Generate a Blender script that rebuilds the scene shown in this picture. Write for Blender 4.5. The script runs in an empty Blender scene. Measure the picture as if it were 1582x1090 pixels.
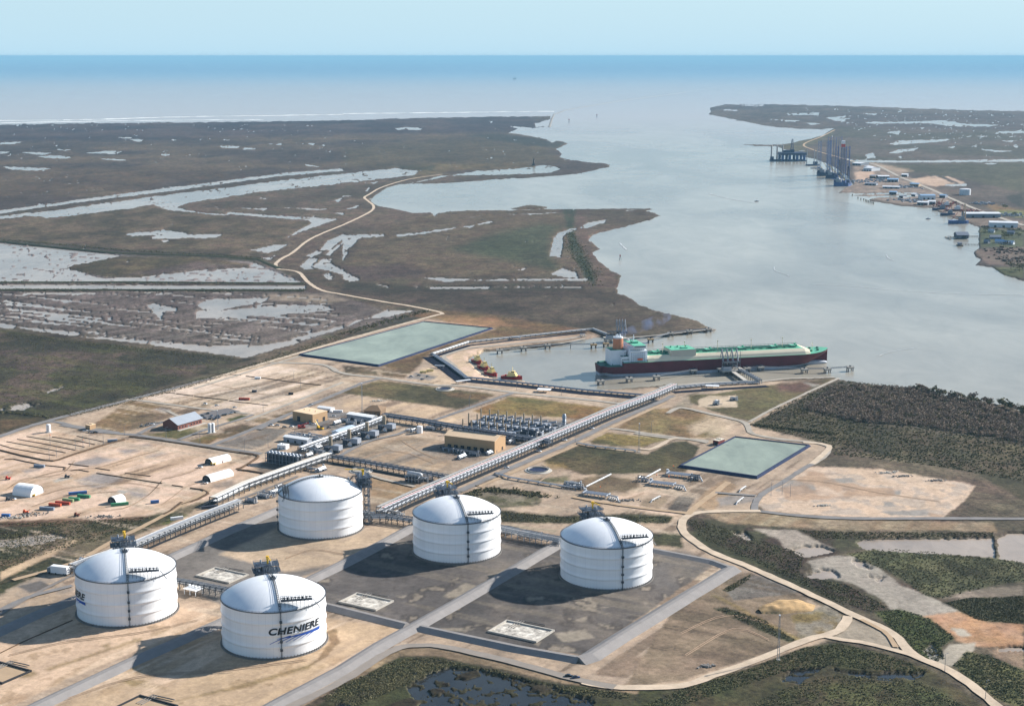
import bpy, bmesh, math, random
import numpy as np
from mathutils import Vector, Matrix
random.seed(7)
R = math.radians
# ---------------------------------------------------------------- camera, sky, sun, exposure
SC = bpy.context.scene
F, CX, CY, YH, H, GL = 2400.0, 791.0, 545.0, 86.5, 437.0, 2.0
TH = math.atan((CY - YH) / F)
cam = bpy.data.cameras.new('camera')
cam.sensor_width = 36.0
cam.lens = F / 1582.0 * 36.0
cam.clip_start, cam.clip_end = 1.0, 600000.0
camo = bpy.data.objects.new('camera', cam)
SC.collection.objects.link(camo)
camo.location = (0, 0, H)
camo.rotation_euler = (math.pi / 2 - TH, 0, 0)
SC.camera = camo

SUN_EL, SUN_AZ = R(27.5), R(29)            # azimuth counted from +X towards +Y
SUN_POWER, SKY_POWER, EXPOSURE = 5.0, 0.07, 0.98
wd = bpy.data.worlds.new('World')
SC.world = wd
wd.use_nodes = True
nt = wd.node_tree
nt.nodes.clear()
sky = nt.nodes.new('ShaderNodeTexSky')
sky.sky_type = 'NISHITA'
sky.sun_disc = False
sky.sun_elevation = SUN_EL
sky.sun_rotation = math.pi / 2 - SUN_AZ
sky.altitude = 400
sky.air_density = 1.0
sky.dust_density = 0.2
sky.ozone_density = 2.0
bg = nt.nodes.new('ShaderNodeBackground')
bg.inputs['Strength'].default_value = SKY_POWER
wo = nt.nodes.new('ShaderNodeOutputWorld')
# thin pale veil of maritime air low in the sky, clear blue above it
VEIL = (.53, .77, .92)
gen = nt.nodes.new('ShaderNodeTexCoord')
sep = nt.nodes.new('ShaderNodeSeparateXYZ')
nt.links.new(gen.outputs['Generated'], sep.inputs[0])
mr_ = nt.nodes.new('ShaderNodeValToRGB')
ve = mr_.color_ramp.elements
ve[0].position, ve[1].position = 0.0, 0.4
ve[0].color, ve[1].color = (1, 1, 1, 1), (.05, .05, .05, 1)
q_ = ve.new(.10)
q_.color = (.62, .62, .62, 1)
nt.links.new(sep.outputs['Z'], mr_.inputs[0])
mix_ = nt.nodes.new('ShaderNodeMix')
mix_.data_type = 'RGBA'
nt.links.new(mr_.outputs[0], mix_.inputs[0])
nt.links.new(sky.outputs[0], mix_.inputs[6])
mix_.inputs[7].default_value = (*[q / (2 ** EXPOSURE * SKY_POWER) for q in VEIL], 1)
nt.links.new(mix_.outputs[2], bg.inputs[0])
nt.links.new(bg.outputs[0], wo.inputs[0])
sl = bpy.data.lights.new('sun', 'SUN')
sl.energy = SUN_POWER
sl.angle = R(0.5)
sl.color = (1.0, 0.95, 0.88)
so = bpy.data.objects.new('sun', sl)
SC.collection.objects.link(so)
so.rotation_euler = (math.pi / 2 - SUN_EL, 0, SUN_AZ + math.pi / 2)
so.location = (800, 800, 430)
SC.view_settings.view_transform = 'Standard'
SC.view_settings.look = 'None'
SC.view_settings.exposure = EXPOSURE
SC.view_settings.gamma = 1
SC.render.engine = 'CYCLES'
SC.cycles.use_denoising = True
SC.cycles.max_bounces = 5
SC.cycles.diffuse_bounces = 2
SC.cycles.glossy_bounces = 3
SC.cycles.volume_bounces = 0
SC.cycles.transparent_max_bounces = 8
K = 1.55                                    # sunlit flat ground: seen value / surface colour

# ---------------------------------------------------------------- plan coordinates
CROP = dict(a=(0, 60, 2.945), b=(530, 60, 2.945), c=(1052, 60, 2.945), d=(0, 360, 2.945), e=(530, 360, 2.945),
            g=(1052, 360, 2.945), h=(0, 720, 2.945), i=(530, 720, 2.945), j=(1052, 720, 2.945), k=(400, 600, 5.19),
            l=(640, 590, 5.19), m=(640, 470, 5.273), n=(900, 480, 3.767), o=(1160, 190, 7.91), p=(100, 820, 6.414),
            q=(0, 640, 6.056), r=(200, 560, 5.273), s=(980, 640, 4.944), t=(1380, 260, 6.054), u=(250, 700, 7.533),
            v=(720, 630, 8.789), w=(400, 640, 9.8875), x=(900, 500, 8.326), y=(1060, 500, 5.859), z=(880, 700, 6.592),
            A=(1280, 250, 7.91), P=(0, 0, 1.0))
CT, ST = math.cos(TH), math.sin(TH)


def pts(s):
    """survey string 'k 12 30 40 50' -> list of plan pixels"""
    a = s.split()
    x0, y0, sc = CROP[a[0]]
    n = [float(q) for q in a[1:]]
    return [(x0 + n[q] / sc, y0 + n[q + 1] / sc) for q in range(0, len(n) - 1, 2)]


def G(x, y, z=GL):
    dx = (x - CX) / F
    dy = (CY - y) / F
    wy = CT + dy * ST
    wz = -ST + dy * CT
    t = (H - z) / -wz
    return Vector((dx * t, wy * t, z))


def W(s, z=GL):
    return [G(x, y, z) for x, y in pts(s)]


def W1(c, x, y, z=GL):
    x0, y0, sc = CROP[c]
    return G(x0 + x / sc, y0 + y / sc, z)


def lin(c):
    return tuple((q / 255 / 12.92 if q / 255 < .04045 else ((q / 255 + .055) / 1.055) ** 2.4) for q in c)


# ---------------------------------------------------------------- object helpers
COL = SC.collection


def tag(o, label=None, cat=None, group=None, kind=None):
    if label: o['label'] = label
    if cat: o['category'] = cat
    if group: o['group'] = group
    if kind: o['kind'] = kind
    return o


def thing(name, label, cat, loc, rz=0.0, group=None):
    o = bpy.data.objects.new(name, None)
    COL.objects.link(o)
    o.empty_display_size = 1
    o.location = loc
    o.rotation_euler = (0, 0, rz)
    return tag(o, label, cat, group)


def place(o, loc, rz=None):
    o.location = loc
    if rz is not None: o.rotation_euler = (0, 0, rz)


def kids(o):
    return [c for c in ALLK.get(o.name, [])]


ALLK = {}


def adopt(c, p):
    c.parent = p
    ALLK.setdefault(p.name, []).append(c)


def copy_tree(o, parent=None):
    c = o.copy()
    COL.objects.link(c)
    if parent is not None: adopt(c, parent)
    for ch in kids(o): copy_tree(ch, c)
    return c


class MB:
    def __init__(s):
        s.v, s.f, s.mi = [], [], []
        s.m = 0

    def add(s, vs, fs):
        n = len(s.v)
        s.v += [tuple(q) for q in vs]
        s.f += [tuple(q + n for q in f) for f in fs]
        s.mi += [s.m] * len(fs)
        return s

    def box(s, cx, cy, z0, sx, sy, sz, rz=0.0, top=1.0):
        c, n = math.cos(rz), math.sin(rz)
        vs = []
        for k, z in ((1.0, z0), (top, z0 + sz)):
            for a, b in ((-1, -1), (1, -1), (1, 1), (-1, 1)):
                x, y = a * sx / 2 * k, b * sy / 2 * k
                vs.append((cx + x * c - y * n, cy + x * n + y * c, z))
        return s.add(vs, [(3, 2, 1, 0), (4, 5, 6, 7), (0, 1, 5, 4), (1, 2, 6, 5), (2, 3, 7, 6), (3, 0, 4, 7)])

    def cyl(s, x, y, z0, r, h, n=12, r2=None, cap=True):
        r2 = r if r2 is None else r2
        vs = [(x + r * math.cos(6.28318 * q / n), y + r * math.sin(6.28318 * q / n), z0) for q in range(n)]
        vs += [(x + r2 * math.cos(6.28318 * q / n), y + r2 * math.sin(6.28318 * q / n), z0 + h) for q in range(n)]
        fs = [(q, (q + 1) % n, n + (q + 1) % n, n + q) for q in range(n)]
        if cap: fs += [tuple(range(n, 2 * n)), tuple(range(n - 1, -1, -1))]
        return s.add(vs, fs)

    def bar(s, p, q, r, n=4):
        p, q = Vector(p), Vector(q)
        d = (q - p)
        if d.length < 1e-6: return s
        d.normalize()
        u = d.cross(Vector((0, 0, 1)))
        if u.length < 1e-3: u = Vector((1, 0, 0))
        u.normalize()
        w = d.cross(u)
        vs = []
        for e in (p, q):
            for k in range(n):
                a = 6.28318 * (k + .5) / n
                vs.append(e + u * (r * math.cos(a)) + w * (r * math.sin(a)))
        fs = [(k, (k + 1) % n, n + (k + 1) % n, n + k) for k in range(n)] + [tuple(range(n - 1, -1, -1)), tuple(range(n, 2 * n))]
        return s.add(vs, fs)

    def tube(s, P_, r, n=8):
        P_ = [Vector(q) for q in P_]
        vs, fs = [], []
        for i_, p in enumerate(P_):
            a = P_[max(i_ - 1, 0)]
            b = P_[min(i_ + 1, len(P_) - 1)]
            d = (b - a).normalized()
            u = d.cross(Vector((0, 0, 1)))
            if u.length < 1e-3: u = Vector((1, 0, 0))
            u.normalize()
            w = u.cross(d)
            for k in range(n):
                t = 6.28318 * k / n
                vs.append(p + u * (r * math.cos(t)) + w * (r * math.sin(t)))
        for i_ in range(len(P_) - 1):
            for k in range(n):
                fs.append((i_ * n + k, i_ * n + (k + 1) % n, (i_ + 1) * n + (k + 1) % n, (i_ + 1) * n + k))
        fs.append(tuple(range(n - 1, -1, -1)))
        fs.append(tuple(range(len(vs) - n, len(vs))))
        return s.add(vs, fs)

    def prism(s, pl, z0, z1):
        n = len(pl)
        vs = [(x, y, z0) for x, y in pl] + [(x, y, z1) for x, y in pl]
        fs = [(q, (q + 1) % n, n + (q + 1) % n, n + q) for q in range(n)] + [tuple(range(n - 1, -1, -1)), tuple(range(n, 2 * n))]
        return s.add(vs, fs)

    def lathe(s, prof, n=96, cx=0, cy=0, a0=0.0, a1=6.2831853):
        full = abs(a1 - a0) > 6.28
        m = n if full else n + 1
        vs = [(cx + r * math.cos(a0 + (a1 - a0) * k / n), cy + r * math.sin(a0 + (a1 - a0) * k / n), z) for r, z in prof for k in range(m)]
        fs = []
        for i_ in range(len(prof) - 1):
            for k in range(n):
                k2 = (k + 1) % m
                fs.append((i_ * m + k, i_ * m + k2, (i_ + 1) * m + k2, (i_ + 1) * m + k))
        return s.add(vs, fs)

    def loft(s, secs, capa=True):
        """list of equal-length closed sections"""
        n = len(secs[0])
        vs = [p for q in secs for p in q]
        fs = []
        for i_ in range(len(secs) - 1):
            for k in range(n):
                fs.append((i_ * n + k, i_ * n + (k + 1) % n, (i_ + 1) * n + (k + 1) % n, (i_ + 1) * n + k))
        if capa:
            fs.append(tuple(range(n - 1, -1, -1)))
            fs.append(tuple(range(len(vs) - n, len(vs))))
        return s.add(vs, fs)

    def build(s, name, mats, parent=None, smooth=False, fix=True):
        me = bpy.data.meshes.new(name)
        me.from_pydata(s.v, [], s.f)
        if not isinstance(mats, (list, tuple)): mats = [mats]
        for m_ in mats: me.materials.append(m_)
        if len(mats) > 1: me.polygons.foreach_set('material_index', s.mi)
        if fix:
            b = bmesh.new()
            b.from_mesh(me)
            bmesh.ops.recalc_face_normals(b, faces=b.faces)
            b.to_mesh(me)
            b.free()
        if smooth:
            me.polygons.foreach_set('use_smooth', [True] * len(me.polygons))
        me.update()
        o = bpy.data.objects.new(name, me)
        COL.objects.link(o)
        if parent is not None: adopt(o, parent)
        return o


# ---------------------------------------------------------------- materials
MATS = {}


def mat(name, rgb, rough=0.6, metal=0.0, var=0.18, sc=0.35, seen=False, dirt=None, bump=0.0, spec=0.4, coord='Object', rust=None):
    if name in MATS: return MATS[name]
    c = lin(rgb)
    if seen: c = tuple(q / K for q in c)
    m = bpy.data.materials.new(name)
    m.use_nodes = True
    t = m.node_tree
    b = t.nodes['Principled BSDF']
    tc = t.nodes.new('ShaderNodeTexCoord')
    n = t.nodes.new('ShaderNodeTexNoise')
    n.inputs['Scale'].default_value = sc
    n.inputs['Detail'].default_value = 6
    n.inputs['Roughness'].default_value = 0.65
    t.links.new(tc.outputs[coord], n.inputs['Vector'])
    cr = t.nodes.new('ShaderNodeValToRGB')
    e = cr.color_ramp.elements
    e[0].position, e[1].position = 0.3, 0.7
    lo = dirt if dirt else tuple(q * (1 - var) for q in c)
    if dirt: lo = lin(dirt)
    e[0].color = (*lo, 1)
    e[1].color = (*[min(1, q * (1 + var * .6)) for q in c], 1)
    t.links.new(n.outputs[0], cr.inputs[0])
    t.links.new(cr.outputs[0], b.inputs['Base Color'])
    b.inputs['Roughness'].default_value = rough
    b.inputs['Metallic'].default_value = metal
    b.inputs['Specular IOR Level'].default_value = spec
    if bump:
        bp = t.nodes.new('ShaderNodeBump')
        bp.inputs['Strength'].default_value = bump
        bp.inputs['Distance'].default_value = 0.3
        t.links.new(n.outputs[0], bp.inputs['Height'])
        t.links.new(bp.outputs[0], b.inputs['Normal'])
    MATS[name] = m
    return m


WHITE = mat('white_paint', (228, 229, 230), .45, var=.05, sc=.08)
SHELLW = mat('tank_white', (232, 233, 235), .42, var=.04, sc=.05)
STEEL = mat('galvanised_steel', (128, 134, 142), .6, .2, var=.2, sc=.6)
PIPEW = mat('pipe_white', (186, 187, 188), .5, var=.3, sc=.3)
PIPES = mat('pipe_silver', (150, 156, 164), .4, .4, var=.15, sc=.3)
DSTEEL = mat('dark_steel', (70, 76, 84), .55, .3, var=.25, sc=.5)
BSTEEL = mat('blue_grey_steel', (70, 80, 94), .55, .2, var=.2, sc=.4)
YELLOW = mat('crane_yellow', (222, 176, 30), .5, var=.12)
CONC = mat('concrete', (178, 172, 162), .85, var=.15, sc=.2)
DCONC = mat('dark_concrete', (120, 116, 112), .85, var=.2, sc=.3)
TANW = mat('tan_cladding', (178, 145, 108), .7, var=.06, sc=.2)
TANR = mat('tan_roof', (226, 196, 160), .6, var=.06, sc=.15)
BRICK = mat('red_brick', (126, 78, 66), .85, var=.2, sc=.6)
GROOF = mat('grey_roof', (158, 164, 172), .5, .2, var=.06, sc=.1)
BROOF = mat('brown_roof', (122, 98, 74), .8, var=.15, sc=.2)
GLASS = mat('dark_glass', (38, 44, 54), .15, var=.1, spec=.6)
MAROON = mat('maroon_hull', (94, 36, 44), .7, var=.25, sc=.07)
BOOT = mat('hull_pale_band', (176, 182, 192), .6, var=.12, sc=.1)
GREEN = mat('deck_green', (92, 172, 142), .7, var=.25, sc=.15)
DGREEN = mat('deck_dark_green', (46, 104, 88), .7, var=.3, sc=.2)
CREAM = mat('cream_side', (226, 212, 184), .6, var=.08, sc=.06)
BEIGE = mat('beige_house', (190, 184, 170), .6, var=.08, sc=.1)
SHIPW = mat('ship_white', (224, 230, 236), .5, var=.08, sc=.15)
ORANGE = mat('funnel_orange', (196, 128, 92), .6, var=.12, sc=.2)
LIFE = mat('lifeboat_orange', (224, 92, 40), .5)
RED = mat('tug_red', (176, 40, 40), .5, var=.15, sc=.4)
TUGY = mat('tug_yellow', (226, 206, 140), .5, var=.1)
NAVY = mat('pond_liner', (52, 60, 84), .95, var=.25, sc=.1, spec=.05)
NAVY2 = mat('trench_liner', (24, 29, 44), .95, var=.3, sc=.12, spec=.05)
RIGB = mat('rig_blue', (58, 84, 134), .6, var=.25, sc=.08)
RIGD = mat('rig_dark', (50, 62, 92), .6, var=.3, sc=.08)
RIGG = mat('rig_grey', (150, 154, 160), .6, var=.2, sc=.08)
REDS = mat('sign_red', (196, 60, 48), .55)
BLACK = mat('letter_black', (22, 24, 30), .5, var=.05)
EMBLEM = mat('emblem_blue', (36, 84, 176), .5, var=.06)
CBLUE = mat('container_blue', (58, 104, 164), .6, var=.2, sc=.4)
CRED = mat('container_red', (168, 72, 52), .65, var=.25, sc=.4)
CGREEN = mat('container_green', (64, 138, 100), .65, var=.2, sc=.4)
CGREY = mat('container_grey', (128, 140, 156), .65, var=.2, sc=.4)
TENT = mat('tent_white', (238, 238, 236), .7, var=.03, sc=.1)
DARK = mat('dark_opening', (40, 40, 44), .8)
WOOD = mat('weathered_timber', (120, 108, 94), .9, var=.3, sc=.5)
TRUNK = mat('bark', (86, 72, 58), .95, var=.3, sc=1)
STACK = mat('stack_tan', (150, 136, 116), .7, var=.15, sc=.4)
UNITG = mat('unit_grey', (150, 156, 166), .6, .1, var=.18, sc=.4)
UNITD = mat('unit_dark', (72, 78, 88), .65, .1, var=.3, sc=.4)
# ---------------------------------------------------------------- terrain: one sheet, its relief and its soil / plant colours
def hash2(ix, iy, sd):
    h = (ix.astype(np.int64) * 374761393 + iy.astype(np.int64) * 668265263 + sd * 1442695041) & 0xffffffff
    h = ((h ^ (h >> 13)) * 1274126177) & 0xffffffff
    return ((h ^ (h >> 16)) & 0xffff) / 65535.0


def vn(x, y, sd=0):
    ix, iy = np.floor(x), np.floor(y)
    fx, fy = x - ix, y - iy
    fx = fx * fx * (3 - 2 * fx)
    fy = fy * fy * (3 - 2 * fy)
    a, b, c, d = hash2(ix, iy, sd), hash2(ix + 1, iy, sd), hash2(ix, iy + 1, sd), hash2(ix + 1, iy + 1, sd)
    return (a + (b - a) * fx) * (1 - fy) + (c + (d - c) * fx) * fy


def fbm(x, y, sd=0, o=4, g=.55):
    t, w, s = 0, 1.0, 0
    for k in range(o):
        t = t + w * vn(x * 2 ** k + 17.3 * k, y * 2 ** k + 9.1 * k, sd + k)
        s += w
        w *= g
    return t / s


gx = np.concatenate([np.arange(-1500, -60, 30), np.arange(-60, 1642, 2.0), np.arange(1642, 3100, 30)])
gy = np.concatenate([np.arange(152, 340, 1.0), np.arange(340, 1130, 1.8), np.arange(1130, 1800, 15)])
PX, PY = np.meshgrid(gx, gy)
_dx, _dy = (PX - CX) / F, (CY - PY) / F
_t = (H - GL) / -(-ST + _dy * CT)
WX, WY = _dx * _t, (CT + _dy * ST) * _t
NR, NC = PX.shape
# wobble of every outline, in plan-survey units
N1 = fbm(PX / 9, PY / 4, 1, 4) - .5
N2 = fbm(PX / 9, PY / 4, 11, 4) - .5
NF = fbm(PX / 5.5, PY / 2.2, 81, 3)
NB = fbm(WX / 260, WY / 420, 31, 5)
NM = fbm(WX / 60, WY / 90, 41, 4)
NS = fbm(WX / 16, WY / 22, 51, 4)
NT = fbm((WX * .52 + WY * .85) / 160, (WX * .85 - WY * .52) / 14, 61, 4)     # streaks along the plant's road direction
NT2 = fbm((WX * .85 - WY * .5) / 120, (WX * .5 + WY * .85) / 12, 71, 4)
COLR = np.zeros((NR, NC, 3))
VEG = np.zeros((NR, NC))
HGT = np.full((NR, NC), -3.0)


def mask(poly, f=1.5, j=3.0):
    P_ = np.array(poly)
    x0, y0 = P_.min(0) - 12
    x1, y1 = P_.max(0) + 12
    c0, c1 = np.searchsorted(gx, [x0, x1])
    r0, r1 = np.searchsorted(gy, [y0, y1])
    c1, r1 = min(c1 + 1, NC), min(r1 + 1, NR)
    c0, r0 = max(c0 - 1, 0), max(r0 - 1, 0)
    sl_ = (slice(r0, r1), slice(c0, c1))
    if r1 <= r0 or c1 <= c0: return sl_, None
    X = PX[sl_] + N1[sl_] * j * 2
    Y = (PY[sl_] + N2[sl_] * j) * 1.6
    ins = np.zeros(X.shape, bool)
    d2 = np.full(X.shape, 1e9)
    n = len(P_)
    for q in range(n):
        ax, ay = P_[q]
        bx, by = P_[(q + 1) % n]
        ay *= 1.6
        by *= 1.6
        c = ((ay > Y) != (by > Y))
        if ay != by: ins ^= c & (X < (bx - ax) * (Y - ay) / (by - ay) + ax)
        ex, ey = bx - ax, by - ay
        t = np.clip(((X - ax) * ex + (Y - ay) * ey) / (ex * ex + ey * ey + 1e-9), 0, 1)
        d2 = np.minimum(d2, (X - ax - t * ex) ** 2 + (Y - ay - t * ey) ** 2)
    sd = np.sqrt(d2) * np.where(ins, 1, -1)
    return sl_, np.clip(.5 + sd / (2 * f), 0, 1)


def alb(c):
    return np.array(lin(c)) / K


def paint(s, c, veg=None, f=2.0, j=3.0, mix=1.0, c2=None, n='m', thr=None, w=.12):
    """soil / plants of one colour (or two, mixed in patches) inside an outline; thr keeps only the patches"""
    poly = pts(s) if isinstance(s, str) else s
    sl_, m = mask(poly, f, j)
    if m is None: return
    m = m * mix
    nz = dict(m=NM, b=NB, s=NS, t=NT, u=NT2)[n][sl_]
    if thr is not None: m = m * np.clip((nz - thr) / w, 0, 1)
    col = np.broadcast_to(alb(c), m.shape + (3,))
    if c2 is not None:
        k = np.clip((nz - .5) / .22 + .5, 0, 1)[..., None]
        col = col * (1 - k) + alb(c2) * k
    COLR[sl_] = COLR[sl_] * (1 - m[..., None]) + col * m[..., None]
    if veg is not None: VEG[sl_] = VEG[sl_] * (1 - m) + veg * m


def land(s, f=1.2, j=2.5):
    sl_, m = mask(pts(s) if isinstance(s, str) else s, f, j)
    HGT[sl_] = np.maximum(HGT[sl_], -3 + 5 * m)


def wet(s, f=1.0, j=1.6, thr=None, n='m', w=.12, rim=True):
    sl_, m = mask(pts(s) if isinstance(s, str) else s, f * 2.2, j * 1.4)
    if m is None: return
    m = np.clip(m + (NF[sl_] - .5) * 4.5 * m * (1 - m) + .06, 0, 1)
    m = np.clip((m - .3) / .4, 0, 1)
    if thr is not None: m = m * np.clip((dict(m=NM, b=NB, s=NS, t=NT, u=NT2)[n][sl_] - thr) / w, 0, 1)
    HGT[sl_] = np.minimum(HGT[sl_], 2 - 3.4 * m)
    if rim:
        k = np.clip(m * 3, 0, 1)[..., None] * .6
        COLR[sl_] = COLR[sl_] * (1 - k) + alb((120, 112, 100)) * k


def wets(c, lst, **kw):
    for s in lst.split(';'): wet(c + ' ' + s, **kw)


COAST = [(-2500, 197), (0, 192), (130, 190), (350, 188), (530, 185.5), (640, 182), (760, 180), (850, 179), (851, 184), (842, 185.6), (832, 190.7),
         (841, 195.8), (825, 197.5), (801, 195), (783, 195), (800, 197.5), (785, 205), (812, 207.7), (829, 212), (849, 215.5), (869.5, 218),
         (878, 221.6), (864.5, 228), (859, 230), (868, 236.6), (866, 241.7), (883, 246.8), (903.5, 249), (937.5, 252), (942.6, 257), (927, 260.3),
         (890, 267.8), (835.6, 273), (774.5, 275.6), (713, 280.7), (666, 283), (637, 282.6), (615, 284.5), (598, 289), (587.7, 296), (574, 306), (574, 311),
         (586, 318), (611.5, 322), (638.7, 328), (666, 327), (671, 333), (676, 328), (700, 325), (747, 324), (788, 324), (856, 322), (920.5, 321.5),
         (1012, 321.5), (997, 325), (1020.7, 331.6), (1002, 339), (968, 348.6), (937.5, 356), (917, 360.5), (909, 369), (927, 384), (915.4, 388.5),
         (926, 402.5), (944, 416), (961, 424.5), (956, 433), (953, 445), (954.5, 452), (971.5, 457), (988.5, 470), (1015.6, 479), (1053, 488),
         (1076, 494), (1089, 501), (1108, 508), (1070, 513), (1019.5, 518.5), (987, 520.5), (958, 520), (924, 519), (892, 524), (868, 531.6), (830, 535),
         (748, 541), (742, 545), (731, 548), (723, 553), (729, 561), (735, 568.6), (746, 578), (757.6, 582), (773, 585), (805, 586.6), (816, 589.5),
         (848.6, 594), (877, 597), (905.5, 601), (934.5, 601), (980, 597), (1033, 593), (1086, 591), (1112, 589), (1179, 587.5), (1218.6, 583.5),
         (1290, 582), (1298, 585), (1351, 592.6), (1412, 597.7), (1459.5, 609.6), (1493.5, 613), (1554.6, 625), (1582, 635), (1720, 700), (2000, 820),
         (2700, 1050), (3300, 1300), (3300, 2000), (-2500, 2000)]
TEXAS = [(1098, 166), (1120, 161), (1205, 161), (1290, 163), (1391.6, 166), (1493, 169.7), (1582, 171), (2200, 178), (3300, 190), (3300, 700), (1900, 560),
         (1660, 460), (1582, 433), (1551, 423), (1532.5, 411.4), (1507, 408), (1515.5, 399.6), (1505, 394.5), (1503.6, 387.7), (1512, 382.6), (1512, 350),
         (1493.5, 343.5), (1459.5, 330), (1439, 320.8), (1398, 318), (1378, 314.7), (1344, 309.6), (1342, 307), (1365, 303), (1340, 303), (1312, 300.5), (1340, 299), (1296, 296.5),
         (1303, 291), (1318, 284), (1310, 272), (1290, 258), (1259, 245), (1242, 241.7), (1222, 235), (1201.5, 226), (1149, 223.4), (1149, 222.4), (1198, 223), (1222, 221),
         (1235, 217), (1252, 214.5), (1269, 209), (1288, 198.5), (1273, 199.5), (1242, 199), (1201, 196.5), (1171, 191.8), (1147, 187), (1120, 181.6), (1096, 177)]
land(COAST)
land(TEXAS)
land('b 765 770 800 762 850 753 900 758 940 765 890 772 800 775', f=.8, j=1)

# broad plant cover
ALLP = [(-3000, 100), (4000, 100), (4000, 2500), (-3000, 2500)]
COLR[:] = alb((96, 86, 70))
VEG[:] = 1.0
paint(ALLP, (112, 98, 80), mix=.9, n='b', thr=.47)
paint(ALLP, (72, 70, 52), mix=.7, n='m', thr=.56)
paint(ALLP, (84, 66, 56), mix=.5, n='u', thr=.56)
# far marshes
FARL = 'a -3000 375 0 388 500 370 950 345 1300 380 1900 400 2300 440 2800 560 2800 620 1561 600 900 680 0 790 -3000 1100'
paint(FARL, (84, 74, 66), c2=(100, 88, 70), n='b', f=4)
paint('a -3000 385 0 388 500 370 1100 360 2400 350 2600 420 1500 440 0 470 -3000 520', (68, 58, 62), c2=(84, 72, 68), n='b', f=6)
paint('a 0 560 500 590 1000 600 1100 630 500 690 0 740 -3000 900 -3000 640', (98, 82, 62), mix=.8, f=8, n='u', thr=.4)
paint('b 0 500 500 450 900 470 1000 560 300 600 0 590', (92, 84, 60), mix=.7, f=8)
paint('b 560 440 700 430 1010 470 980 500 820 480', (52, 56, 48), mix=.8, f=3)
paint('b 200 590 400 570 840 565 900 590 500 600 330 640', (118, 104, 66), mix=.6, f=3)
paint('b 260 575 420 575 410 600 260 600', (52, 58, 42), mix=.7, f=3)
paint('a 0 810 650 760 1100 820 1430 830 1300 900 1100 1000 600 960 0 920 -2000 900', (88, 80, 60), c2=(104, 92, 72), n='m', f=3)
paint('a 0 905 300 935 600 962 1000 975 1200 1000 1150 1015 560 985 0 925 -2000 880', (52, 54, 40), mix=.75, f=3, n='s', thr=.3)
paint('e 0 170 100 10 400 -90 900 -140 1100 0 1100 190 300 200', (112, 100, 78), c2=(98, 86, 66), n='b', f=5)
paint('b 480 960 700 880 900 840 1000 850 940 900 940 990 1000 1060 700 1000', (68, 78, 54), mix=.85, f=8)
paint('b 600 930 820 900 900 960 760 1000 640 980', (66, 76, 50), mix=.6, f=10)
paint('e 0 150 250 140 400 170 330 200 100 215 0 190', (84, 72, 66), mix=.8, f=5)
paint('e 1000 -120 1060 -140 1050 0 1120 150 1155 250 1100 200 1030 60', (46, 66, 44), mix=.8, f=3, n='s', thr=.25)
paint('e 1060 -150 1110 -60 1130 60 1240 200 1260 250 1150 250 1130 120 1060 20', (104, 88, 74), mix=.9, f=3)
paint('e 0 215 400 250 900 255 1240 270 1300 290 1540 380 1500 440 1090 430 700 380 430 345 200 310 0 270', (78, 68, 56), c2=(88, 78, 64), n='m', f=4)
paint('e 0 215 300 240 900 232 1100 240 1100 262 600 262 200 270 0 250', (62, 62, 48), mix=.8, f=3, n='s', thr=.3)
# the two flooded cells
paint('d -2000 -20 0 40 200 55 500 90 560 100 1130 130 1240 160 1380 225 0 225 -2000 200', (150, 142, 134), veg=.3, f=2)
paint('d 295 155 350 138 520 105 900 110 1130 140 1130 160 880 170 640 200 480 200 360 175', (92, 84, 60), c2=(110, 98, 72), n='m', veg=1, f=2)
paint('d 560 190 900 130 1120 150 1050 165 800 185', (108, 96, 88), mix=.8, f=4, veg=1)
paint('d -3000 240 0 262 1470 268 1561 290 1900 400 1561 440 1120 570 690 505 0 405 -3000 260', (118, 108, 100), c2=(100, 90, 82), n='t', veg=.8, f=2)
paint('d 1200 275 1500 280 1580 305 1480 320 1200 300', (160, 148, 126), mix=.9, veg=.4, f=4)
# dark scrub land left of the levee
paint('d -3000 400 0 440 200 475 700 530 1090 570 1200 560 900 650 600 740 250 835 0 910 -3000 1600', (66, 62, 48), c2=(82, 72, 56), n='m', veg=1, f=2)
paint('d 0 520 400 540 600 600 500 660 200 640 0 600', (92, 76, 70), mix=.75, f=10, n='s', thr=.25)
paint('d 60 640 400 610 560 650 700 680 300 780 120 760', (76, 74, 46), mix=.7, f=8, n='s', thr=.3)
paint('d -600 450 0 440 1090 570 600 740 250 835 0 910 -800 1200', (102, 82, 76), n='m', thr=.52, w=.1, mix=.6, veg=1)
paint('d -600 450 0 440 1090 570 600 740 250 835 0 910 -800 1200', (50, 50, 34), n='s', thr=.54, w=.12, mix=.7, veg=1)
paint('d -600 450 0 440 1090 570 600 740 250 835 0 910 -800 1200', (92, 90, 52), n='u', thr=.58, w=.08, mix=.5, veg=1)
paint('d 0 850 200 840 130 870 0 905', (108, 88, 62), mix=.8, f=4)
paint('e 0 470 380 360 430 370 0 480', (46, 50, 36), mix=.8, f=4)
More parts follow.
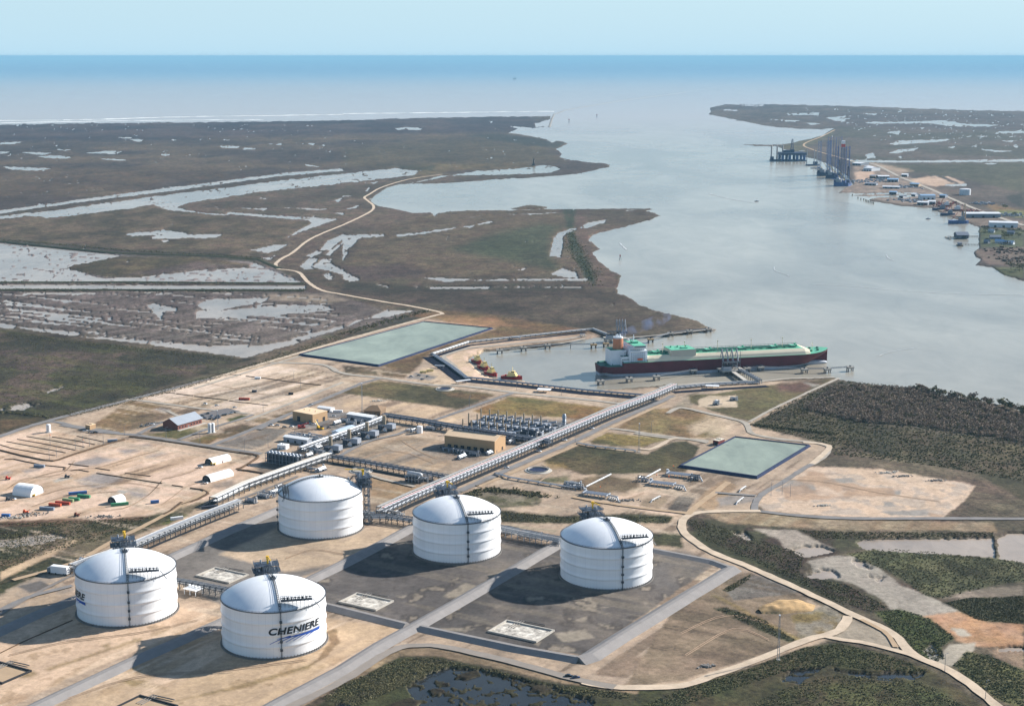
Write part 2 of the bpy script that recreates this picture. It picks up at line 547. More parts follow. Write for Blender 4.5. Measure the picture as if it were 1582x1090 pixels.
# river side of Texas
paint(TEXAS, (84, 76, 70), c2=(98, 88, 76), n='b', veg=1, f=2)
paint('c 560 340 900 340 1561 335 1561 420 900 420 720 400', (82, 72, 68), mix=.8, f=5)
paint('c 720 400 1561 420 1561 560 800 560 700 470', (84, 84, 66), c2=(92, 84, 74), mix=.8, n='b', f=5)
paint('c 900 575 1561 560 1561 700 1300 640 1000 600', (80, 84, 58), mix=.8, f=5)
paint('c 780 560 900 575 1020 620 1150 680 1240 740 1340 800 1300 830 1150 765 960 745 800 712 720 690 790 640', (176, 160, 138), c2=(130, 120, 106), n='s', veg=.3, f=3, j=2)
paint('c 790 610 860 590 900 640 850 660 800 650', (218, 192, 160), veg=.1, f=2)
paint('c 860 565 960 580 1060 600 1000 610 900 590', (196, 178, 148), veg=.2, f=3)
paint('c 1040 640 1130 625 1250 660 1160 672 1060 655', (220, 196, 164), veg=.1, f=2)
paint('c 1140 625 1160 622 1235 655 1215 660', (224, 202, 172), veg=.1, f=1)
paint('c 1195 625 1215 625 1300 660 1280 664', (224, 202, 172), veg=.1, f=1)
paint('c 1280 760 1400 800 1561 830 1561 880 1360 855 1300 830', (146, 132, 114), c2=(110, 100, 86), n='s', veg=.4, f=3)
paint('c 1355 740 1561 780 1561 812 1440 790', (140, 116, 74), veg=.6, f=4)
paint('c 1440 780 1561 782 1561 815 1450 800', (116, 128, 72), veg=.6, f=3)
paint('c 1355 860 1561 870 1561 950 1360 948', (96, 106, 66), c2=(60, 76, 46), n='s', veg=.8, f=3)
paint('c 1332 965 1370 955 1561 950 1561 1035 1400 1025 1370 1000', (140, 126, 108), c2=(112, 96, 84), n='s', veg=.6, f=2)
paint('c 1410 1040 1561 1035 1561 1090 1470 1070', (98, 104, 62), c2=(80, 92, 54), n='s', veg=.7, f=2)
paint('c 1480 715 1561 700 1561 770 1500 745', (40, 48, 40), veg=1, f=3, mix=.9)
paint('c 530 465 640 440 700 410 690 440 560 500 600 540 500 510 440 490', (96, 96, 66), mix=.8, f=3)

# the terminal's made ground
paint([(-2500, 1250), (0, 672), (85, 650), (217, 613), (340, 581), (470, 545), (545, 520), (690, 484), (760, 505), (900, 510), (935, 520), (742, 540), (722, 552),
       (735, 575), (775, 588), (850, 597), (930, 603), (1112, 592), (1295, 585), (1160, 655), (1280, 690), (1200, 760), (1160, 790), (1060, 795),
       (1062, 830), (1160, 880), (1320, 960), (1290, 985), (1060, 1062), (985, 1065), (800, 1030), (700, 1005), (620, 1000), (520, 1060), (450, 1100), (400, 1300), (-1200, 2000)],
      (206, 180, 154), c2=(188, 166, 144), n='t', veg=.12, f=3)
SAND, PALE = (243, 210, 184), (245, 220, 198)
# bare ground behind the basin
paint('e 300 375 430 350 700 375 1090 440 1150 455 700 480 560 500 400 545 360 580 160 600 690 435', (128, 102, 70), c2=(112, 92, 64), n='m', veg=.8, f=4)
paint('e 420 380 700 385 760 420 640 430 480 410', (168, 132, 94), mix=.8, veg=.5, f=4)
paint('e 150 600 360 560 350 600 280 660 180 650', (104, 84, 60), veg=.8, f=3)
paint('e 0 600 150 612 165 650 0 635', (96, 82, 62), veg=.8, f=3)
paint('m 330 400 560 355 560 390 430 420 440 470 640 600 900 625 1100 650 1560 690 1582 715 1100 680 480 620 390 600 250 430', SAND, c2=(206, 180, 150), n='s', veg=.05, f=2)
paint('e 300 655 360 615 400 610 520 690 420 690', (214, 188, 158), veg=.1, f=2)
paint('e 285 660 330 635 430 650 400 668', (146, 140, 136), veg=.1, f=2)
# north sand pad and its bare ribs
paint('r 130 290 800 95 1080 20 1300 40 1582 85 1582 210 1300 335 1000 420 700 372 330 335', PALE, c2=(214, 188, 158), n='t', veg=.06, f=3)
paint('r 420 200 780 110 900 110 1100 160 700 180 500 240', (208, 196, 182), mix=.5, f=6, n='t', thr=.45)
paint('r 760 190 1300 150 1300 300 900 320 600 260', (176, 168, 160), mix=.55, f=8, n='t', thr=.5)
paint('e 0 750 180 760 500 790 560 850 400 880 0 840', (224, 194, 160), c2=(200, 174, 148), n='t', veg=.08, f=3)
# office quarter
paint('r 0 310 300 340 420 400 300 460 0 545 -120 590 -350 560 -250 470', (150, 122, 86), c2=(128, 106, 80), n='m', veg=.7, f=3)
paint('r 0 430 260 400 330 440 160 520 0 560', (116, 100, 78), veg=.7, mix=.8, f=4)
paint('r 360 400 500 365 600 380 440 430', (112, 94, 76), veg=.7, f=2)
paint('r 140 580 400 540 660 505 700 520 420 625 160 600', (104, 98, 62), c2=(122, 108, 74), n='s', veg=.7, f=2)
paint('r 490 630 640 590 720 580 780 600 640 660 520 655', (132, 106, 66), c2=(100, 90, 58), n='s', veg=.7, f=2)
paint('r 780 540 900 500 1060 515 1000 545 760 620 700 600', (120, 102, 74), c2=(84, 76, 56), n='s', veg=.7, f=2)
paint('r 780 460 920 425 980 432 820 485', (88, 92, 54), veg=.7, f=2)
paint('r 980 480 1340 385 1340 405 1080 492', (128, 108, 80), veg=.6, f=2)
paint('r 720 665 1100 530 1300 545 1160 640 1000 710 900 700', (142, 132, 122), c2=(120, 108, 96), n='m', veg=.3, f=2)
paint('r 200 380 260 365 340 385 290 410', (196, 192, 186), veg=.05, f=1.2, j=.8)
paint('r 225 385 265 372 320 386 285 402', (152, 148, 146), veg=.05, f=1.2, j=.8)
# great sand yard on the left
paint([(-2500, 1300), (0, 675), (64, 660), (130, 676), (195, 677), (250, 688), (330, 702), (404, 708), (405, 718), (330, 768), (205, 800), (150, 803), (60, 806), (0, 808), (-900, 1010)],
      SAND, c2=(212, 180, 150), n='t', veg=.06, f=3)
for q in ('q 640 450 900 390 1110 420 900 470 720 480', 'q 1310 290 1400 275 1430 295 1340 325', 'q 1370 390 1514 350 1560 370 1420 405', 'q 700 620 920 540 1160 590 1100 640 920 690 760 660',
          'q 1100 330 1300 310 1290 350 1160 372', 'q 1180 690 1340 690 1420 760 1320 790 1220 780', 'q 0 560 60 525 115 535 60 565', 'q 200 520 330 505 420 470 380 520 240 545'):
    paint(q, (156, 150, 148), veg=.1, mix=.85, f=4, n='t', thr=.22)
paint('u 560 360 830 300 860 360 780 400 600 400', (132, 124, 116), mix=.8, f=4, veg=.2)
paint('q 1080 720 1120 705 1210 715 1160 742', (196, 190, 180), veg=.05, f=1, j=.6)
paint('q 480 620 600 582 680 592 540 632', (206, 198, 184), veg=.05, f=1, j=.6)
# scrub strip at the left foot of the yard
paint([(-900, 1020), (0, 806), (120, 806), (215, 801), (330, 770), (280, 800), (150, 850), (70, 890), (0, 918), (-900, 1260)], (70, 68, 46), c2=(54, 56, 36), n='s', veg=1, f=3)
paint('h 0 250 230 240 520 235 700 225 640 245 200 268 0 275', (96, 70, 52), veg=.7, f=2, mix=.9)
paint('h 690 270 850 215 860 222 760 265', (94, 98, 52), veg=.8, f=2, mix=.9)
# process area
paint('k 590 640 560 560 1130 390 1440 400 1557 660 1557 700 900 590', (196, 168, 138), c2=(160, 146, 130), n='t', veg=.15, f=3)
paint('k 700 560 1130 390 1400 400 1340 440 1120 440 820 560', (150, 132, 110), mix=.7, veg=.3, f=4)
paint('k 1000 460 1300 400 1480 480 1300 560 1080 540', (176, 164, 152), mix=.6, f=8, n='t', thr=.42)
paint('k 880 700 1200 760 1420 800 1300 830 1000 920 890 900', (184, 152, 118), c2=(146, 124, 98), n='s', veg=.2, f=3)
paint('k 220 260 280 200 530 180 800 200 780 240 560 300 560 330 300 320', (138, 134, 132), veg=.05, f=2)
paint('k 450 350 560 320 650 330 540 410', (214, 180, 144), veg=.05, f=2)
paint('k 590 290 1000 260 1100 330 800 430 600 520 430 490 500 420', (150, 144, 138), c2=(120, 116, 112), n='s', veg=.1, f=3)
paint('k 0 600 330 500 560 560 0 740', (150, 130, 112), c2=(122, 110, 100), n='s', veg=.1, f=3)
paint('v 0 400 80 200 400 90 1300 170 1400 240 1100 400 700 480', (158, 152, 146), c2=(128, 122, 118), n='s', veg=.1, f=3)
paint('l 60 540 240 520 420 560 560 600 500 640 300 640 120 600', (118, 110, 104), mix=.8, f=6, n='s', thr=.25)
# wear and damp: broad ruts, stains and bare spots over the made ground
ZONE = [(-900, 1010), (0, 675), (90, 655), (217, 620), (340, 590), (545, 555), (690, 590), (850, 610), (1010, 625), (1060, 600), (1270, 592), (1160, 655), (1250, 700), (1180, 760), (1060, 800), (1090, 850), (1300, 965), (1050, 1055), (800, 1030), (620, 1000), (400, 1120), (-900, 1400)]
paint(ZONE, (128, 104, 82), n='s', thr=.6, w=.14, mix=.35, veg=.4)
paint(ZONE, (150, 128, 108), n='m', thr=.57, w=.1, mix=.38, veg=.3)
paint(ZONE, (112, 92, 74), n='t', thr=.64, w=.05, mix=.6, veg=.4)
paint(ZONE, (116, 96, 76), n='u', thr=.65, w=.05, mix=.5, veg=.4)
paint(ZONE, (238, 216, 190), n='u', thr=.58, w=.1, mix=.4)
# grass plots
paint('g 735 672 1060 703 1561 830 1700 880 1700 1300 1340 1090 1100 1050 680 960 330 880 340 862', (66, 62, 44), c2=(80, 70, 52), n='m', veg=1, f=2)
paint('g 735 672 1060 703 1561 830 1700 900 1600 960 900 870 560 800', (82, 76, 68), mix=.8, veg=1, f=10)
paint('e -20 725 160 668 420 700 690 733 520 800 200 757 60 735', (86, 80, 56), c2=(104, 92, 62), n='m', veg=.85, f=2)
paint('e 450 720 690 735 640 760 480 740', (138, 108, 76), mix=.7, veg=.8, f=3)
paint('e 590 808 770 740 1210 795 1150 850 880 832 640 825', (150, 114, 72), c2=(128, 108, 66), n='m', veg=.8, f=2)
paint('e 740 740 1000 770 900 780 760 765', (86, 86, 54), mix=.7, veg=.8, f=3)
paint('e 1240 885 1400 798 1561 792 1600 800 1760 870 1700 930 1561 930 1300 893', (152, 124, 88), c2=(134, 118, 80), n='m', veg=.7, f=2)
paint('g 30 880 130 830 260 860 220 915 60 925', (214, 190, 162), mix=.8, f=6, veg=.2, n='t', thr=.35)
paint('e 1120 947 1200 907 1480 935 1360 972 1140 957', (150, 130, 78), c2=(126, 118, 76), n='m', veg=.8, f=1.5)
paint('e 1120 945 1180 935 1300 975 1140 957', (84, 82, 52), mix=.8, veg=.8, f=3)
paint('e 905 1035 1080 962 1380 1005 1500 950 1561 942 1620 975 1561 1085 1100 1100', (82, 78, 52), c2=(98, 86, 60), n='m', veg=.9, f=2)
paint('l 1040 640 1200 650 1240 690 1080 700', (150, 120, 78), mix=.8, veg=.7, f=4)
paint('l 940 780 1240 750 1240 810 1000 800', (88, 90, 52), mix=.8, veg=.8, f=4)
paint('e 1500 790 1561 740 1640 720 1640 760 1540 800', (176, 160, 138), veg=.3, f=3)
paint('g 40 735 150 730 400 690 700 660 320 855 240 840 120 800 40 770', (116, 104, 70), c2=(98, 92, 62), n='s', veg=.8, f=2)
paint('g 430 690 560 670 640 680 560 720 450 720', (120, 86, 78), mix=.8, veg=.8, f=5)
paint('g 555 675 640 690 600 700', (190, 184, 172), mix=.7, f=2, veg=.3)
paint('g 80 755 130 740 250 738 255 790 160 795 80 790', (222, 200, 172), veg=.05, f=1.5)
paint('l 600 850 800 860 1020 920 1000 980 860 985 700 1010 640 960 420 910', (100, 94, 66), c2=(82, 80, 54), n='s', veg=.9, f=3)
paint('i 560 140 640 100 800 130 910 150 870 180 700 190 600 160', (150, 138, 118), c2=(96, 92, 66), n='s', veg=.8, f=3)
paint('i 710 200 1000 225 1300 215 1500 225 1480 260 1200 255 1000 260 720 255', (56, 58, 36), c2=(76, 74, 48), n='s', veg=1, f=3)
paint('i 720 262 980 290 960 300 740 275', (186, 170, 144), veg=.2, f=2)
paint('i 1390 300 1540 310 1545 370 1420 360', (66, 64, 42), veg=1, f=3)
paint('i 1040 60 1200 40 1320 60 1200 130 1060 110', (138, 116, 88), c2=(116, 100, 78), n='m', veg=.5, f=3)
paint('z 560 530 700 520 900 560 1080 600 1060 630 700 580', SAND, mix=.8, veg=.1, f=3)
paint('z 440 440 560 440 800 380 1000 420 820 400 600 440 480 480', SAND, mix=.8, veg=.1, f=3)
paint('z 700 530 760 470 960 430 1000 470 910 570 800 550', (158, 138, 114), veg=.3, f=2)
paint('z 1000 570 1110 430 1280 450 1210 590 1060 600', (98, 90, 82), c2=(128, 118, 106), n='s', veg=.6, f=3)
paint('z 1300 560 1380 480 1460 430 1460 480 1380 570', (92, 86, 66), veg=.7, f=3)
paint('z 420 280 700 290 700 340 560 400 420 380', (132, 108, 84), c2=(112, 96, 76), n='m', veg=.5, f=4)
# borrow ground on the right
paint('j 380 200 345 170 430 90 590 0 900 10 1340 85 1290 160 1180 240 800 232 500 215', (228, 198, 170), c2=(212, 188, 166), n='m', veg=.1, f=2)
for q in ('j 430 110 500 60 600 70 620 120 520 130', 'j 640 60 780 50 790 70 660 80', 'j 730 95 790 90 790 110 740 112', 'j 920 110 1000 110 1000 130 940 125', 'j 920 160 960 160 980 180 930 182', 'j 900 205 1120 195 1140 225 960 222', 'j 870 232 910 228 910 240 880 242', 'j 700 140 770 135 770 146 710 148'):
    paint(q, (158, 154, 148), veg=.05, f=1.6, mix=.9)
paint('j 50 180 130 100 200 60 260 90 180 160 150 200', (176, 148, 118), veg=.2, f=3)
paint('j 160 140 340 130 340 160 180 180', (150, 144, 140), mix=.8, veg=.05, f=3)
paint('j 120 215 400 205 900 245 1420 255 1440 300 1200 290 800 290 600 280 200 262', (164, 146, 120), c2=(146, 124, 98), n='t', veg=.5, f=2)
paint('j 10 250 60 230 250 262 560 285 830 310 830 370 700 400 580 420 540 480 700 500 940 650 860 670 520 540 330 440 100 360', (70, 56, 48), c2=(62, 60, 42), n='s', veg=1, f=3)
paint('j 20 290 120 380 330 460 560 560 760 650 720 620 540 500 330 420 130 330', (60, 62, 38), mix=.8, veg=1, f=3)
paint('j 330 285 520 290 700 375 650 370 480 380 440 330', (168, 156, 142), veg=.3, f=2)
paint('j 575 430 700 405 780 410 900 460 1000 540 1150 600 1270 660 1120 690 960 660 920 610 780 530 620 500', (178, 168, 154), c2=(160, 150, 138), n='s', veg=.25, f=2)
paint('j 760 400 900 372 1100 385 1561 435 1561 520 1400 545 1200 600 1120 590 950 480', (72, 74, 48), c2=(92, 92, 62), n='s', veg=1, f=3)
paint('j 1180 600 1350 555 1561 540 1561 590 1300 600', (146, 132, 116), veg=.5, f=3)
paint('j 1200 620 1300 600 1561 590 1561 715 1350 700 1260 650', (58, 60, 40), veg=1, f=3)
paint('j 1100 680 1260 660 1400 710 1561 715 1561 820 1350 820 1250 790 1150 720', (196, 150, 112), c2=(184, 146, 116), n='s', veg=.35, f=3)
paint('j 1230 735 1290 740 1320 770 1270 775', (198, 186, 168), veg=.1, f=2)
paint('j 880 660 1000 650 1130 690 1250 780 1180 820 1200 880 1130 890 1000 780 920 700', (74, 84, 40), c2=(54, 58, 34), n='s', veg=1, f=3)
paint('j 1160 890 1220 810 1340 800 1340 830 1230 910 1180 905', (190, 178, 160), veg=.1, f=2)
paint('j 1400 830 1561 810 1561 920 1440 870', (160, 134, 112), veg=.5, f=3)
paint('j 1240 905 1300 840 1400 860 1561 930 1561 1110 1440 1060 1300 960', (70, 74, 44), c2=(100, 96, 62), n='s', veg=1, f=3)
paint('j 0 600 150 510 310 480 560 600 640 700 560 790 540 800 0 975 -260 1000', (150, 130, 108), c2=(134, 116, 96), n='u', veg=.35, f=3)
paint('j 200 560 330 490 480 530 560 570 420 590 240 610', (146, 138, 128), c2=(112, 104, 96), n='s', veg=.5, f=2)
paint('j 190 560 320 490 300 510 220 570', (70, 70, 44), veg=1, f=2)
paint('j 150 645 200 640 380 700 520 790 490 800 300 720', (66, 66, 42), veg=1, f=2)
paint('j 140 585 190 600 480 750 560 790 520 790 330 690', (160, 136, 84), mix=.7, veg=.8, f=3)
paint('j 500 680 660 630 740 680 740 730 640 775 540 780', (152, 128, 84), c2=(146, 136, 120), n='s', veg=.6, f=2)
paint('j 760 690 960 760 1000 850 800 800 680 790', (182, 168, 148), veg=.15, f=2)
paint('j 345 170 430 90 600 0 1340 85 1180 240 380 205', (166, 156, 146), n='s', thr=.56, w=.08, mix=.6)
paint('j 345 170 430 90 600 0 1340 85 1180 240 380 205', (176, 140, 108), n='m', thr=.55, w=.06, mix=.6)
# marsh in front
paint('j -400 1140 0 1010 300 920 560 820 720 800 960 860 1130 920 1380 1090 1400 1400 -700 1400', (70, 72, 42), c2=(82, 72, 50), n='m', veg=1, f=2)
paint('j 400 1040 700 985 1000 990 1200 1040 1100 1090 300 1150', (84, 88, 48), mix=.7, veg=1, f=8, n='s', thr=.35)
paint('i -400 1300 0 1000 250 870 420 860 700 930 950 985 1350 1015 1561 1020 1561 1400', (72, 74, 44), c2=(62, 60, 40), n='s', veg=1, f=2)
paint('i 0 970 200 850 300 820 500 830 1050 970 1350 1018 1340 1035 1000 985 700 915 420 860 260 860 60 970', (166, 142, 114), c2=(142, 122, 98), n='u', veg=.4, f=2)
paint('j 0 600 150 510 310 480 560 600 640 700 560 790 540 800 0 975 -260 1000', (104, 90, 74), n='u', thr=.58, w=.05, mix=.6, veg=.5)
# tank pads
paint('i -300 560 0 440 330 270 980 360 340 740 0 680', (114, 107, 103), c2=(134, 125, 118), n='m', veg=.1, f=2)
paint('i 340 740 980 355 1300 360 1690 430 1640 480 1100 860 470 770', (103, 97, 93), c2=(120, 111, 105), n='m', veg=.1, f=2)
for q in ('i 450 590 560 530 610 545 520 605', 'i 650 500 740 470 750 478 660 510', 'i 960 760 1100 740 1150 780 1000 800', 'i 1040 705 1110 680 1100 705', 'i 440 735 600 735 560 750 450 745', 'i 655 735 690 728 680 745', 'i 945 805 1030 815 960 815', 'i 860 800 900 800 890 815', 'i 240 590 290 585 270 600', 'i 1160 715 1220 720 1190 735', 'i 1365 615 1390 615 1380 628', 'i 830 585 870 590 850 615', 'i 1110 650 1230 635 1120 655'):
    paint(q, (186, 172, 152), veg=.05, f=2, mix=.85)
paint('i 1380 380 1561 380 1690 440 1500 560 1400 540', (112, 106, 102), mix=.8, f=6, veg=.1)
for q in ('i -300 560 0 440 330 270 980 360 340 740 0 680', 'i 340 740 980 355 1300 360 1690 430 1640 480 1100 860 470 770'):
    paint(q, (136, 124, 110), n='m', thr=.5, w=.16, mix=.55)
    paint(q, (72, 66, 62), n='s', thr=.56, w=.1, mix=.6)
    paint(q, (150, 138, 122), n='u', thr=.63, w=.06, mix=.5)
    paint(q, (168, 154, 136), n='s', thr=.7, w=.06, mix=.7)
paint('h 740 410 1260 190 1300 330 1561 360 1561 430 1020 640 800 520', (122, 114, 108), c2=(136, 128, 120), n='m', veg=.1, f=3)
paint('h 1000 400 1280 270 1561 345 1800 230 1860 300 1561 440 1300 480', (212, 186, 156), c2=(196, 172, 146), n='u', veg=.08, f=4)
paint('h -700 1000 0 740 350 600 820 640 1000 690 300 970 60 1090 -700 1500', (230, 198, 168), c2=(214, 184, 154), n='t', veg=.06, f=3)
paint('h 170 1090 700 830 1000 760 1480 690 1860 740 1700 810 1400 990 1180 1110 0 1500', (218, 188, 154), c2=(204, 176, 146), n='t', veg=.06, f=3)
for q in ('h 200 920 420 850 640 780 640 790 400 870 220 930', 'h 520 960 700 980 760 1010 600 1000', 'h 780 1070 1100 990 1300 930 1440 890 1400 920 1100 1010', 'h 460 815 500 805 490 830', 'h 130 920 170 940 140 960 90 960'):
    paint(q, (150, 128, 84), mix=.7, veg=.4, f=3)
paint('h 1480 730 1530 740 1545 800 1480 870 1400 910 1440 880 1500 800', (134, 108, 78), mix=.8, veg=.3, f=2)
paint('h 0 480 340 330 350 345 100 470 0 520', (216, 186, 152), c2=(190, 164, 134), n='t', veg=.1, f=3)
paint('h 30 560 200 490 340 560 180 640 60 640', (196, 172, 146), c2=(168, 152, 136), n='s', veg=.1, f=3)
paint('h 80 545 180 520 250 545 140 575', (104, 100, 98), veg=.1, f=1.5, mix=.9)
for q in ('h -700 1000 0 740 350 600 820 640 1000 690 300 970 60 1090 -700 1500', 'h 170 1090 700 830 1000 760 1480 690 1860 740 1700 810 1400 990 1180 1110 0 1500'):
    paint(q, (168, 136, 104), n='m', thr=.56, w=.08, mix=.5, veg=.2)
    paint(q, (150, 124, 92), n='s', thr=.62, w=.08, mix=.5, veg=.3)
    paint(q, (244, 216, 188), n='t', thr=.58, w=.08, mix=.5)
# standing water
wets('a', '0 470 105 468 60 478 0 479;0 512 45 513 30 520 0 521;390 518 480 509 555 511 530 523 470 521;155 533 260 529 335 537 300 543 200 538;5 578 100 583 230 588 170 597 60 595;'
          '90 513 230 518 190 528 140 521;590 455 655 457 640 466 610 463;1000 487 1090 487 1080 495 1010 494;1105 496 1165 495 1160 502 1110 503;1220 476 1285 475 1280 481;1400 476 1437 475 1425 483;'
          '730 522 775 524 760 531 735 529;1385 566 1450 580 1420 580 1390 575;455 542 590 550 560 553 470 547;245 502 320 503 300 507;530 447 600 447 590 452', f=.7, j=.8)
wet(FARL, thr=.78, n='t', f=3, w=.06, rim=False)
wet('a -1000 386 0 388 900 360 1561 380 1561 430 0 440 -1000 470', thr=.74, n='t', f=3, w=.06, rim=False)
wet('b 230 405 300 402 360 406 350 414 250 412', f=.8, j=1)
wet('a -3000 1010 0 778 200 752 600 697 1000 647 1300 608 1561 588 1561 598 1250 625 800 688 400 736 150 770 0 793 -3000 1040', f=.8, j=.8)
wet('a -3000 1050 0 804 200 783 500 742 900 690 1300 640 1561 612 1800 588 1900 600 1880 618 1561 655 1400 672 1200 690 1000 722 860 742 800 765 920 790 1040 795 1020 800 900 790 750 772 700 750 600 770 420 790 230 812 130 803 0 817 -3000 1070', f=.9, j=2.2)
wets('a', '1040 785 1300 805 1420 810 1540 817 1480 835 1400 865 1310 900 1330 885 1420 835 1400 822 1200 808 1040 795;565 885 740 868 850 880 830 888 1010 886 980 902 700 906 690 898 740 888 600 893;730 912 770 912 750 922;'
          '1145 957 1240 935 1310 930 1270 955 1220 972;1190 995 1260 980 1230 1002;1180 722 1220 722 1215 727;1100 768 1225 770 1200 776;1295 765 1490 772 1450 778;1510 733 1561 720 1540 740;1510 790 1561 788 1561 800', f=.8, j=1)
wets('b', '0 712 35 712 0 716;90 655 160 648 140 655;100 690 120 670 115 690;0 775 70 755 60 768;240 890 400 870 515 855 510 862 380 882 250 898;525 853 600 847 580 857;600 843 685 825 650 840;750 797 1000 785 900 795;570 812 640 803;'
          '1080 858 1110 835 1195 820 1190 832 1120 855;940 985 960 900 985 880 1040 860 1065 860 1000 895 990 990;780 1045 835 1040 825 1052;945 1065 1000 1040 1060 1060 1070 1085 1000 1080;'
          '0 890 180 885 190 895 60 905 40 940 0 960;0 970 20 968 0 1010;1280 778 1330 775 1300 780;870 385 920 375 925 395 880 400;925 458 970 462 950 470;850 470 890 472;690 410 720 412', f=.8, j=1)
wet('b 480 620 600 600 740 592 860 582 900 572 960 578 990 590 950 605 850 612 700 617', f=.8, j=1)
wet('b 300 655 380 638 445 620 475 622 430 632 330 652', f=.7, j=.8)
wets('d', '1365 145 1405 112 1450 112 1415 150 1425 160 1385 163;1420 150 1470 115 1510 117 1500 135 1561 165 1561 185 1480 165;1455 75 1490 30 1561 5 1561 20 1500 75;1470 185 1500 178 1520 205 1495 210;1395 100 1440 80 1470 85 1420 105;1480 95 1540 50 1561 40 1500 100', f=.8, j=1)
wets('e', '0 90 30 60 55 40 85 0 0 20;0 170 80 210 40 220 0 205;360 200 440 200 600 208 1120 203 1100 212 640 212 450 217;310 238 350 239 340 243;380 243 670 240 660 250 400 250;690 242 950 238 940 244;960 243 1090 240 1080 246;'
          '0 430 200 345 320 350 200 378 60 390;910 285 940 284;150 230 210 240 200 244', f=.8, j=1)
wet('d -2000 -10 0 42 200 57 500 92 540 102 300 150 460 203 620 198 880 168 1130 152 1150 132 1230 162 1370 222 0 220 -2000 190', f=1, thr=.30, n='u', w=.06, rim=False)
wet('d -2000 228 0 232 1390 235 1390 250 0 252 -2000 236', f=.6, j=.5)
wet('d -1500 262 0 266 900 262 1470 280 1561 400 1120 550 690 500 0 405 -1500 320', f=3, thr=.60, n='u', w=.06, rim=False)
wet('d -1500 262 0 266 430 268 430 290 200 330 0 330 -1500 300', f=3, thr=.5, n='u', w=.06, rim=False)
wets('d', '670 325 700 315 800 340 800 352 720 355 740 365 730 390;895 325 940 300 1220 290 1200 310 1000 345 925 345;890 385 895 355 1200 330 1460 322 1525 345 1300 365 1000 382;0 405 75 415 60 430 0 428;75 420 350 445 370 455 330 463 90 430;'
          '360 463 680 485 670 500 380 470;680 492 960 510 1120 500 1130 515 1340 480 1370 492 1110 565 1060 555 690 505;1330 475 1561 415 1561 430 1380 482;100 268 430 268 430 275 110 275', f=.8, j=1.4)
wet('d -300 780 0 768 190 770 100 800 0 800', f=1, thr=.4, n='s')
wet('d 200 715 300 690 290 700 220 725', f=1, thr=.4, n='s')
wets('c', '480 338 630 336 625 345 490 346;660 358 750 352 745 375 690 370;835 378 1000 377 1200 370 1290 385 1450 390 1400 398 1230 397 1120 382 850 385;940 478 990 463 1230 455 1200 465 1000 480;945 518 985 505 1080 495 1060 506 980 520;'
          '835 525 875 518 885 540 850 543;740 540 800 550 1010 553 1561 546 1700 545 1700 556 1010 561 780 560;1365 500 1430 505 1510 510 1430 514;1365 563 1440 564 1420 571;1440 420 1561 418 1561 427 1460 428;1455 462 1530 462 1500 468;1510 485 1535 485 1530 497;'
          '1215 490 1245 489 1235 498;1330 486 1350 485 1340 493;1200 660 1300 658 1300 668 1205 668;245 301 380 300 370 306;160 322 270 321 250 327;400 365 540 372 500 376;560 380 640 385 600 392;830 340 890 340 880 346;1340 440 1400 441 1370 447;940 425 1000 415 990 435', f=.7, j=.9)
wet('c 480 310 1561 330 1900 340 1900 480 1000 500 720 380', thr=.7, n='t', f=3, w=.06, rim=False)
wets('c', '830 714 1040 706 1100 712 1040 718 850 720;760 703 1000 695 1090 700 1000 705 790 708', f=.7, j=.5)
wets('j', '800 345 830 328 1000 325 1200 325 1420 320 1425 370 1430 412 1300 400 1050 390 830 372;1440 325 1490 300 1561 300 1900 320 1900 450 1561 432 1450 418;235 298 290 297 330 325 310 335;500 375 560 358 640 362 700 380 640 400 560 410;'
          '450 965 500 925 655 907 600 940 540 985 470 975;690 915 780 930 880 935 1110 930 1090 960 930 970 800 950 700 925;1440 820 1561 812 1561 835 1450 838;1100 830 1140 800 1190 860 1150 885', f=1, j=2)
wet('j 510 475 600 460 700 470 720 500 640 505 530 500', f=2, thr=.4, n='s')
wet('j 780 425 860 430 930 500 900 520 830 470', f=2, thr=.45, n='s')
wet('i 290 1000 400 930 480 912 620 920 760 950 950 1000 1130 1060 1150 1130 380 1130', f=1.5, j=5)
wet('i -100 1110 150 1000 370 905 410 905 170 1015 -60 1130', f=1, j=2)
for q in ('i 380 1010 430 1000 470 1010 440 1035 400 1035', 'i 510 955 560 930 620 920 630 940 560 965', 'i 210 1080 300 1050 360 1060 330 1090 220 1100', 'i 840 1000 900 985 960 1010 900 1030', 'i 440 980 480 975 490 985 460 992', 'i 620 1030 640 1025 640 1035'):
    sl_, m_ = mask(pts(q), 1, 3)
    HGT[sl_] = np.maximum(HGT[sl_], -1.4 + 3.0 * m_)
    paint(q, (58, 50, 36), veg=1, f=1)
wet('h -400 380 0 328 220 300 300 315 200 345 70 362 0 362 -400 430', f=1.5, j=2)
# scattered grass islets and shallow pans
isl = (HGT < 0) & (HGT > -2.5) & (PY < 520) & (NF > .66) & (fbm(PX / 22, PY / 8, 91, 3) > .52)
HGT = np.where(isl, 1.0, HGT)
isl2 = (HGT < 0) & (PY > 960) & (fbm(PX / 13, PY / 5, 97, 4) > .60)
HGT = np.where(isl2, .8, HGT)
COLR[isl2] = alb((62, 58, 38))
pan = (HGT > 1) & (VEG > .85) & (PY < 470) & (NF > .72) & (fbm(PX / 34, PY / 9, 95, 3) > .74)
HGT = np.where(pan, -.6, HGT)
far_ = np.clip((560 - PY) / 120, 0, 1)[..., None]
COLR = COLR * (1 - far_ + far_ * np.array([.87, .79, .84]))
# gentle lie of the land
HGT += np.where(HGT > .5, (NM - .5) * .25 + (NS - .5) * .25 * VEG, 0)
tnt = (1 + (NB - .5) * (.3 + .5 * VEG) + (NM - .5) * (.5 + .3 * VEG) + (NS - .5) * (.45 + .5 * VEG))[..., None]
COLR = np.clip(COLR * tnt, .01, .9)

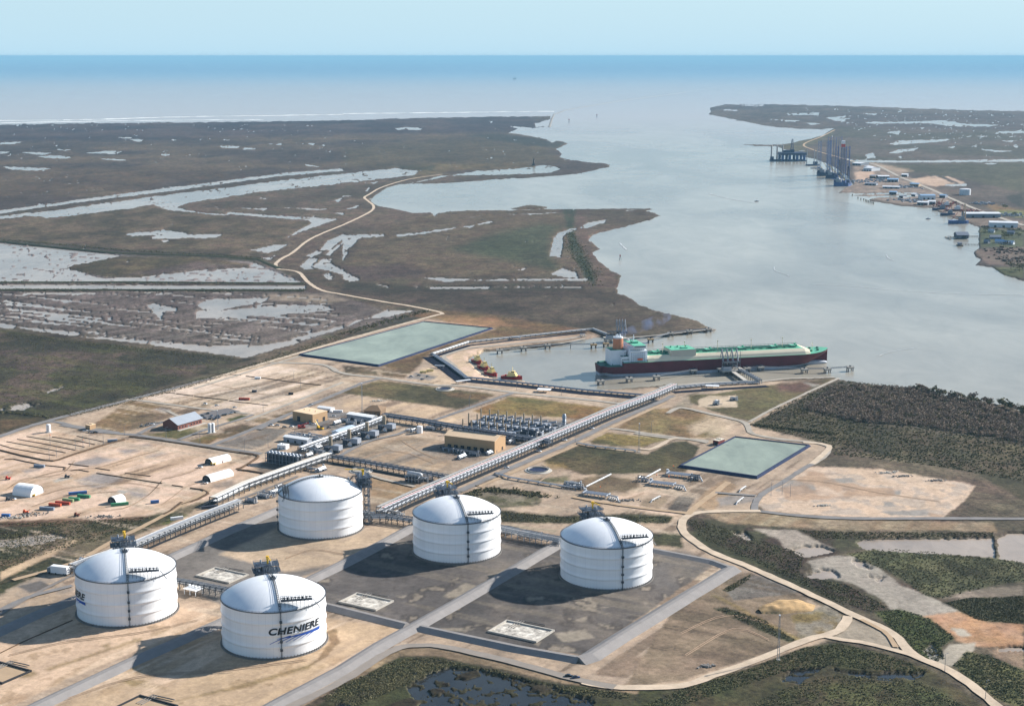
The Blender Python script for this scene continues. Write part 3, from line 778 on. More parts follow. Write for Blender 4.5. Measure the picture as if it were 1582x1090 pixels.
me = bpy.data.meshes.new('ground')
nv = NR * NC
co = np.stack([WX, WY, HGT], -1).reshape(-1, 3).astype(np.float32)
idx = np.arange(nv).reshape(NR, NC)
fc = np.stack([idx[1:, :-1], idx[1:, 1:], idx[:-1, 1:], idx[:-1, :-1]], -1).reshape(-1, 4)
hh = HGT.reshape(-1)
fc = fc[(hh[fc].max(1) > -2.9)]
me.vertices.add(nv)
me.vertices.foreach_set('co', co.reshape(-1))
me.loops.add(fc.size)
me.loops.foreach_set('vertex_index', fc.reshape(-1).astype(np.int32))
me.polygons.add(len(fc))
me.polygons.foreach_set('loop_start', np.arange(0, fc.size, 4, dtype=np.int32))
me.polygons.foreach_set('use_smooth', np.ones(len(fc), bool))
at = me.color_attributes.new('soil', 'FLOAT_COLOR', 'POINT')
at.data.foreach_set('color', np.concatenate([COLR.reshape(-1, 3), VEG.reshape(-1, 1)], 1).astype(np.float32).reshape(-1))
me.update(calc_edges=True)
me.validate()
ground = bpy.data.objects.new('ground', me)
COL.objects.link(ground)
tag(ground, kind='structure')

gm = bpy.data.materials.new('ground')
gm.use_nodes = True
t = gm.node_tree
b = t.nodes['Principled BSDF']
at_ = t.nodes.new('ShaderNodeAttribute')
at_.attribute_name = 'soil'
tc = t.nodes.new('ShaderNodeTexCoord')


def gnoise(scale, det=5, rough=.6):
    n = t.nodes.new('ShaderNodeTexNoise')
    n.inputs['Scale'].default_value = scale
    n.inputs['Detail'].default_value = det
    n.inputs['Roughness'].default_value = rough
    t.links.new(tc.outputs['Object'], n.inputs['Vector'])
    return n


def mth(op, a, b_=None, cl=False):
    m = t.nodes.new('ShaderNodeMath')
    m.operation = op
    m.use_clamp = cl
    for k, q in enumerate((a, b_)):
        if q is None: continue
        if isinstance(q, (int, float)): m.inputs[k].default_value = q
        else: t.links.new(q, m.inputs[k])
    return m.outputs[0]


n1 = gnoise(.22, 6, .7)
n2 = gnoise(.045, 5, .65)
# plants: dark and pale clumps; bare soil: fainter mottling
amp = mth('ADD', mth('MULTIPLY', at_.outputs['Alpha'], 1.35), .45)
d1 = mth('MULTIPLY', mth('SUBTRACT', n1.outputs[0], .5), amp)
d2 = mth('MULTIPLY', mth('SUBTRACT', n2.outputs[0], .5), mth('MULTIPLY', amp, .9))
n4 = gnoise(.9, 3, .7)
d4 = mth('MULTIPLY', mth('SUBTRACT', n4.outputs[0], .5), mth('ADD', mth('MULTIPLY', at_.outputs['Alpha'], .7), .55))
g1 = mth('ADD', mth('ADD', mth('ADD', 1.0, mth('MULTIPLY', d1, 2.0)), d2), d4)
g1 = mth('MAXIMUM', g1, .25)
mx = t.nodes.new('ShaderNodeVectorMath')
mx.operation = 'SCALE'
t.links.new(at_.outputs['Color'], mx.inputs[0])
t.links.new(g1, mx.inputs['Scale'])
hs = t.nodes.new('ShaderNodeHueSaturation')
t.links.new(mx.outputs[0], hs.inputs['Color'])
n3 = gnoise(.02, 4, .6)
t.links.new(mth('ADD', mth('MULTIPLY', mth('SUBTRACT', n3.outputs[0], .5), mth('MULTIPLY', at_.outputs['Alpha'], .12)), .5), hs.inputs['Hue'])
t.links.new(hs.outputs[0], b.inputs['Base Color'])
b.inputs['Roughness'].default_value = .95
b.inputs['Specular IOR Level'].default_value = .15
bp = t.nodes.new('ShaderNodeBump')
bp.inputs['Distance'].default_value = 1.2
t.links.new(mth('ADD', mth('MULTIPLY', at_.outputs['Alpha'], .55), .06), bp.inputs['Strength'])
t.links.new(n1.outputs[0], bp.inputs['Height'])
t.links.new(bp.outputs[0], b.inputs['Normal'])
me.materials.append(gm)


# ---------------------------------------------------------------- water: sea and river in one sheet, marsh water in another
def water_mat(name, near, far=None, rough=.22, bump=.35, spec=.5, y0=7000, y1=30000, sc=.05, big_sc=.0016):
    m = bpy.data.materials.new(name)
    m.use_nodes = True
    t = m.node_tree
    b = t.nodes['Principled BSDF']
    tc = t.nodes.new('ShaderNodeTexCoord')
    n = t.nodes.new('ShaderNodeTexNoise')
    n.inputs['Scale'].default_value = sc
    n.inputs['Detail'].default_value = 8
    n.inputs['Roughness'].default_value = .6
    mp = t.nodes.new('ShaderNodeMapping')
    mp.inputs['Scale'].default_value = (1, .5, 1)
    mp.inputs['Rotation'].default_value = (0, 0, .5)
    t.links.new(tc.outputs['Object'], mp.inputs[0])
    t.links.new(mp.outputs[0], n.inputs['Vector'])
    bp = t.nodes.new('ShaderNodeBump')
    bp.inputs['Strength'].default_value = bump
    bp.inputs['Distance'].default_value = 1.0
    t.links.new(n.outputs[0], bp.inputs['Height'])
    t.links.new(bp.outputs[0], b.inputs['Normal'])
    b.inputs['Roughness'].default_value = rough
    b.inputs['IOR'].default_value = 1.33
    b.inputs['Specular IOR Level'].default_value = spec
    big = t.nodes.new('ShaderNodeTexNoise')
    big.inputs['Scale'].default_value = big_sc
    big.inputs['Detail'].default_value = 6
    big.inputs['Distortion'].default_value = 1.2
    t.links.new(mp.outputs[0], big.inputs['Vector'])
    cr = t.nodes.new('ShaderNodeValToRGB')
    cr.color_ramp.elements[0].position = .38
    cr.color_ramp.elements[1].position = .62
    c = lin(near)
    cr.color_ramp.elements[0].color = (*[q * .8 for q in c], 1)
    cr.color_ramp.elements[1].color = (*[q * 1.14 for q in c], 1)
    t.links.new(big.outputs[0], cr.inputs[0])
    fine = t.nodes.new('ShaderNodeTexNoise')
    fine.inputs['Scale'].default_value = big_sc * 7
    fine.inputs['Detail'].default_value = 9
    fine.inputs['Roughness'].default_value = .7
    fine.inputs['Distortion'].default_value = .8
    t.links.new(mp.outputs[0], fine.inputs['Vector'])
    ml = t.nodes.new('ShaderNodeMapRange')
    ml.inputs['From Min'].default_value, ml.inputs['From Max'].default_value = .3, .7
    ml.inputs['To Min'].default_value, ml.inputs['To Max'].default_value = .86, 1.14
    t.links.new(fine.outputs[0], ml.inputs['Value'])
    vs_ = t.nodes.new('ShaderNodeVectorMath')
    vs_.operation = 'SCALE'
    t.links.new(cr.outputs[0], vs_.inputs[0])
    t.links.new(ml.outputs[0], vs_.inputs['Scale'])
    out = vs_.outputs[0]
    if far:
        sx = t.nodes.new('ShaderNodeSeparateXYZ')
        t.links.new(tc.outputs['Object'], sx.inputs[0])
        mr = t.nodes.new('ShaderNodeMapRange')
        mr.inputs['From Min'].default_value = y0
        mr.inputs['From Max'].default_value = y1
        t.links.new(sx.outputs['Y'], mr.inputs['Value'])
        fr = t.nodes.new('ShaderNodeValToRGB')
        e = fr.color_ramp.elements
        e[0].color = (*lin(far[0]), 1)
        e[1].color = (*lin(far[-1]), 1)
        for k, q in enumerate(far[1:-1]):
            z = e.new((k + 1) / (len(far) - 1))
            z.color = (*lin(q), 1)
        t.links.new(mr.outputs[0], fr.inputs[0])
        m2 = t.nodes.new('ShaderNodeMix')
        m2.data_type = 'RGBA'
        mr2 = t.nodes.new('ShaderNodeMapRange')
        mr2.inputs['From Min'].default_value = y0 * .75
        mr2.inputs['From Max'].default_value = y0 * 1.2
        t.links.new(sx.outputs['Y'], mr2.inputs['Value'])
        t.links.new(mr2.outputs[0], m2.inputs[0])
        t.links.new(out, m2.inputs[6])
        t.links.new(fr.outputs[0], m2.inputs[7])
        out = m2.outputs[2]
    t.links.new(out, b.inputs['Base Color'])
    return m


RSEA = 190000.0
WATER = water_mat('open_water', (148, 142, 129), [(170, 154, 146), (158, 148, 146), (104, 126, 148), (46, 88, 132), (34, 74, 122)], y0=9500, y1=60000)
MARSH = water_mat('marsh_water', (152, 138, 124), rough=.2, bump=.08, spec=.35, big_sc=.006)
DARKW = water_mat('dark_pond_water', (42, 43, 42), rough=.12, bump=.05, big_sc=.02)
GREENW = water_mat('green_pond_water', (140, 148, 132), rough=.35, bump=.12, big_sc=.014)
w_ = MB()
ring = [(RSEA * math.cos(6.2831853 * q / 256), RSEA * math.sin(6.2831853 * q / 256), 0) for q in range(256)]
mid = [(x / 8, y / 8, 0) for x, y, _ in ring]
w_.add(ring + mid + [(0, 0, 0)], [(q, (q + 1) % 256, 256 + (q + 1) % 256, 256 + q) for q in range(256)] + [(256 + q, 256 + (q + 1) % 256, 512) for q in range(256)])
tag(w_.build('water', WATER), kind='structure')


def sheet(name, poly, z, m, kind='structure'):
    q = MB()
    q.add([(p.x, p.y, z) for p in poly], [tuple(range(len(poly)))])
    return tag(q.build(name, m), kind=kind)


sheet('marsh_water', [G(*p) for p in [(-2400, 203), (500, 190), (760, 183), (770, 200), (700, 262), (600, 282), (560, 310), (600, 326), (690, 332), (900, 330), (960, 332), (905, 358),
                                       (905, 400), (930, 440), (930, 470), (700, 482), (540, 520), (200, 610), (-2400, 1240)]], .35, MARSH)
sheet('marsh_water', [G(*p) for p in [(1215, 163.5), (1582, 173), (2600, 184), (2600, 400), (1582, 300), (1400, 300), (1330, 255), (1300, 205), (1180, 185), (1120, 176)]], .35, MARSH)
sheet('marsh_water', [G(*p) for p in [(1065, 800), (1700, 790), (1700, 1010), (1480, 1010), (1160, 905), (1065, 850)]], .35, MARSH)
sheet('pond_water', [G(*p) for p in [(300, 1400), (480, 1040), (640, 1010), (800, 1034), (1000, 1068), (1200, 1020), (1300, 1000), (1450, 1035), (1560, 1150), (1700, 1400)]], .3, DARKW)
sheet('pond_water', [G(*p) for p in [(-600, 930), (-100, 806), (150, 806), (140, 850), (0, 900), (-600, 1060)]], .3, MARSH)
# ---------------------------------------------------------------- roads, paths, embankments
def smooth(P_, step=14.0, sm=True):
    P_ = [Vector((p[0], p[1])) for p in P_]
    out = []
    n = len(P_)
    for k in range(n - 1):
        p0, p1, p2, p3 = P_[max(k - 1, 0)], P_[k], P_[k + 1], P_[min(k + 2, n - 1)]
        m = max(1, int((p2 - p1).length / step))
        for q in range(m):
            u = q / m
            if sm:
                out.append(.5 * ((2 * p1) + (p2 - p0) * u + (2 * p0 - 5 * p1 + 4 * p2 - p3) * u * u + (3 * p1 - p0 - 3 * p2 + p3) * u ** 3))
            else:
                out.append(p1.lerp(p2, u))
    out.append(P_[-1])
    return out


def normals(L):
    N_ = []
    for k in range(len(L)):
        d = (L[min(k + 1, len(L) - 1)] - L[max(k - 1, 0)])
        d = d.normalized() if d.length else Vector((1, 0))
        N_.append(Vector((-d.y, d.x)))
    return N_


rr = random.Random(3)


def ribbon(name, P_, wd, z, m, sm=True, step=9.0, rag=.17):
    L = smooth(P_, step, sm)
    N_ = normals(L)
    b = MB()
    vs, fs = [], []
    for k, (p, n) in enumerate(zip(L, N_)):
        for e in (-1, 1):
            q = p + n * (e * wd / 2 * (1 + rr.uniform(-rag, rag)))
            vs.append((q.x, q.y, z))
        if k: fs.append((2 * k - 2, 2 * k, 2 * k + 1, 2 * k - 1))
    b.add(vs, fs)
    return tag(b.build(name, m), kind='structure')


def seenmat(name, rgb, **k):
    return mat(name, rgb, seen=True, rough=.95, spec=.15, **k)


ASPH = seenmat('worn_asphalt', (152, 148, 146), var=.24, sc=.06)
SHELLR = seenmat('shell_road', (232, 210, 184), var=.24, sc=.08)
PALER = seenmat('pale_gravel', (196, 186, 172), var=.24, sc=.08)
TRACK = seenmat('dirt_track', (206, 178, 146), var=.15, sc=.08)
GRAVD = seenmat('dike_gravel', (166, 161, 158), var=.12, sc=.12, bump=.3)
RIPRAP = seenmat('riprap', (172, 166, 158), var=.3, sc=.4, bump=.8)
ZR = GL + .32
rz_ = [0]


def road(name, s, wd, m, sm=True, **k):
    rz_[0] += 1
    return ribbon(name, W(s) if isinstance(s, str) else [G(*p) for p in s], wd, ZR + .012 * rz_[0], m, sm, **k)


road('levee_road', [(-900, 1010), (-300, 785), (0, 674), (85, 647), (217, 613), (340, 581)], 9, ASPH)
road('levee_road', [(330, 583.5), (340, 581), (440, 551.5), (530, 526), (610, 504), (660, 490.5), (678, 486), (683.5, 485), (679, 482), (666, 479), (630, 472), (598, 467), (530, 455), (496, 448), (475, 435), (462, 421), (440, 416.5), (431, 416), (426, 408), (436, 399), (451.6, 390.6), (475, 372),
                    (499, 360), (530, 347.5), (557, 335), (574, 325.5), (577, 318), (568, 310), (563, 305), (571, 300), (591, 289), (632, 277), (683, 269.5)], 8, SHELLR)
road('shell_road', [(300, 600), (340, 588), (440, 557), (530, 531)], 5, PALER)
road('asphalt_road', [(70, 651), (90, 652), (146, 666), (210.5, 672), (282, 682.6), (345, 692), (404, 701)], 8, ASPH)
road('gate_apron', [(96, 656), (120, 660), (150, 664), (180, 669)], 12, ASPH)
road('asphalt_road', [(325, 689), (345, 681), (401, 658.6), (456, 636), (500, 617), (560, 591.5), (592, 583)], 8, ASPH, sm=False)
road('asphalt_road', [(380, 650), (408.6, 639), (446.5, 624), (500, 602.5), (530, 590.5)], 6, PALER, sm=False)
road('asphalt_road', [(195, 617), (220, 619), (257, 624), (323, 632.5), (385, 639)], 6, PALER)
road('asphalt_road', [(276, 679), (290, 674), (321, 662.5), (370, 648), (392, 640)], 6, ASPH)
road('asphalt_path', [(214, 670), (236, 659), (252, 651)], 7, ASPH)
road('asphalt_path', [(257, 634), (270, 640), (282, 647)], 5, PALER)
road('car_park', 'r 575 455 680 420 850 385', 28, seenmat('park_asphalt', (132, 128, 128), var=.12, sc=.1), sm=False, rag=.02)
road('asphalt_road', 'e -330 590 -100 598 0 638 180 660 400 690 560 697 800 728 1100 757 1280 778', 8, PALER)
road('asphalt_road', 'e 775 727 640 772 520 815 420 850', 7, ASPH)
road('asphalt_road', [(1040, 611), (1019, 621), (980, 638), (940, 655.5), (888.5, 681), (813, 713), (763, 735), (707, 760), (690, 768)], 8.5, ASPH)
road('shell_path', [(1030, 622), (985, 642), (940, 663), (888, 689), (815, 720), (740, 752)], 4.5, TRACK)
road('asphalt_road', 'e 1205 888 1300 898 1400 915 1561 935 1660 955', 6, PALER)
road('asphalt_road', 's 0 145 270 182 480 194 570 205', 6, PALER)
road('shell_road', 's 340 182 280 190 200 235 110 270 40 262', 6, SHELLR)
road('shell_road', 'g -60 820 0 795 130 822 230 845 290 862 310 895 330 915 400 930 470 940 560 948 640 960 672 970 670 990 640 1025 600 1050', 7, PALER)
road('shell_road', 's 1290 215 1420 222 1490 240 1460 290 1400 345 1350 385', 6.5, SHELLR)
road('gravel_road', 's 1360 380 1270 430 1150 510 1060 560 980 610 930 670 915 740', 7, ASPH)
road('dike_path', 'g 720 660 600 715 430 795 310 860', 5, PALER)
road('dike_path', [(1018, 598.5), (1060, 593.5), (1112, 590.8), (1179, 588.8), (1220, 585), (1289, 583.2)], 6, PALER)
road('dike_path', [(905, 523), (870, 530), (832, 534.5), (775, 540)], 5, PALER)
road('rock_spit', [(960, 522.5), (1000, 519.5), (1050, 514.5), (1080, 511), (1106, 508.5)], 8, RIPRAP)
road('shell_road', 'm 440 610 380 560 300 480 240 430 300 400 440 360 600 345 900 315 1200 290 1400 255', 7, PALER)
road('gravel_road', [(1700, 800), (1582, 801.5), (1459.5, 801), (1323.6, 801), (1240, 797), (1175, 790)], 8, ASPH)
road('shell_road', [(1175, 789.5), (1120, 789.6), (1080, 792), (1060, 799), (1053.7, 810), (1059, 825), (1096, 851), (1154, 874.5), (1242, 913.5), (1313.5, 947.5), (1378, 978), (1412, 1012), (1459.5, 1032), (1500, 1058), (1527, 1080), (1600, 1140)], 8, SHELLR)
road('shell_road', [(900, 1054), (960, 1062), (1052, 1059.6), (1100, 1044), (1154, 1025.6), (1242, 990), (1285, 979), (1303, 967), (1310, 952)], 8, SHELLR)
road('shell_road', [(1275, 983), (1300, 988), (1330, 992), (1380, 1004), (1416, 1014)], 6, SHELLR)
road('dirt_track', [(1330, 957), (1365, 975), (1378, 990), (1384, 1000)], 4, TRACK)
road('gravel_road', [(380, 1130), (450, 1092), (530, 1052), (598, 1009), (632, 998), (665, 997), (700, 1002), (788, 1022), (886.5, 1049), (950, 1062)], 8, seenmat('grey_track', (168, 158, 148), var=.12, sc=.1))
road('shell_road', [(1062, 795), (1085, 775), (1105, 761), (1125, 745)], 7, TRACK)
road('gravel_road', [(1105, 761), (1130, 763), (1168, 766)], 5, ASPH)
road('dirt_track', [(885, 768), (930, 776), (985, 784), (1035, 790), (1062, 793)], 6, TRACK)
road('gravel_road', [(460, 736), (400, 760), (330, 786), (240, 826), (160, 866), (60, 915), (-60, 985)], 4, seenmat('track_grey', (150, 142, 136), var=.12, sc=.1))
road('shell_road', [(480, 722), (420, 741), (360, 765)], 6, TRACK)
road('dirt_track', 'h 950 110 860 160 700 250 520 340 330 440 60 520', 6, TRACK)
road('gravel_road', 'h 0 660 120 600 330 545', 6, ASPH)
road('gravel_road', 'k 650 545 760 480 900 420 1130 365 1200 330 1280 318', 6, ASPH)
road('gravel_road', 'k 870 690 1000 730 1250 790', 5, PALER)
road('gravel_road', 'k 0 330 150 260 260 200 380 150', 6, ASPH, sm=False)
# Texas shore road
road('shore_road', 'c 790 560 880 572 1000 630 1130 682 1240 732 1380 790 1561 850', 14, PALER)
road('shore_road', 'c 700 415 640 445 560 480 600 505 720 540 790 560', 10, TRACK)



def berm(name, P_, crest, h, run, m, z0=GL - .3, sm=False, step=20):
    """embankment with sloping sides"""
    L = smooth(P_, step, sm)
    N_ = normals(L)
    b = MB()
    secs = []
    for p, n in zip(L, N_):
        s_ = []
        for o_, z in ((-crest / 2 - run, z0), (-crest / 2, z0 + h), (crest / 2, z0 + h), (crest / 2 + run, z0)):
            q = p + n * (o_ + rr.uniform(-.25, .25))
            s_.append((q.x, q.y, z))
        secs.append(s_)
    n = 4
    vs = [p for q in secs for p in q]
    fs = []
    for k in range(len(secs) - 1):
        for q in range(3):
            fs.append((k * n + q, k * n + q + 1, (k + 1) * n + q + 1, (k + 1) * n + q))
    fs += [(0, 1, 2, 3), tuple(len(vs) - 4 + q for q in (3, 2, 1, 0))]
    b.add(vs, fs)
    return tag(b.build(name, m), kind='structure')


def bermp(P_, crest=4, h=3.0, run=6.5, m=GRAVD, name='containment_dike', **k):
    return berm(name, [G(*p) for p in P_], crest, h, run, m, **k)


bermp([(440, 783), (345, 824), (250, 868), (150, 912), (60, 948), (-120, 1030)])
bermp([(642, 812), (585, 843), (530, 871), (455, 908), (343, 961), (200, 1024), (60, 1090), (-60, 1150)])
bermp([(866, 838), (800, 877), (740, 912), (645, 966), (590, 996), (530, 1034), (420, 1092), (330, 1145)])
bermp([(500, 936), (560, 951), (628, 968)], crest=3, h=3.6, run=5)
bermp([(650, 971), (700, 982), (800, 1003), (895, 1020)], crest=3, h=3.4, run=5.5)
bermp([(893, 1021), (912, 1015), (960, 984), (1040, 935), (1132, 879)], crest=3.5, h=3.6, run=7.5)
bermp([(1130, 879), (1100, 868), (1050, 858), (1008, 850)], crest=3, h=2.5, run=5)
GRASSB = seenmat('grassy_bank', (74, 76, 54), var=.35, sc=.15)
bermp([(0, 436.5), (200, 435.8), (470, 438)], crest=5, h=2, run=5, m=GRASSB, name='marsh_levee')
bermp([(0, 448.5), (220, 448), (470, 449.5)], crest=4, h=2, run=4, m=GRASSB, name='marsh_levee')
bermp([(-300, 350), (0, 373), (70, 380), (180, 391), (330, 396), (400, 401), (432, 415)], crest=5, h=2, run=6, m=GRASSB, name='marsh_levee')
# jetties of rock at the river mouth
berm('rock_jetty', W('b 938 403 950 365 960 345 1010 325 1110 308 1280 280 1420 262 1561 243', 0), 6, 2.2, 6, RIPRAP, z0=-.5)
berm('rock_jetty', W('c 285 482 430 484 500 480', 0), 5, 2.0, 5, RIPRAP, z0=-.5)
# surf and foam streaks
FOAM = mat('foam', (176, 180, 180), .9, var=.25, sc=.02)
SURF = mat('surf', (226, 226, 222), .9, var=.15, sc=.004)
for k, (a_, wd_) in enumerate((('a -1500 372 0 372 400 368 800 356 1200 350 1561 345', 80), ('b 0 341 300 338 700 333 900 331 960 331', 80), ('a 0 383 300 378 700 372 1200 368', 60))):
    ribbon('surf', W(a_, 0), wd_, .5, SURF, True, 60, .95)
for a_ in ('g 425 155 430 172 470 185 490 195', 'g 600 232 820 245 1000 262 1300 277 1561 281', 'g 900 560 925 548 1000 532 1060 525', 'g 935 100 945 115 970 125'):
    ribbon('foam_line', W(a_, 0), 1.7, .5, FOAM, True, 8, .95)
for a_ in ('c 0 245 200 215 380 190', 'c 130 705 230 730 330 745', 'b 1260 930 1290 960'):
    ribbon('foam_line', W(a_, 0), 4, .5, FOAM, True, 20, .95)


# ---------------------------------------------------------------- ponds of treated water, held by lined banks
def basin(label, corners, h=2.6, run=5.0):
    P_ = [Vector((p[0], p[1])) for p in corners]
    c = sum(P_, Vector((0, 0))) / len(P_)
    root = thing('retention_pond', label, 'pond', (c.x, c.y, GL))
    Q = [p - c for p in P_]
    Q3 = [q * (1 - 2.2 / q.length) for q in Q]
    ins = [q * (1 - (2.2 + run) / q.length) for q in Q]
    out = [q * (1 + run / q.length) for q in Q]
    b = MB()
    n = len(Q)
    vs = [(q.x, q.y, -.4) for q in out] + [(q.x, q.y, h) for q in Q] + [(q.x, q.y, h) for q in Q3] + [(q.x, q.y, .2) for q in ins]
    b.add(vs, [(r * n + k, r * n + (k + 1) % n, (r + 1) * n + (k + 1) % n, (r + 1) * n + k) for r in range(3) for k in range(n)])
    b.build('liner_bank', NAVY, root)
    b = MB()
    wv = [q * (1 - 3.4 / q.length) for q in Q]
    b.add([(q.x, q.y, h - .9) for q in wv], [tuple(range(n))])
    b.build('water_surface', GREENW, root)
    return root


basin('long pale green pond with dark liner beside the levee road', [G(463, 549), G(585, 566), G(760, 508), G(655, 498)], run=4)
basin('smaller square green pond with a red pump house on its bank', W('s 345 402 935 488 1335 245 770 180'), run=3.4)
# lined pipe trench round the basin
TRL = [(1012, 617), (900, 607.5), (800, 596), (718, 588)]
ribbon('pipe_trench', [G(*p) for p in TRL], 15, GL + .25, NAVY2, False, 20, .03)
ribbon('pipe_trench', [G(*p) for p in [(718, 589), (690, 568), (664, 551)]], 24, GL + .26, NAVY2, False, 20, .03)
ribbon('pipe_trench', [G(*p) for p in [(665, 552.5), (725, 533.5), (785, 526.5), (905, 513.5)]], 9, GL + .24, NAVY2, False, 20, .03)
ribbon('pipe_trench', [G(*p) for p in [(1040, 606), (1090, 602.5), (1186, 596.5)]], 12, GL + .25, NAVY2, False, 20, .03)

# low earth ridges and silt fences on the sand
RIDGE = seenmat('ridge_soil', (112, 90, 70), var=.35, sc=.2)
for q in ('q 0 282 110 316 300 350 520 384', 'q 62 254 300 297 615 358', 'q 162 231 420 276 705 333', 'q 250 206 520 250 790 304', 'q 490 210 700 243 890 281', 'q 720 203 970 255'):
    berm('soil_ridge', W(q), .5, .7, .45, RIDGE, GL - .1)
for q, w_ in (('q -40 325 60 350 200 385 420 430 500 436 545 425 700 370 975 285 1160 235', 3), ('q 40 422 130 418 400 475 612 496 598 518', 1.6), ('q 645 463 830 488', 1.6), ('q 895 502 1030 523', 1.2), ('q 660 526 740 519 832 536', 1.4), ('q 905 550 1200 596 1514 646', 1.6),
              ('q 1170 548 1410 579', 1), ('u 20 715 110 670 230 575', 4), ('u 335 408 470 425 520 450 535 470 420 535 230 600', 3), ('u 120 373 245 391', 1.8), ('u 870 185 920 170 1000 125 1100 60 1120 35 1060 10 900 -10', 3), ('u 890 195 1000 205 1180 235 1210 260 1200 278', 4),
              ('r 300 247 370 246', 1.4), ('r 385 255 520 270', 1.4), ('r 530 275 800 305', 1.6), ('r 815 312 1130 349', 1.2), ('r 950 111 1100 128 1330 160 1560 185', 2), ('r 800 97 910 102', 1), ('r 410 196 560 160 780 100', 1.2), ('r 0 604 200 628 500 672 800 722 1000 752', 2.5),
              ('i 0 655 260 715', 1.4), ('h 0 850 100 800 330 700', .8), ('h 760 800 1000 700', 1.2)):
    berm('soil_ridge', W(q), w_ * .5, .5 + w_ * .22, w_ * .5, RIDGE, GL - .1, step=8)
SHADECON = mat('trench_shadow_lining', (44, 46, 50), .9, var=.3, sc=.2, spec=.1)  # flat strips: the deep trench's shade is put into the dark lining colour
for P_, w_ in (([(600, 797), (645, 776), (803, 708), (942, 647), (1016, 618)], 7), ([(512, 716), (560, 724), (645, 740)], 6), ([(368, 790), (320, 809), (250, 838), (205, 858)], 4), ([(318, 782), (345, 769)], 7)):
    ribbon('spill_trench', [G(*p) for p in P_], w_, GL + .3, SHADECON, False, 12, .04)

# wheel tracks worn into the sand
TRK = seenmat('wheel_track', (204, 174, 146), var=.25, sc=.3)
for q in ('q 200 640 420 560 640 520 900 500 1180 420 1500 330', 'q 380 760 620 690 900 660 1200 640 1500 690', 'q 300 860 560 780 820 740 1100 720', 'q 60 700 240 600 560 560 700 430', 'q 900 900 1150 880 1380 760 1514 620', 'u 0 600 160 480 300 380 520 320', 'u 0 300 200 260 420 180 560 60', 'r 300 300 620 250 1000 190 1400 160', 'r 420 330 800 250 1200 260 1420 220',
          'r 560 150 800 200 1100 260', 'k 830 560 1000 500 1200 520 1400 600', 'k 1150 420 1280 500 1420 560', 'h 40 860 300 800 620 760 900 700', 'h 300 1060 620 960 1000 930 1400 880', 'h 1300 420 1420 380 1561 400', 'j 0 760 200 680 420 720', 'j 20 860 240 740 400 790',
          'j 420 60 640 70 900 120 1180 160', 'z 300 520 600 460 760 400', 'l 1020 660 1100 720 1000 800', 'l 700 830 900 800 1100 840'):
    L = W(q)
    for o_ in (-1.1, 1.1):
        ribbon('wheel_track', [Vector((p.x, p.y + o_ * 1.4, 0)) for p in L], .75, GL + .28, TRK, True, 10, .5)
# ---------------------------------------------------------------- storage tanks
TR, TW, TD = 39.0, 36.0, 13.0
RINGS = (9.0, 18.0, 27.0)


def tank_r(z):
    r = TR
    for q in RINGS:
        d = z - q
        r += .6 * math.exp(-(d / (1.9 if d > 0 else .5)) ** 2)
    return r


DRAD = (TR * TR + TD * TD) / (2 * TD)


def dome_z(r):
    return TW + math.sqrt(max(DRAD * DRAD - r * r, 0)) - (DRAD - TD)


def tank_material():
    m = bpy.data.materials.new('tank_white_plates')
    m.use_nodes = True
    t = m.node_tree
    b = t.nodes['Principled BSDF']
    tc = t.nodes.new('ShaderNodeTexCoord')
    sx = t.nodes.new('ShaderNodeSeparateXYZ')
    t.links.new(tc.outputs['Object'], sx.inputs[0])
    an = t.nodes.new('ShaderNodeMath'); an.operation = 'ARCTAN2'
    t.links.new(sx.outputs['Y'], an.inputs[0]); t.links.new(sx.outputs['X'], an.inputs[1])
    sc = t.nodes.new('ShaderNodeMath'); sc.operation = 'MULTIPLY'; sc.inputs[1].default_value = 48 / 6.2831853
    t.links.new(an.outputs[0], sc.inputs[0])
    fr = t.nodes.new('ShaderNodeMath'); fr.operation = 'PINGPONG'; fr.inputs[1].default_value = .5
    t.links.new(sc.outputs[0], fr.inputs[0])
    ls = t.nodes.new('ShaderNodeMath'); ls.operation = 'LESS_THAN'; ls.inputs[1].default_value = .03
    t.links.new(fr.outputs[0], ls.inputs[0])
    n = t.nodes.new('ShaderNodeTexNoise'); n.inputs['Scale'].default_value = .12; n.inputs['Detail'].default_value = 7
    mp = t.nodes.new('ShaderNodeMapping'); mp.inputs['Scale'].default_value = (1, 1, .18)
    t.links.new(tc.outputs['Object'], mp.inputs[0]); t.links.new(mp.outputs[0], n.inputs['Vector'])
    cr = t.nodes.new('ShaderNodeValToRGB')
    cr.color_ramp.elements[0].color = (*lin((231, 232, 234)), 1); cr.color_ramp.elements[0].position = .32
    cr.color_ramp.elements[1].color = (*lin((238, 239, 240)), 1); cr.color_ramp.elements[1].position = .6
    t.links.new(n.outputs[0], cr.inputs[0])
    mx = t.nodes.new('ShaderNodeMix'); mx.data_type = 'RGBA'
    t.links.new(ls.outputs[0], mx.inputs[0]); t.links.new(cr.outputs[0], mx.inputs[6])
    mx.inputs[7].default_value = (*lin((224, 226, 229)), 1)
    t.links.new(mx.outputs[2], b.inputs['Base Color'])
    b.inputs['Roughness'].default_value = .38
    return m


TANKM = tank_material()


def rail(b, P_, h=1.1, r=.09):
    for z in (h * .5, h):
        for p, q in zip(P_, P_[1:]):
            b.bar((p[0], p[1], p[2] + z), (q[0], q[1], q[2] + z), r, 3)
    for p in P_:
        b.bar(p, (p[0], p[1], p[2] + h), r, 3)


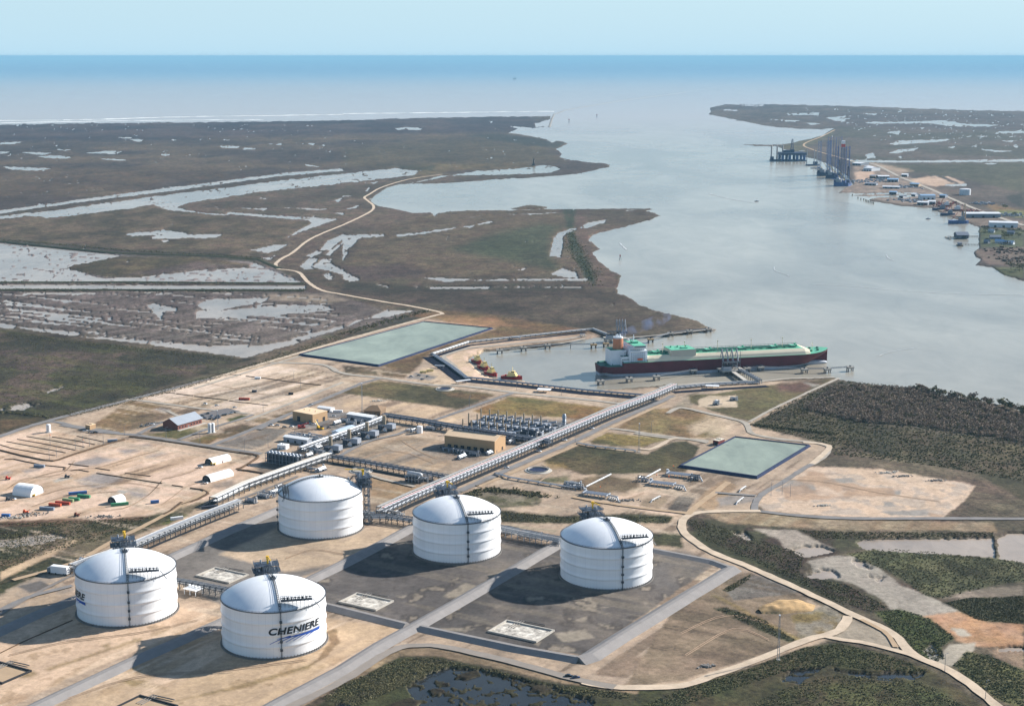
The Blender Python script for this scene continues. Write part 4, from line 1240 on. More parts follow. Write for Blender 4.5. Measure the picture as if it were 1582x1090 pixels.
def make_tank(label, x, y, rot):
    root = thing('storage_tank', label, 'storage tank', (x, y, GL), rot, 'white domed storage tanks')
    b = MB()
    zs = sorted(set([1.0 + .5 * k for k in range(0, 71)] + [TW]))
    b.lathe([(tank_r(z), z) for z in zs], 144)
    sh = b.build('shell', TANKM, root, smooth=True)
    b = MB()
    b.lathe([(TR + 1.6, 0), (TR + 1.6, .45), (TR + .7, .45), (TR + .7, 1.0), (TR - .6, 1.05)], 144)
    for k in range(96):
        a = 6.2831853 * k / 96
        b.box((TR + .9) * math.cos(a), (TR + .9) * math.sin(a), .4, .7, .5, 1.5, a)
    b.build('ring_foundation', DCONC, root)
    b = MB()
    b.lathe([(TR + .15 if k == 0 else TR * (1 - k / 28), TW + .1 if k == 0 else dome_z(TR * (1 - k / 28))) for k in range(28)] + [(.01, TW + TD)], 144)
    b.build('dome_roof', TANKM, root, smooth=True)
    b = MB()
    b.lathe([(TR - .2, TW - .35), (TR + .55, TW - .35), (TR + .55, TW + .25), (TR - .2, TW + .25)], 144)
    P_ = [((TR + .4) * math.cos(6.2831853 * k / 90), (TR + .4) * math.sin(6.2831853 * k / 90), TW + .2) for k in range(91)]
    rail(b, P_, 1.1, .08)
    b.build('rim_rail', DSTEEL, root)
    LA = R(-74)
    ca, sa = math.cos(LA), math.sin(LA)
    b = MB()
    for o_ in (-.35, .35):
        b.bar(((TR + 1.7) * ca - o_ * sa, (TR + 1.7) * sa + o_ * ca, .3), ((TR + 1.2) * ca - o_ * sa, (TR + 1.2) * sa + o_ * ca, TW + 1), .14)
    for k in range(36): b.bar(((TR + 1.6) * ca + .35 * sa, (TR + 1.6) * sa - .35 * ca, .5 + k), ((TR + 1.6) * ca - .35 * sa, (TR + 1.6) * sa + .35 * ca, .5 + k), .07, 3)
    b.bar(((TR + 1.6) * ca, (TR + 1.6) * sa, .3), ((TR + 1.2) * ca, (TR + 1.2) * sa, TW + 1), .16)
    lad = b.build('ladder', DSTEEL, root)
    for z in (6.5, 13, 19.8, 28):
        b = MB()
        b.box((TR + 1.6) * ca, (TR + 1.6) * sa, z, 1.5, 1.9, 1.7, LA)
        b.build('landing', DSTEEL, lad)
    # stairway over the dome
    b = MB()
    P_ = [(r * ca, r * sa, dome_z(r) + .7) for r in np.linspace(2, TR, 20)]
    for p, q in zip(P_, P_[1:]):
        for o_ in (-.6, .6): b.bar((p[0] - o_ * sa, p[1] + o_ * ca, p[2]), (q[0] - o_ * sa, q[1] + o_ * ca, q[2]), .22)
        b.bar((p[0] - .6 * sa, p[1] + .6 * ca, p[2]), (p[0] + .6 * sa, p[1] - .6 * ca, p[2]), .2)
        b.bar((p[0], p[1], p[2] - .8), p, .12)
    for o_ in (-.65, .65): rail(b, [(p[0] - o_ * sa, p[1] + o_ * ca, p[2]) for p in P_], 1.1, .08)
    b.build('roof_stair', DSTEEL, root)
    b = MB()
    b.box(0, 0, TW + TD + .3, 6.5, 4.2, .3, LA)
    b.cyl(0, 0, TW + TD - .6, .8, 3, 10)
    for px, py in ((-2.6, -1.6), (2.6, -1.6), (2.6, 1.6), (-2.6, 1.6)): b.bar((px, py, TW + TD - .6), (px, py, TW + TD + 1.6), .12)
    rail(b, [(-3.2, -2, TW + TD + .6), (3.2, -2, TW + TD + .6), (3.2, 2, TW + TD + .6), (-3.2, 2, TW + TD + .6), (-3.2, -2, TW + TD + .6)])
    b.build('apex_platform', DSTEEL, root)
    # relief valve gallery near the rim
    th_ = R(12)
    gx_, gy_ = 35.5 * math.cos(R(-73)), 35.5 * math.sin(R(-73))

    def gp(u, v, z): return (gx_ + u * math.cos(th_) - v * math.sin(th_), gy_ + u * math.sin(th_) + v * math.cos(th_), z)
    zg = TW + 6.6
    b = MB()
    c0 = gp(12, 2.4, 0)
    b.box(c0[0], c0[1], zg - .15, 23, 4.6, .3, th_)
    for v_ in (.1, 4.7): rail(b, [gp(.5 + 23 * k / 15, v_, zg) for k in range(16)], 2.6, .17)
    for u_ in np.linspace(.6, 23.4, 9):
        for v_ in (.2, 4.6):
            p = gp(u_, v_, 0)
            rr_ = math.hypot(p[0], p[1])
            b.bar((p[0], p[1], dome_z(min(rr_, TR)) - .3), (p[0], p[1], zg), .13)
    q_ = gp(24, 2, zg)
    q2 = gp(29, -2.2, TW + .5)
    for o_ in (0, .9): b.bar((q_[0], q_[1] + o_, q_[2]), (q2[0], q2[1] + o_, q2[2]), .18)
    g_ = b.build('relief_gallery', DSTEEL, root)
    for k in range(8):
        b = MB()
        p = gp(3 + k * 2.7, 2.4, zg)
        b.cyl(p[0], p[1], zg + .1, .42, 1.9, 8)
        b.cyl(p[0], p[1], zg + 2.0, .75, .45, 8)
        b.build('relief_valve', DSTEEL, g_)
    # pump tower and its head platform behind the rim
    PA = LA + math.pi
    cb, sb = math.cos(PA), math.sin(PA)

    def tp(u, v, z): return (u * cb - v * sb, u * sb + v * cb, z)
    b = MB()
    U = (TR + 2.6, TR + 7.4)
    for u in U:
        for v in (-3.2, 3.2): b.bar(tp(u, v, 0), tp(u, v, TW + 12), .32)
    for z in np.arange(0, TW + 8, 4.6):
        for v in (-3.2, 3.2):
            b.bar(tp(U[0], v, z), tp(U[1], v, z + 4.6), .16)
            b.bar(tp(U[0], v, z), tp(U[1], v, z), .2)
        for u in U:
            b.bar(tp(u, -3.2, z), tp(u, 3.2, z), .2)
            b.bar(tp(u, -3.2, z), tp(u, 3.2, z + 4.6), .16)
        if int(z / 4.6) % 2 == 0:
            c = tp(sum(U) / 2, 0, 0)
            b.box(c[0], c[1], z - .1, 4.4, 5.8, .2, PA)
    b.build('pump_tower', DSTEEL, root)
    for v in (-2.2, -.8, .6, 2.0):
        b = MB()
        b.tube([tp(TR + 9, v, 2.2), tp(TR + 6.4, v, 2.2), tp(TR + 6.4, v, TW + 9), tp(TR - 2, v, TW + 10), tp(TR - 4, v, TW + 3)], .38, 7)
        b.build('riser_pipe', PIPES, root)
    b = MB()
    c = tp(TR + 2.2, 0, 0)
    for z, w_ in ((TW + 1.5, 17), (TW + 6, 21), (TW + 11, 19)):
        b.box(c[0], c[1], z, 12.5, w_, .4, PA)
        hw = w_ / 2 - .2
        rail(b, [tp(TR - 4, -hw, z + .4), tp(TR + 8.4, -hw, z + .4), tp(TR + 8.4, hw, z + .4), tp(TR - 4, hw, z + .4), tp(TR - 4, -hw, z + .4)], 1.3, .12)
    for u in (TR - 3.4, TR + 2, TR + 8):
        for v in (-8.2, -2.8, 2.8, 8.2):
            b.bar(tp(u, v, TW - 1 if u > TR else TW + .5), tp(u, v, TW + 11.3), .3)
    for k in range(7):
        b.bar(tp(TR - 3.4, -8.2 + 2.7 * k, TW + 6), tp(TR + 8, -8.2 + 2.7 * k, TW + 11), .14)
        b.bar(tp(TR - 3.6, -8.2 + 2.5 * k, TW + 1.8), tp(TR - 3.6, -6.6 + 2.2 * k, TW + 6), .14)
    pf = b.build('pump_platform', BSTEEL, root)
    r2 = random.Random(5)
    for k in range(14):
        b = MB()
        p = tp(TR + r2.uniform(-3, 7.5), r2.uniform(-8, 8), 0)
        z = TW + r2.choice((1.9, 6.4, 11.4))
        if r2.random() < .5: b.box(p[0], p[1], z, r2.uniform(.8, 2.2), r2.uniform(.8, 2.6), r2.uniform(.8, 2.6), PA)
        else: b.cyl(p[0], p[1], z, r2.uniform(.35, .8), r2.uniform(1.2, 3.2), 8)
        b.build('valve_gear', UNITG, pf)
    for k in range(5):
        b = MB()
        v = -6 + 3 * k
        b.tube([tp(TR + 7, v, TW + 2.6), tp(TR + 7, v, TW + 8 + k % 2 * 2), tp(TR - 2.5, v, TW + 8 + k % 2 * 2), tp(TR - 2.5, v, TW + 3)], .3, 6)
        b.build('pump_pipe', PIPES, pf)
    # yellow jib crane
    b = MB()
    m0 = tp(TR + 1.5, -1.2, TW + 11.4)
    b.bar(m0, (m0[0], m0[1], TW + 17.5), .75, 6)
    b.box(m0[0], m0[1], TW + 15.5, 2.4, 2.2, 2.2, PA)
    m1 = tp(TR - 15.5, -1.8, TW + 19.2)
    b.bar((m0[0], m0[1], TW + 17.2), m1, .5, 4)
    b.bar((m0[0], m0[1], TW + 17.5), m1, .35, 4)
    b.bar(m1, (m1[0], m1[1], TW + 17.6), .12, 3)
    b.build('jib_crane', YELLOW, root)
    # gangway from the platform to the apex
    b = MB()
    P_ = [tp(r, 0, max(dome_z(r) + .8, TW + 11 if r > 30 else dome_z(r) + 1.2)) for r in np.linspace(3, TR - 3, 14)]
    for p, q in zip(P_, P_[1:]):
        for o_ in (-.7, .7): b.bar((p[0] - o_ * sb, p[1] + o_ * cb, p[2]), (q[0] - o_ * sb, q[1] + o_ * cb, q[2]), .2)
        b.bar((p[0] - .7 * sb, p[1] + .7 * cb, p[2]), (q[0] + .7 * sb, q[1] - .7 * cb, q[2]), .15)
        b.bar((p[0], p[1], dome_z(math.hypot(p[0], p[1])) - .2), p, .12)
    for o_ in (-.7, .7): rail(b, [(p[0] - o_ * sb, p[1] + o_ * cb, p[2]) for p in P_], 1.1, .08)
    b.build('gangway', DSTEEL, root)
    return root


def wrap(me, a0, x_len, z0, off):
    """lay a flat mesh (x right, y up) on the tank wall; a0 = bearing of x=0 in world angle"""
    for v in me.vertices:
        z = z0 + v.co.y
        r = tank_r(z) + off
        a = a0 + v.co.x / TR
        v.co = (r * math.cos(a), r * math.sin(a), z)


def lettering(root, text, a0, total, z0, hgt):
    cu = bpy.data.curves.new('lettering', 'FONT')
    cu.body = text
    cu.size = 1
    cu.shear = .22
    cu.space_character = 1.08
    cu.offset = .034
    cu.resolution_u = 4
    o = bpy.data.objects.new('lettering_source', cu)
    COL.objects.link(o)
    bpy.context.view_layer.update()
    me = bpy.data.meshes.new_from_object(o.evaluated_get(bpy.context.evaluated_depsgraph_get()))
    bpy.data.objects.remove(o)
    xs = [v.co.x for v in me.vertices]
    ys = [v.co.y for v in me.vertices]
    fx, fy = total / (max(xs) - min(xs)), hgt / (max(ys) - min(ys))
    for v in me.vertices: v.co = ((v.co.x - min(xs)) * fx, (v.co.y - min(ys)) * fy, 0)
    b = bmesh.new()
    b.from_mesh(me)
    bmesh.ops.triangulate(b, faces=b.faces)
    bmesh.ops.subdivide_edges(b, edges=[e for e in b.edges if e.calc_length() > 1.2], cuts=3, use_grid_fill=True)
    bmesh.ops.triangulate(b, faces=b.faces)
    b.to_mesh(me)
    b.free()
    wrap(me, a0, total, z0, .32)
    me.materials.clear()
    me.materials.append(BLACK)
    me.name = 'lettering'
    o = bpy.data.objects.new('lettering', me)
    COL.objects.link(o)
    adopt(o, root)
    return o


def emblem(root, a0, total, ztop):
    """broad blue bar thinning to the left, six streaks sweeping down from it"""
    def flat(strip, name):
        b = MB()
        n = len(strip)
        b.add([(x, y1, 0) for x, y0, y1 in strip] + [(x, y0, 0) for x, y0, y1 in strip], [(k, k + 1, n + k + 1, n + k) for k in range(n - 1)])
        o = b.build(name, EMBLEM, root, fix=False)
        wrap(o.data, a0, total, ztop, .3)
    n = 40
    st = []
    for k in range(n + 1):
        u = k / n
        x = total * (.12 + .88 * u)
        th_ = .25 + 2.3 * u ** 1.3
        top = -.75 * (1 - u) ** 1.7 * 2.2
        st.append((x, top - th_, top))
    flat(st, 'emblem_bar')
    for k in range(6):
        xr = total * (.36 + .115 * k)
        xl = total * (.0 + .135 * k)
        yr = -.55 - .28 * k * .5
        drop = 5.6 - .35 * k
        s_ = []
        for q in range(17):
            u = q / 16
            x = xr + (xl - xr) * u
            y = yr - (drop + yr) * u ** 1.65 * 1.0
            w_ = .5 * (1 - u * .5)
            s_.append((x, y - w_, y + w_ * .4))
        s_.sort()
        flat(s_, 'emblem_streak')


TK = dict(A=(197.3, 942.2), B=(424.3, 988.2), C=(936.5, 888), D=(706, 849.6), E=(496, 814.2))
TKP = {k: G(*p) for k, p in TK.items()}
tA = make_tank('white domed tank with lettering running out of sight round its shaded side', TKP['A'].x, TKP['A'].y, 0)
tB = make_tank('nearest white tank with full black lettering over a blue swoosh', TKP['B'].x, TKP['B'].y, 0)
tC = make_tank('plain white tank on the dark pad nearest the sloping gravel dike and dirt road', TKP['C'].x, TKP['C'].y, 0)
tD = make_tank('plain white tank between two others, beside the end of the straight rack', TKP['D'].x, TKP['D'].y, 0)
tE = make_tank('white tank on sand with its pump tower standing at one side, not behind', TKP['E'].x, TKP['E'].y, R(-90))
lettering(tB, 'CHENIERE', R(-87), 43.5, 18.9, 5.3)
emblem(tB, R(-86.2), 43.2, 17.6)
lettering(tA, 'CHENIERE', R(-39) - 43.5 / TR - R(90), 43.5, 18.9, 5.3)
emblem(tA, R(-39) - 43.2 / TR - R(90), 43.2, 17.6)
# ---------------------------------------------------------------- the gas carrier at its berth
p1_, p2_ = G(1001, 580, 0), G(1179, 571, 0)
SD = (p2_ - p1_).normalized()
SN = Vector((-SD.y, SD.x, 0))
q_ = G(929.5, 582.3, 0)
S0 = p1_ + SD * (q_ - p1_).dot(SD) + SN * 25
SHL = 347.0
ship = thing('gas_carrier', 'long maroon gas carrier with cream trunk and green decks, moored at the berth', 'ship', (S0.x, S0.y, 0), math.atan2(SD.y, SD.x))


def deck_z(x):
    u = x / SHL
    if x < 30: return 14.2
    z = 19.0
    if u > .86: z += 3.6 * ((u - .86) / .14) ** 1.5
    return z


def half(x, z):
    zz = min(max(z / 20, 0), 1.1)
    end = SHL - 34 * max(0, 1 - zz) ** 1.2
    st = 11 * max(0, 1 - zz)
    if x > end: return .05
    a = 1.0
    nose = 62 - 14 * zz
    if x > end - nose: a = max(0, 1 - ((x - (end - nose)) / nose) ** (2.0 + .7 * zz)) ** .75
    if x < 55: a *= min(1, (.72 + .28 * zz * .7) + .35 * ((max(x - st, 0)) / 55) ** .8) if x >= st else .3 + .35 * zz
    return 25 * min(a, 1) + .05


xs_ = [0, 3, 8, 16, 29.8, 30.2, 45, 60, 90, 150, 210, 250] + [SHL - k for k in (70, 58, 48, 40, 33, 27, 21, 15, 10, 6, 3, 1, 0)]


def hull(zlo, zhi, name, m):
    b = MB()
    secs = []
    for x in xs_:
        top = deck_z(x) if zhi is None else zhi
        Z = [zlo + (top - zlo) * k / 5 for k in range(6)]
        secs.append([(x, -half(x, z), z) for z in Z] + [(x, half(x, z), z) for z in reversed(Z)])
    b.loft(secs)
    return b.build(name, m, ship)


hull(-1.5, 3.6, 'boot_band', BOOT)
hull(3.6, None, 'hull', MAROON)
b = MB()
for k in range(10):
    pass
b.loft([[(SHL - 46 + 46 * u, 5 * s_ * math.cos(a), 1.6 + 4.0 * s_ * math.sin(a)) for a in np.linspace(0, 6.283, 13)[:-1]] for u, s_ in ((0, .9), (.4, 1), (.7, .95), (.9, .7), (.97, .42), (1, .1))])
b.build('bulbous_bow', BOOT, ship, smooth=True)
b = MB()
dk = [x for x in xs_ if x > 30]
vs = [(x, -half(x, deck_z(x)) + .35, deck_z(x) + .15) for x in dk] + [(x, half(x, deck_z(x)) - .35, deck_z(x) + .15) for x in dk]
n = len(dk)
b.add(vs, [(k, k + 1, n + k + 1, n + k) for k in range(n - 1)])
b.build('main_deck', GREEN, ship)
b = MB()
dk = [x for x in xs_ if x < 30]
n = len(dk)
b.add([(x, -half(x, 14.2) + .4, 14.35) for x in dk] + [(x, half(x, 14.2) - .4, 14.35) for x in dk], [(k, k + 1, n + k + 1, n + k) for k in range(n - 1)])
b.build('mooring_deck', DGREEN, ship)
# trunk
b = MB()
TX0, TX1 = 66, SHL - 36
secs = []
for x in (TX0, TX0 + 1, 120, 200, TX1 - 30, TX1 - 8, TX1):
    w0 = min(23.4, half(x, 19) - 1.8)
    e = 0 if x < TX1 else -1.5
    z1 = 26.5 + e
    secs.append([(x, -w0, deck_z(x)), (x, -w0 + 2.4, z1 - 3.4), (x, -w0 + 6, z1), (x, w0 - 6, z1), (x, w0 - 2.4, z1 - 3.4), (x, w0, deck_z(x))])
b.loft(secs)
b.build('trunk', CREAM, ship)
b = MB()
b.add([(TX0 + .3, -15.2, 26.62), (TX1 - 8, -15.2, 26.62), (TX1 - 8, 15.2, 26.62), (TX0 + .3, 15.2, 26.62)], [(0, 1, 2, 3)])
b.build('trunk_deck', GREEN, ship)
# pipes and walkways on the trunk
for k, (y, r_, m_) in enumerate(((-6, .55, DGREEN), (-4, .45, GREEN), (-2, .6, DGREEN), (1, .5, GREEN), (4, .55, DGREEN), (8, .4, DGREEN))):
    b = MB()
    b.tube([(TX0 + 4, y, 28.2), (TX1 - 16, y, 28.2)], r_, 6)
    for x in np.arange(TX0 + 8, TX1 - 18, 12): b.box(x, y, 26.6, .8, 1.6, 1.5)
    b.build('cargo_pipe', m_, ship)
b = MB()
for x in np.arange(TX0 + 2, TX1 - 10, 6):
    b.bar((x, -10, 26.6), (x, -10, 30), .15)
    b.bar((x, 11, 26.6), (x, 11, 30), .15)
b.box((TX0 + TX1) / 2, -10, 29.6, TX1 - TX0 - 14, 1.4, .25)
b.box((TX0 + TX1) / 2, 11, 29.6, TX1 - TX0 - 14, 1.2, .25)
b.build('catwalk', DGREEN, ship)
for x in (84, 162, 212, 262, 292):
    b = MB()
    b.box(x, 0, 26.6, 7, 11, 2.6)
    b.cyl(x + 5, 3, 26.6, 1.6, 4.4, 10)
    b.cyl(x + 5, -3, 26.6, 1.3, 3.6, 10)
    b.build('tank_dome', GREEN, ship)
for x, y in ((93, -6), (127, -2), (176, -4), (226, -6), (275, -3)):
    b = MB()
    b.cyl(x, y, 26.5, .55, 15 if x > 90 else 13, 8, .35)
    b.box(x, y, 26.5 + 13.6, 1.5, 1.5, 1.5)
    for z in (5, 10): b.box(x, y, 26.5 + z, 1.6, 1.6, .2)
    b.build('vent_mast', CREAM, ship)
# compressor house
b = MB()
b.box(119.5, -3.5, 16.6, 37, 32, 16.4)
ch = b.build('compressor_house', BEIGE, ship)
b = MB()
b.box(119.5, -3.5, 33.05, 36.4, 31.4, .3)
for x in (108, 118, 130): b.cyl(x, 2, 33.2, 1.4, 2.4, 10)
b.box(124, -8, 33.2, 9, 6, 1.6)
b.build('house_roof', GREEN, ch)
for k, x in enumerate((107.5, 110.5, 113.6, 116.4, 123, 126, 129.4)):
    b = MB()
    b.box(x, -19.56, 20.6, 2.1, .3, 2.6)
    b.build('window', DARK, ch)
# manifold
for y in (-19, 19):
    b = MB()
    for k in range(5):
        x = 174 + k * 4.2
        b.tube([(x, y * .3, 28), (x, y * .75, 27.6), (x, y * 1.05, 20.8), (x, y * 1.22, 20.8)], .5, 6)
    b.box(182, y, 17, 24, 7, 1.4)
    b.build('manifold', STEEL, ship)
# accommodation
b = MB()
b.box(53, 0, 16.6, 26, 40, 18)
b.box(52, 0, 34.6, 22, 34, 4)
acc = b.build('accommodation', SHIPW, ship)
b = MB()
b.box(54, 0, 38.6, 18, 46, 3.6)
br = b.build('bridge', SHIPW, acc)
b = MB()
b.box(54, 0, 42.2, 18.4, 46.4, .4)
b.box(53, 0, 42.6, 8, 10, 2.4)
b.build('bridge_top', GREEN, br)
b = MB()
b.box(63.1, 0, 40, .3, 42, 1.3)
b.box(54, -23.1, 40, 16, .3, 1.3)
b.build('bridge_window', GLASS, br)
for z in (19, 22, 25, 28, 31, 35.4):
    b = MB()
    w_ = 20 if z < 34 else 17
    for x in np.arange(43, 64, 3.1): b.box(x, -w_ - .05, z, 1.1, .24, 1.1)
    b.build('window_row', GLASS, acc)
    b = MB()
    b.box(53, -w_ - .7, z - 1.6, 26, 1.4, .2)
    b.build('side_gallery', SHIPW, acc)
b = MB()
b.cyl(52, 0, 45, .9, 9, 8, .5)
b.box(52, 0, 50, .5, 9, .5)
b.box(52, 0, 47.5, .5, 6, .5)
b.cyl(47, 8, 44.5, 1.6, 2.6, 10, 1.1)
b.build('radar_mast', SHIPW, ship)
b = MB()
b.loft([[(55 + u * 8.6, -21.6 + 1.5 * s_ * math.cos(a), 23 + 1.5 * s_ * math.sin(a)) for a in np.linspace(0, 6.283, 11)[:-1]] for u, s_ in ((-.5, .3), (-.35, .9), (0, 1), (.35, .9), (.5, .3))])
b.build('lifeboat', LIFE, ship, smooth=True)
# engine casing and funnel
b = MB()
b.box(27, 3, 12.9, 22, 26, 22)
b.box(35, -9, 12.9, 12, 18, 14)
cas = b.build('engine_casing', SHIPW, ship)
b = MB()
b.box(31, -18.1, 18.4, 1.8, .3, 2)
b.build('door', GLASS, cas)
for x in (31, 34, 37, 39.6): MB().box(x, -18.1, 22, 1.7, .3, 1.4).build('window', GLASS, cas)
b = MB()
b.box(35, -9, 26.9, 11.6, 17.6, .25)
b.box(27, 3, 34.9, 21.6, 25.6, .25)
b.build('casing_deck', DGREEN, cas)
b = MB()
b.loft([[(30 + 7.2 * s_ * math.cos(a) * (1 if abs(math.cos(a)) < .7 else 1.05), 2 + 6.2 * s_ * math.sin(a), z) for a in np.linspace(0, 6.283, 21)[:-1]] for z, s_ in ((35, 1), (50, .93))])
fu = b.build('funnel', ORANGE, ship, smooth=False)
b = MB()
b.loft([[(30 + 6.9 * math.cos(a), 2 + 5.9 * math.sin(a), z) for a in np.linspace(0, 6.283, 21)[:-1]] for z in (50, 52)])
for x, y in ((27, 1), (30, 4), (32, 0), (33.5, 3)): b.cyl(x, y, 52, .9, 3, 8)
b.build('funnel_cap', SHIPW, fu)
b = MB()
b.tube([(33, -13, 27), (33, -13, 32), (36, -13, 34.5), (38, -13, 33)], .9, 7)
b.build('vent_pipe', SHIPW, ship)
# mooring gear
for x0_, x1_, dz in ((4, 26, 13), (SHL - 34, SHL - 10, 18.5)):
    for k in range(5):
        b = MB()
        x = x0_ + (x1_ - x0_) * k / 4.5
        y = (-1) ** k * min(9, half(x, 16) * .5)
        b.cyl(x, y, deck_z(x), 1.2, 1.8, 8)
        b.box(x, y + 2, deck_z(x), 2.6, 3, 2)
        b.build('winch', DGREEN, ship)
b = MB()
b.cyl(SHL - 24, 0, deck_z(SHL - 24), .5, 12, 8, .3)
b.box(SHL - 24, 0, deck_z(SHL - 24) + 8, 1, 4, .4)
b.build('fore_mast', CREAM, ship)


def shippt(x, y, z=0):
    p = S0 + SD * x + SN * y
    return Vector((p.x, p.y, z))


# thin smoke from the funnel
sm = bpy.data.materials.new('smoke')
sm.use_nodes = True
t = sm.node_tree
t.nodes.clear()
pv = t.nodes.new('ShaderNodeVolumePrincipled')
pv.inputs['Color'].default_value = (.36, .46, .74, 1)
pv.inputs['Density Attribute'].default_value = ''
nn = t.nodes.new('ShaderNodeTexNoise')
nn.inputs['Scale'].default_value = .045
nn.inputs['Detail'].default_value = 4
tc = t.nodes.new('ShaderNodeTexCoord')
t.links.new(tc.outputs['Object'], nn.inputs['Vector'])
mr = t.nodes.new('ShaderNodeMapRange')
mr.inputs['From Min'].default_value = .45
mr.inputs['From Max'].default_value = .8
mr.inputs['To Max'].default_value = .2
t.links.new(nn.outputs[0], mr.inputs['Value'])
t.links.new(mr.outputs[0], pv.inputs['Density'])
mo = t.nodes.new('ShaderNodeOutputMaterial')
t.links.new(pv.outputs[0], mo.inputs['Volume'])
b = MB()
c0 = shippt(32, 6, 54)
b.loft([[(c0.x + 78 * u + .5 * r_ * math.cos(a), c0.y + 60 * u, c0.z + 16 * u + r_ * math.sin(a)) for a in np.linspace(0, 6.283, 13)[:-1]] for u, r_ in ((0, 2.5), (.2, 6), (.5, 9), (.8, 10), (1, 5))])
tag(b.build('smoke', sm), kind='stuff')

# ---------------------------------------------------------------- berths
PILE = mat('pile', (108, 106, 108), .8, var=.2)


def dolphin_proto(tan=False):
    root = thing('mooring_dolphin', 'x', 'mooring dolphin', (0, 0, 0), 0, 'mooring dolphins standing in the water by the berths')
    b = MB()
    b.box(0, 0, 4.2, 9.5, 7.5, 2.2)
    b.build('cap', CONC if not tan else mat('tan_cap', (176, 150, 112), .85, var=.12), root)
    for x in (-3.4, 3.4):
        for y in (-2.6, 2.6):
            b = MB()
            b.cyl(x, y, -3, .8, 7.2, 8)
            b.build('pile', PILE, root)
    b = MB()
    rail(b, [(-4.6, -3.6, 6.4), (4.6, -3.6, 6.4), (4.6, 3.6, 6.4), (-4.6, 3.6, 6.4), (-4.6, -3.6, 6.4)], 1.2, .09)
    b.build('handrail', STEEL, root)
    b = MB()
    b.box(0, 0, 6.4, 2.2, 1.8, 1.5)
    b.cyl(0, 0, 7.9, .5, .8, 8)
    b.build('mooring_hook', DSTEEL, root)
    return root


dp = dolphin_proto()
dp2 = dolphin_proto(True)
D1 = [(928, 594), (972, 590), (1014, 587), (1071, 577.5), (1154, 574), (1175, 572.5), (1242.5, 576), (1278, 575.5), (1313, 573)]
L1 = ['mooring dolphin in open water off the stern, outermost at that end', 'second mooring dolphin from the stern end of the berth, by the near bank', 'mooring dolphin where the sloping catwalk leaves the near bank', 'breasting dolphin against the maroon hull, just sternward of the loading platform',
      'breasting dolphin against the hull beside the loading arms on their bow side', 'breasting dolphin against the hull, nearest the bow', 'mooring dolphin with a slanting gangway under the bow', 'mooring dolphin just beyond the bulbous bow', 'outermost mooring dolphin beyond the bow, by the scrub point']
D2 = [(772, 546), (809, 542), (846, 538), (917, 537.5), (936, 535.5), (1005, 529), (1036, 519.5), (1065, 516), (1094.6, 513)]
L2 = ['mooring dolphin nearest the moored tugs on the far side of the basin', 'second mooring dolphin from the tugs on the far side of the basin', 'third mooring dolphin from the tugs, beside the far rock bank', 'tan faced breasting dolphin beside the far berth, nearer the tugs', 'tan faced breasting dolphin right against the far loading platform',
      'tan faced breasting dolphin seen beyond the ship bridge', 'mooring dolphin beside the rock spit, nearest the far platform', 'middle mooring dolphin beside the rock spit', 'mooring dolphin at the tip of the rock spit']
DPOS = {}
for (pl, ll, base) in ((D1, L1, 1), (D2, L2, 2)):
    for k, ((x, y), lb) in enumerate(zip(pl, ll)):
        p = G(x, y, 0)
        tan = base == 2 and k in (3, 4, 5)
        src = dp2 if tan else dp
        if src['label'] == 'x': o = src
        else: o = copy_tree(src)
        o['label'] = lb
        place(o, (p.x, p.y, 0), math.atan2(SD.y, SD.x) if base == 1 else R(8))
        DPOS[(base, k)] = p


def walkway(label, p, q, z=5.6, nm='catwalk'):
    c = (p + q) / 2
    d = q - p
    root = thing(nm, label, 'catwalk', (p.x, p.y, 0), math.atan2(d.y, d.x), 'catwalks linking the dolphins')
    Ln = d.length
    b = MB()
    b.box(Ln / 2, 0, z, Ln, 1.5, .5)
    b.build('deck', STEEL, root)
    b = MB()
    for y in (-.7, .7): rail(b, [(Ln * k / 6, y, z + .5) for k in range(7)], 1.2, .1)
    b.build('handrail', STEEL, root)
    if Ln > 60:
        b = MB()
        b.cyl(Ln / 2, 0, -3, .6, z + 3, 8)
        b.build('pile', PILE, root)
    return root


def between(base, a, b_, lb):
    p, q = DPOS[(base, a)], DPOS[(base, b_)]
    d = (q - p).normalized() * 5
    walkway(lb, p + d, q - d)


between(1, 0, 1, 'catwalk off the ship stern, outermost at that end')
between(1, 1, 2, 'catwalk along the near bank below the ship stern')
between(1, 2, 3, 'pale sloping catwalk running up to the maroon hull')
between(1, 4, 5, 'short catwalk along the hull beside the loading platform')
between(1, 5, 6, 'long thin catwalk under the fore part of the ship')
between(1, 6, 7, 'catwalk beneath the bulbous bow')
between(1, 7, 8, 'catwalk to the outermost dolphin beyond the bow')
between(2, 0, 1, 'catwalk nearest the tugs on the far side of the basin')
between(2, 1, 2, 'second catwalk from the tugs on the far side')
between(2, 2, 3, 'long catwalk along the far rock bank')
between(2, 3, 4, 'short catwalk joining the tan faced dolphins')
between(2, 5, 6, 'pale sloping catwalk beyond the ship bridge')
between(2, 6, 7, 'catwalk along the inner half of the rock spit')
between(2, 7, 8, 'catwalk along the tip of the rock spit')


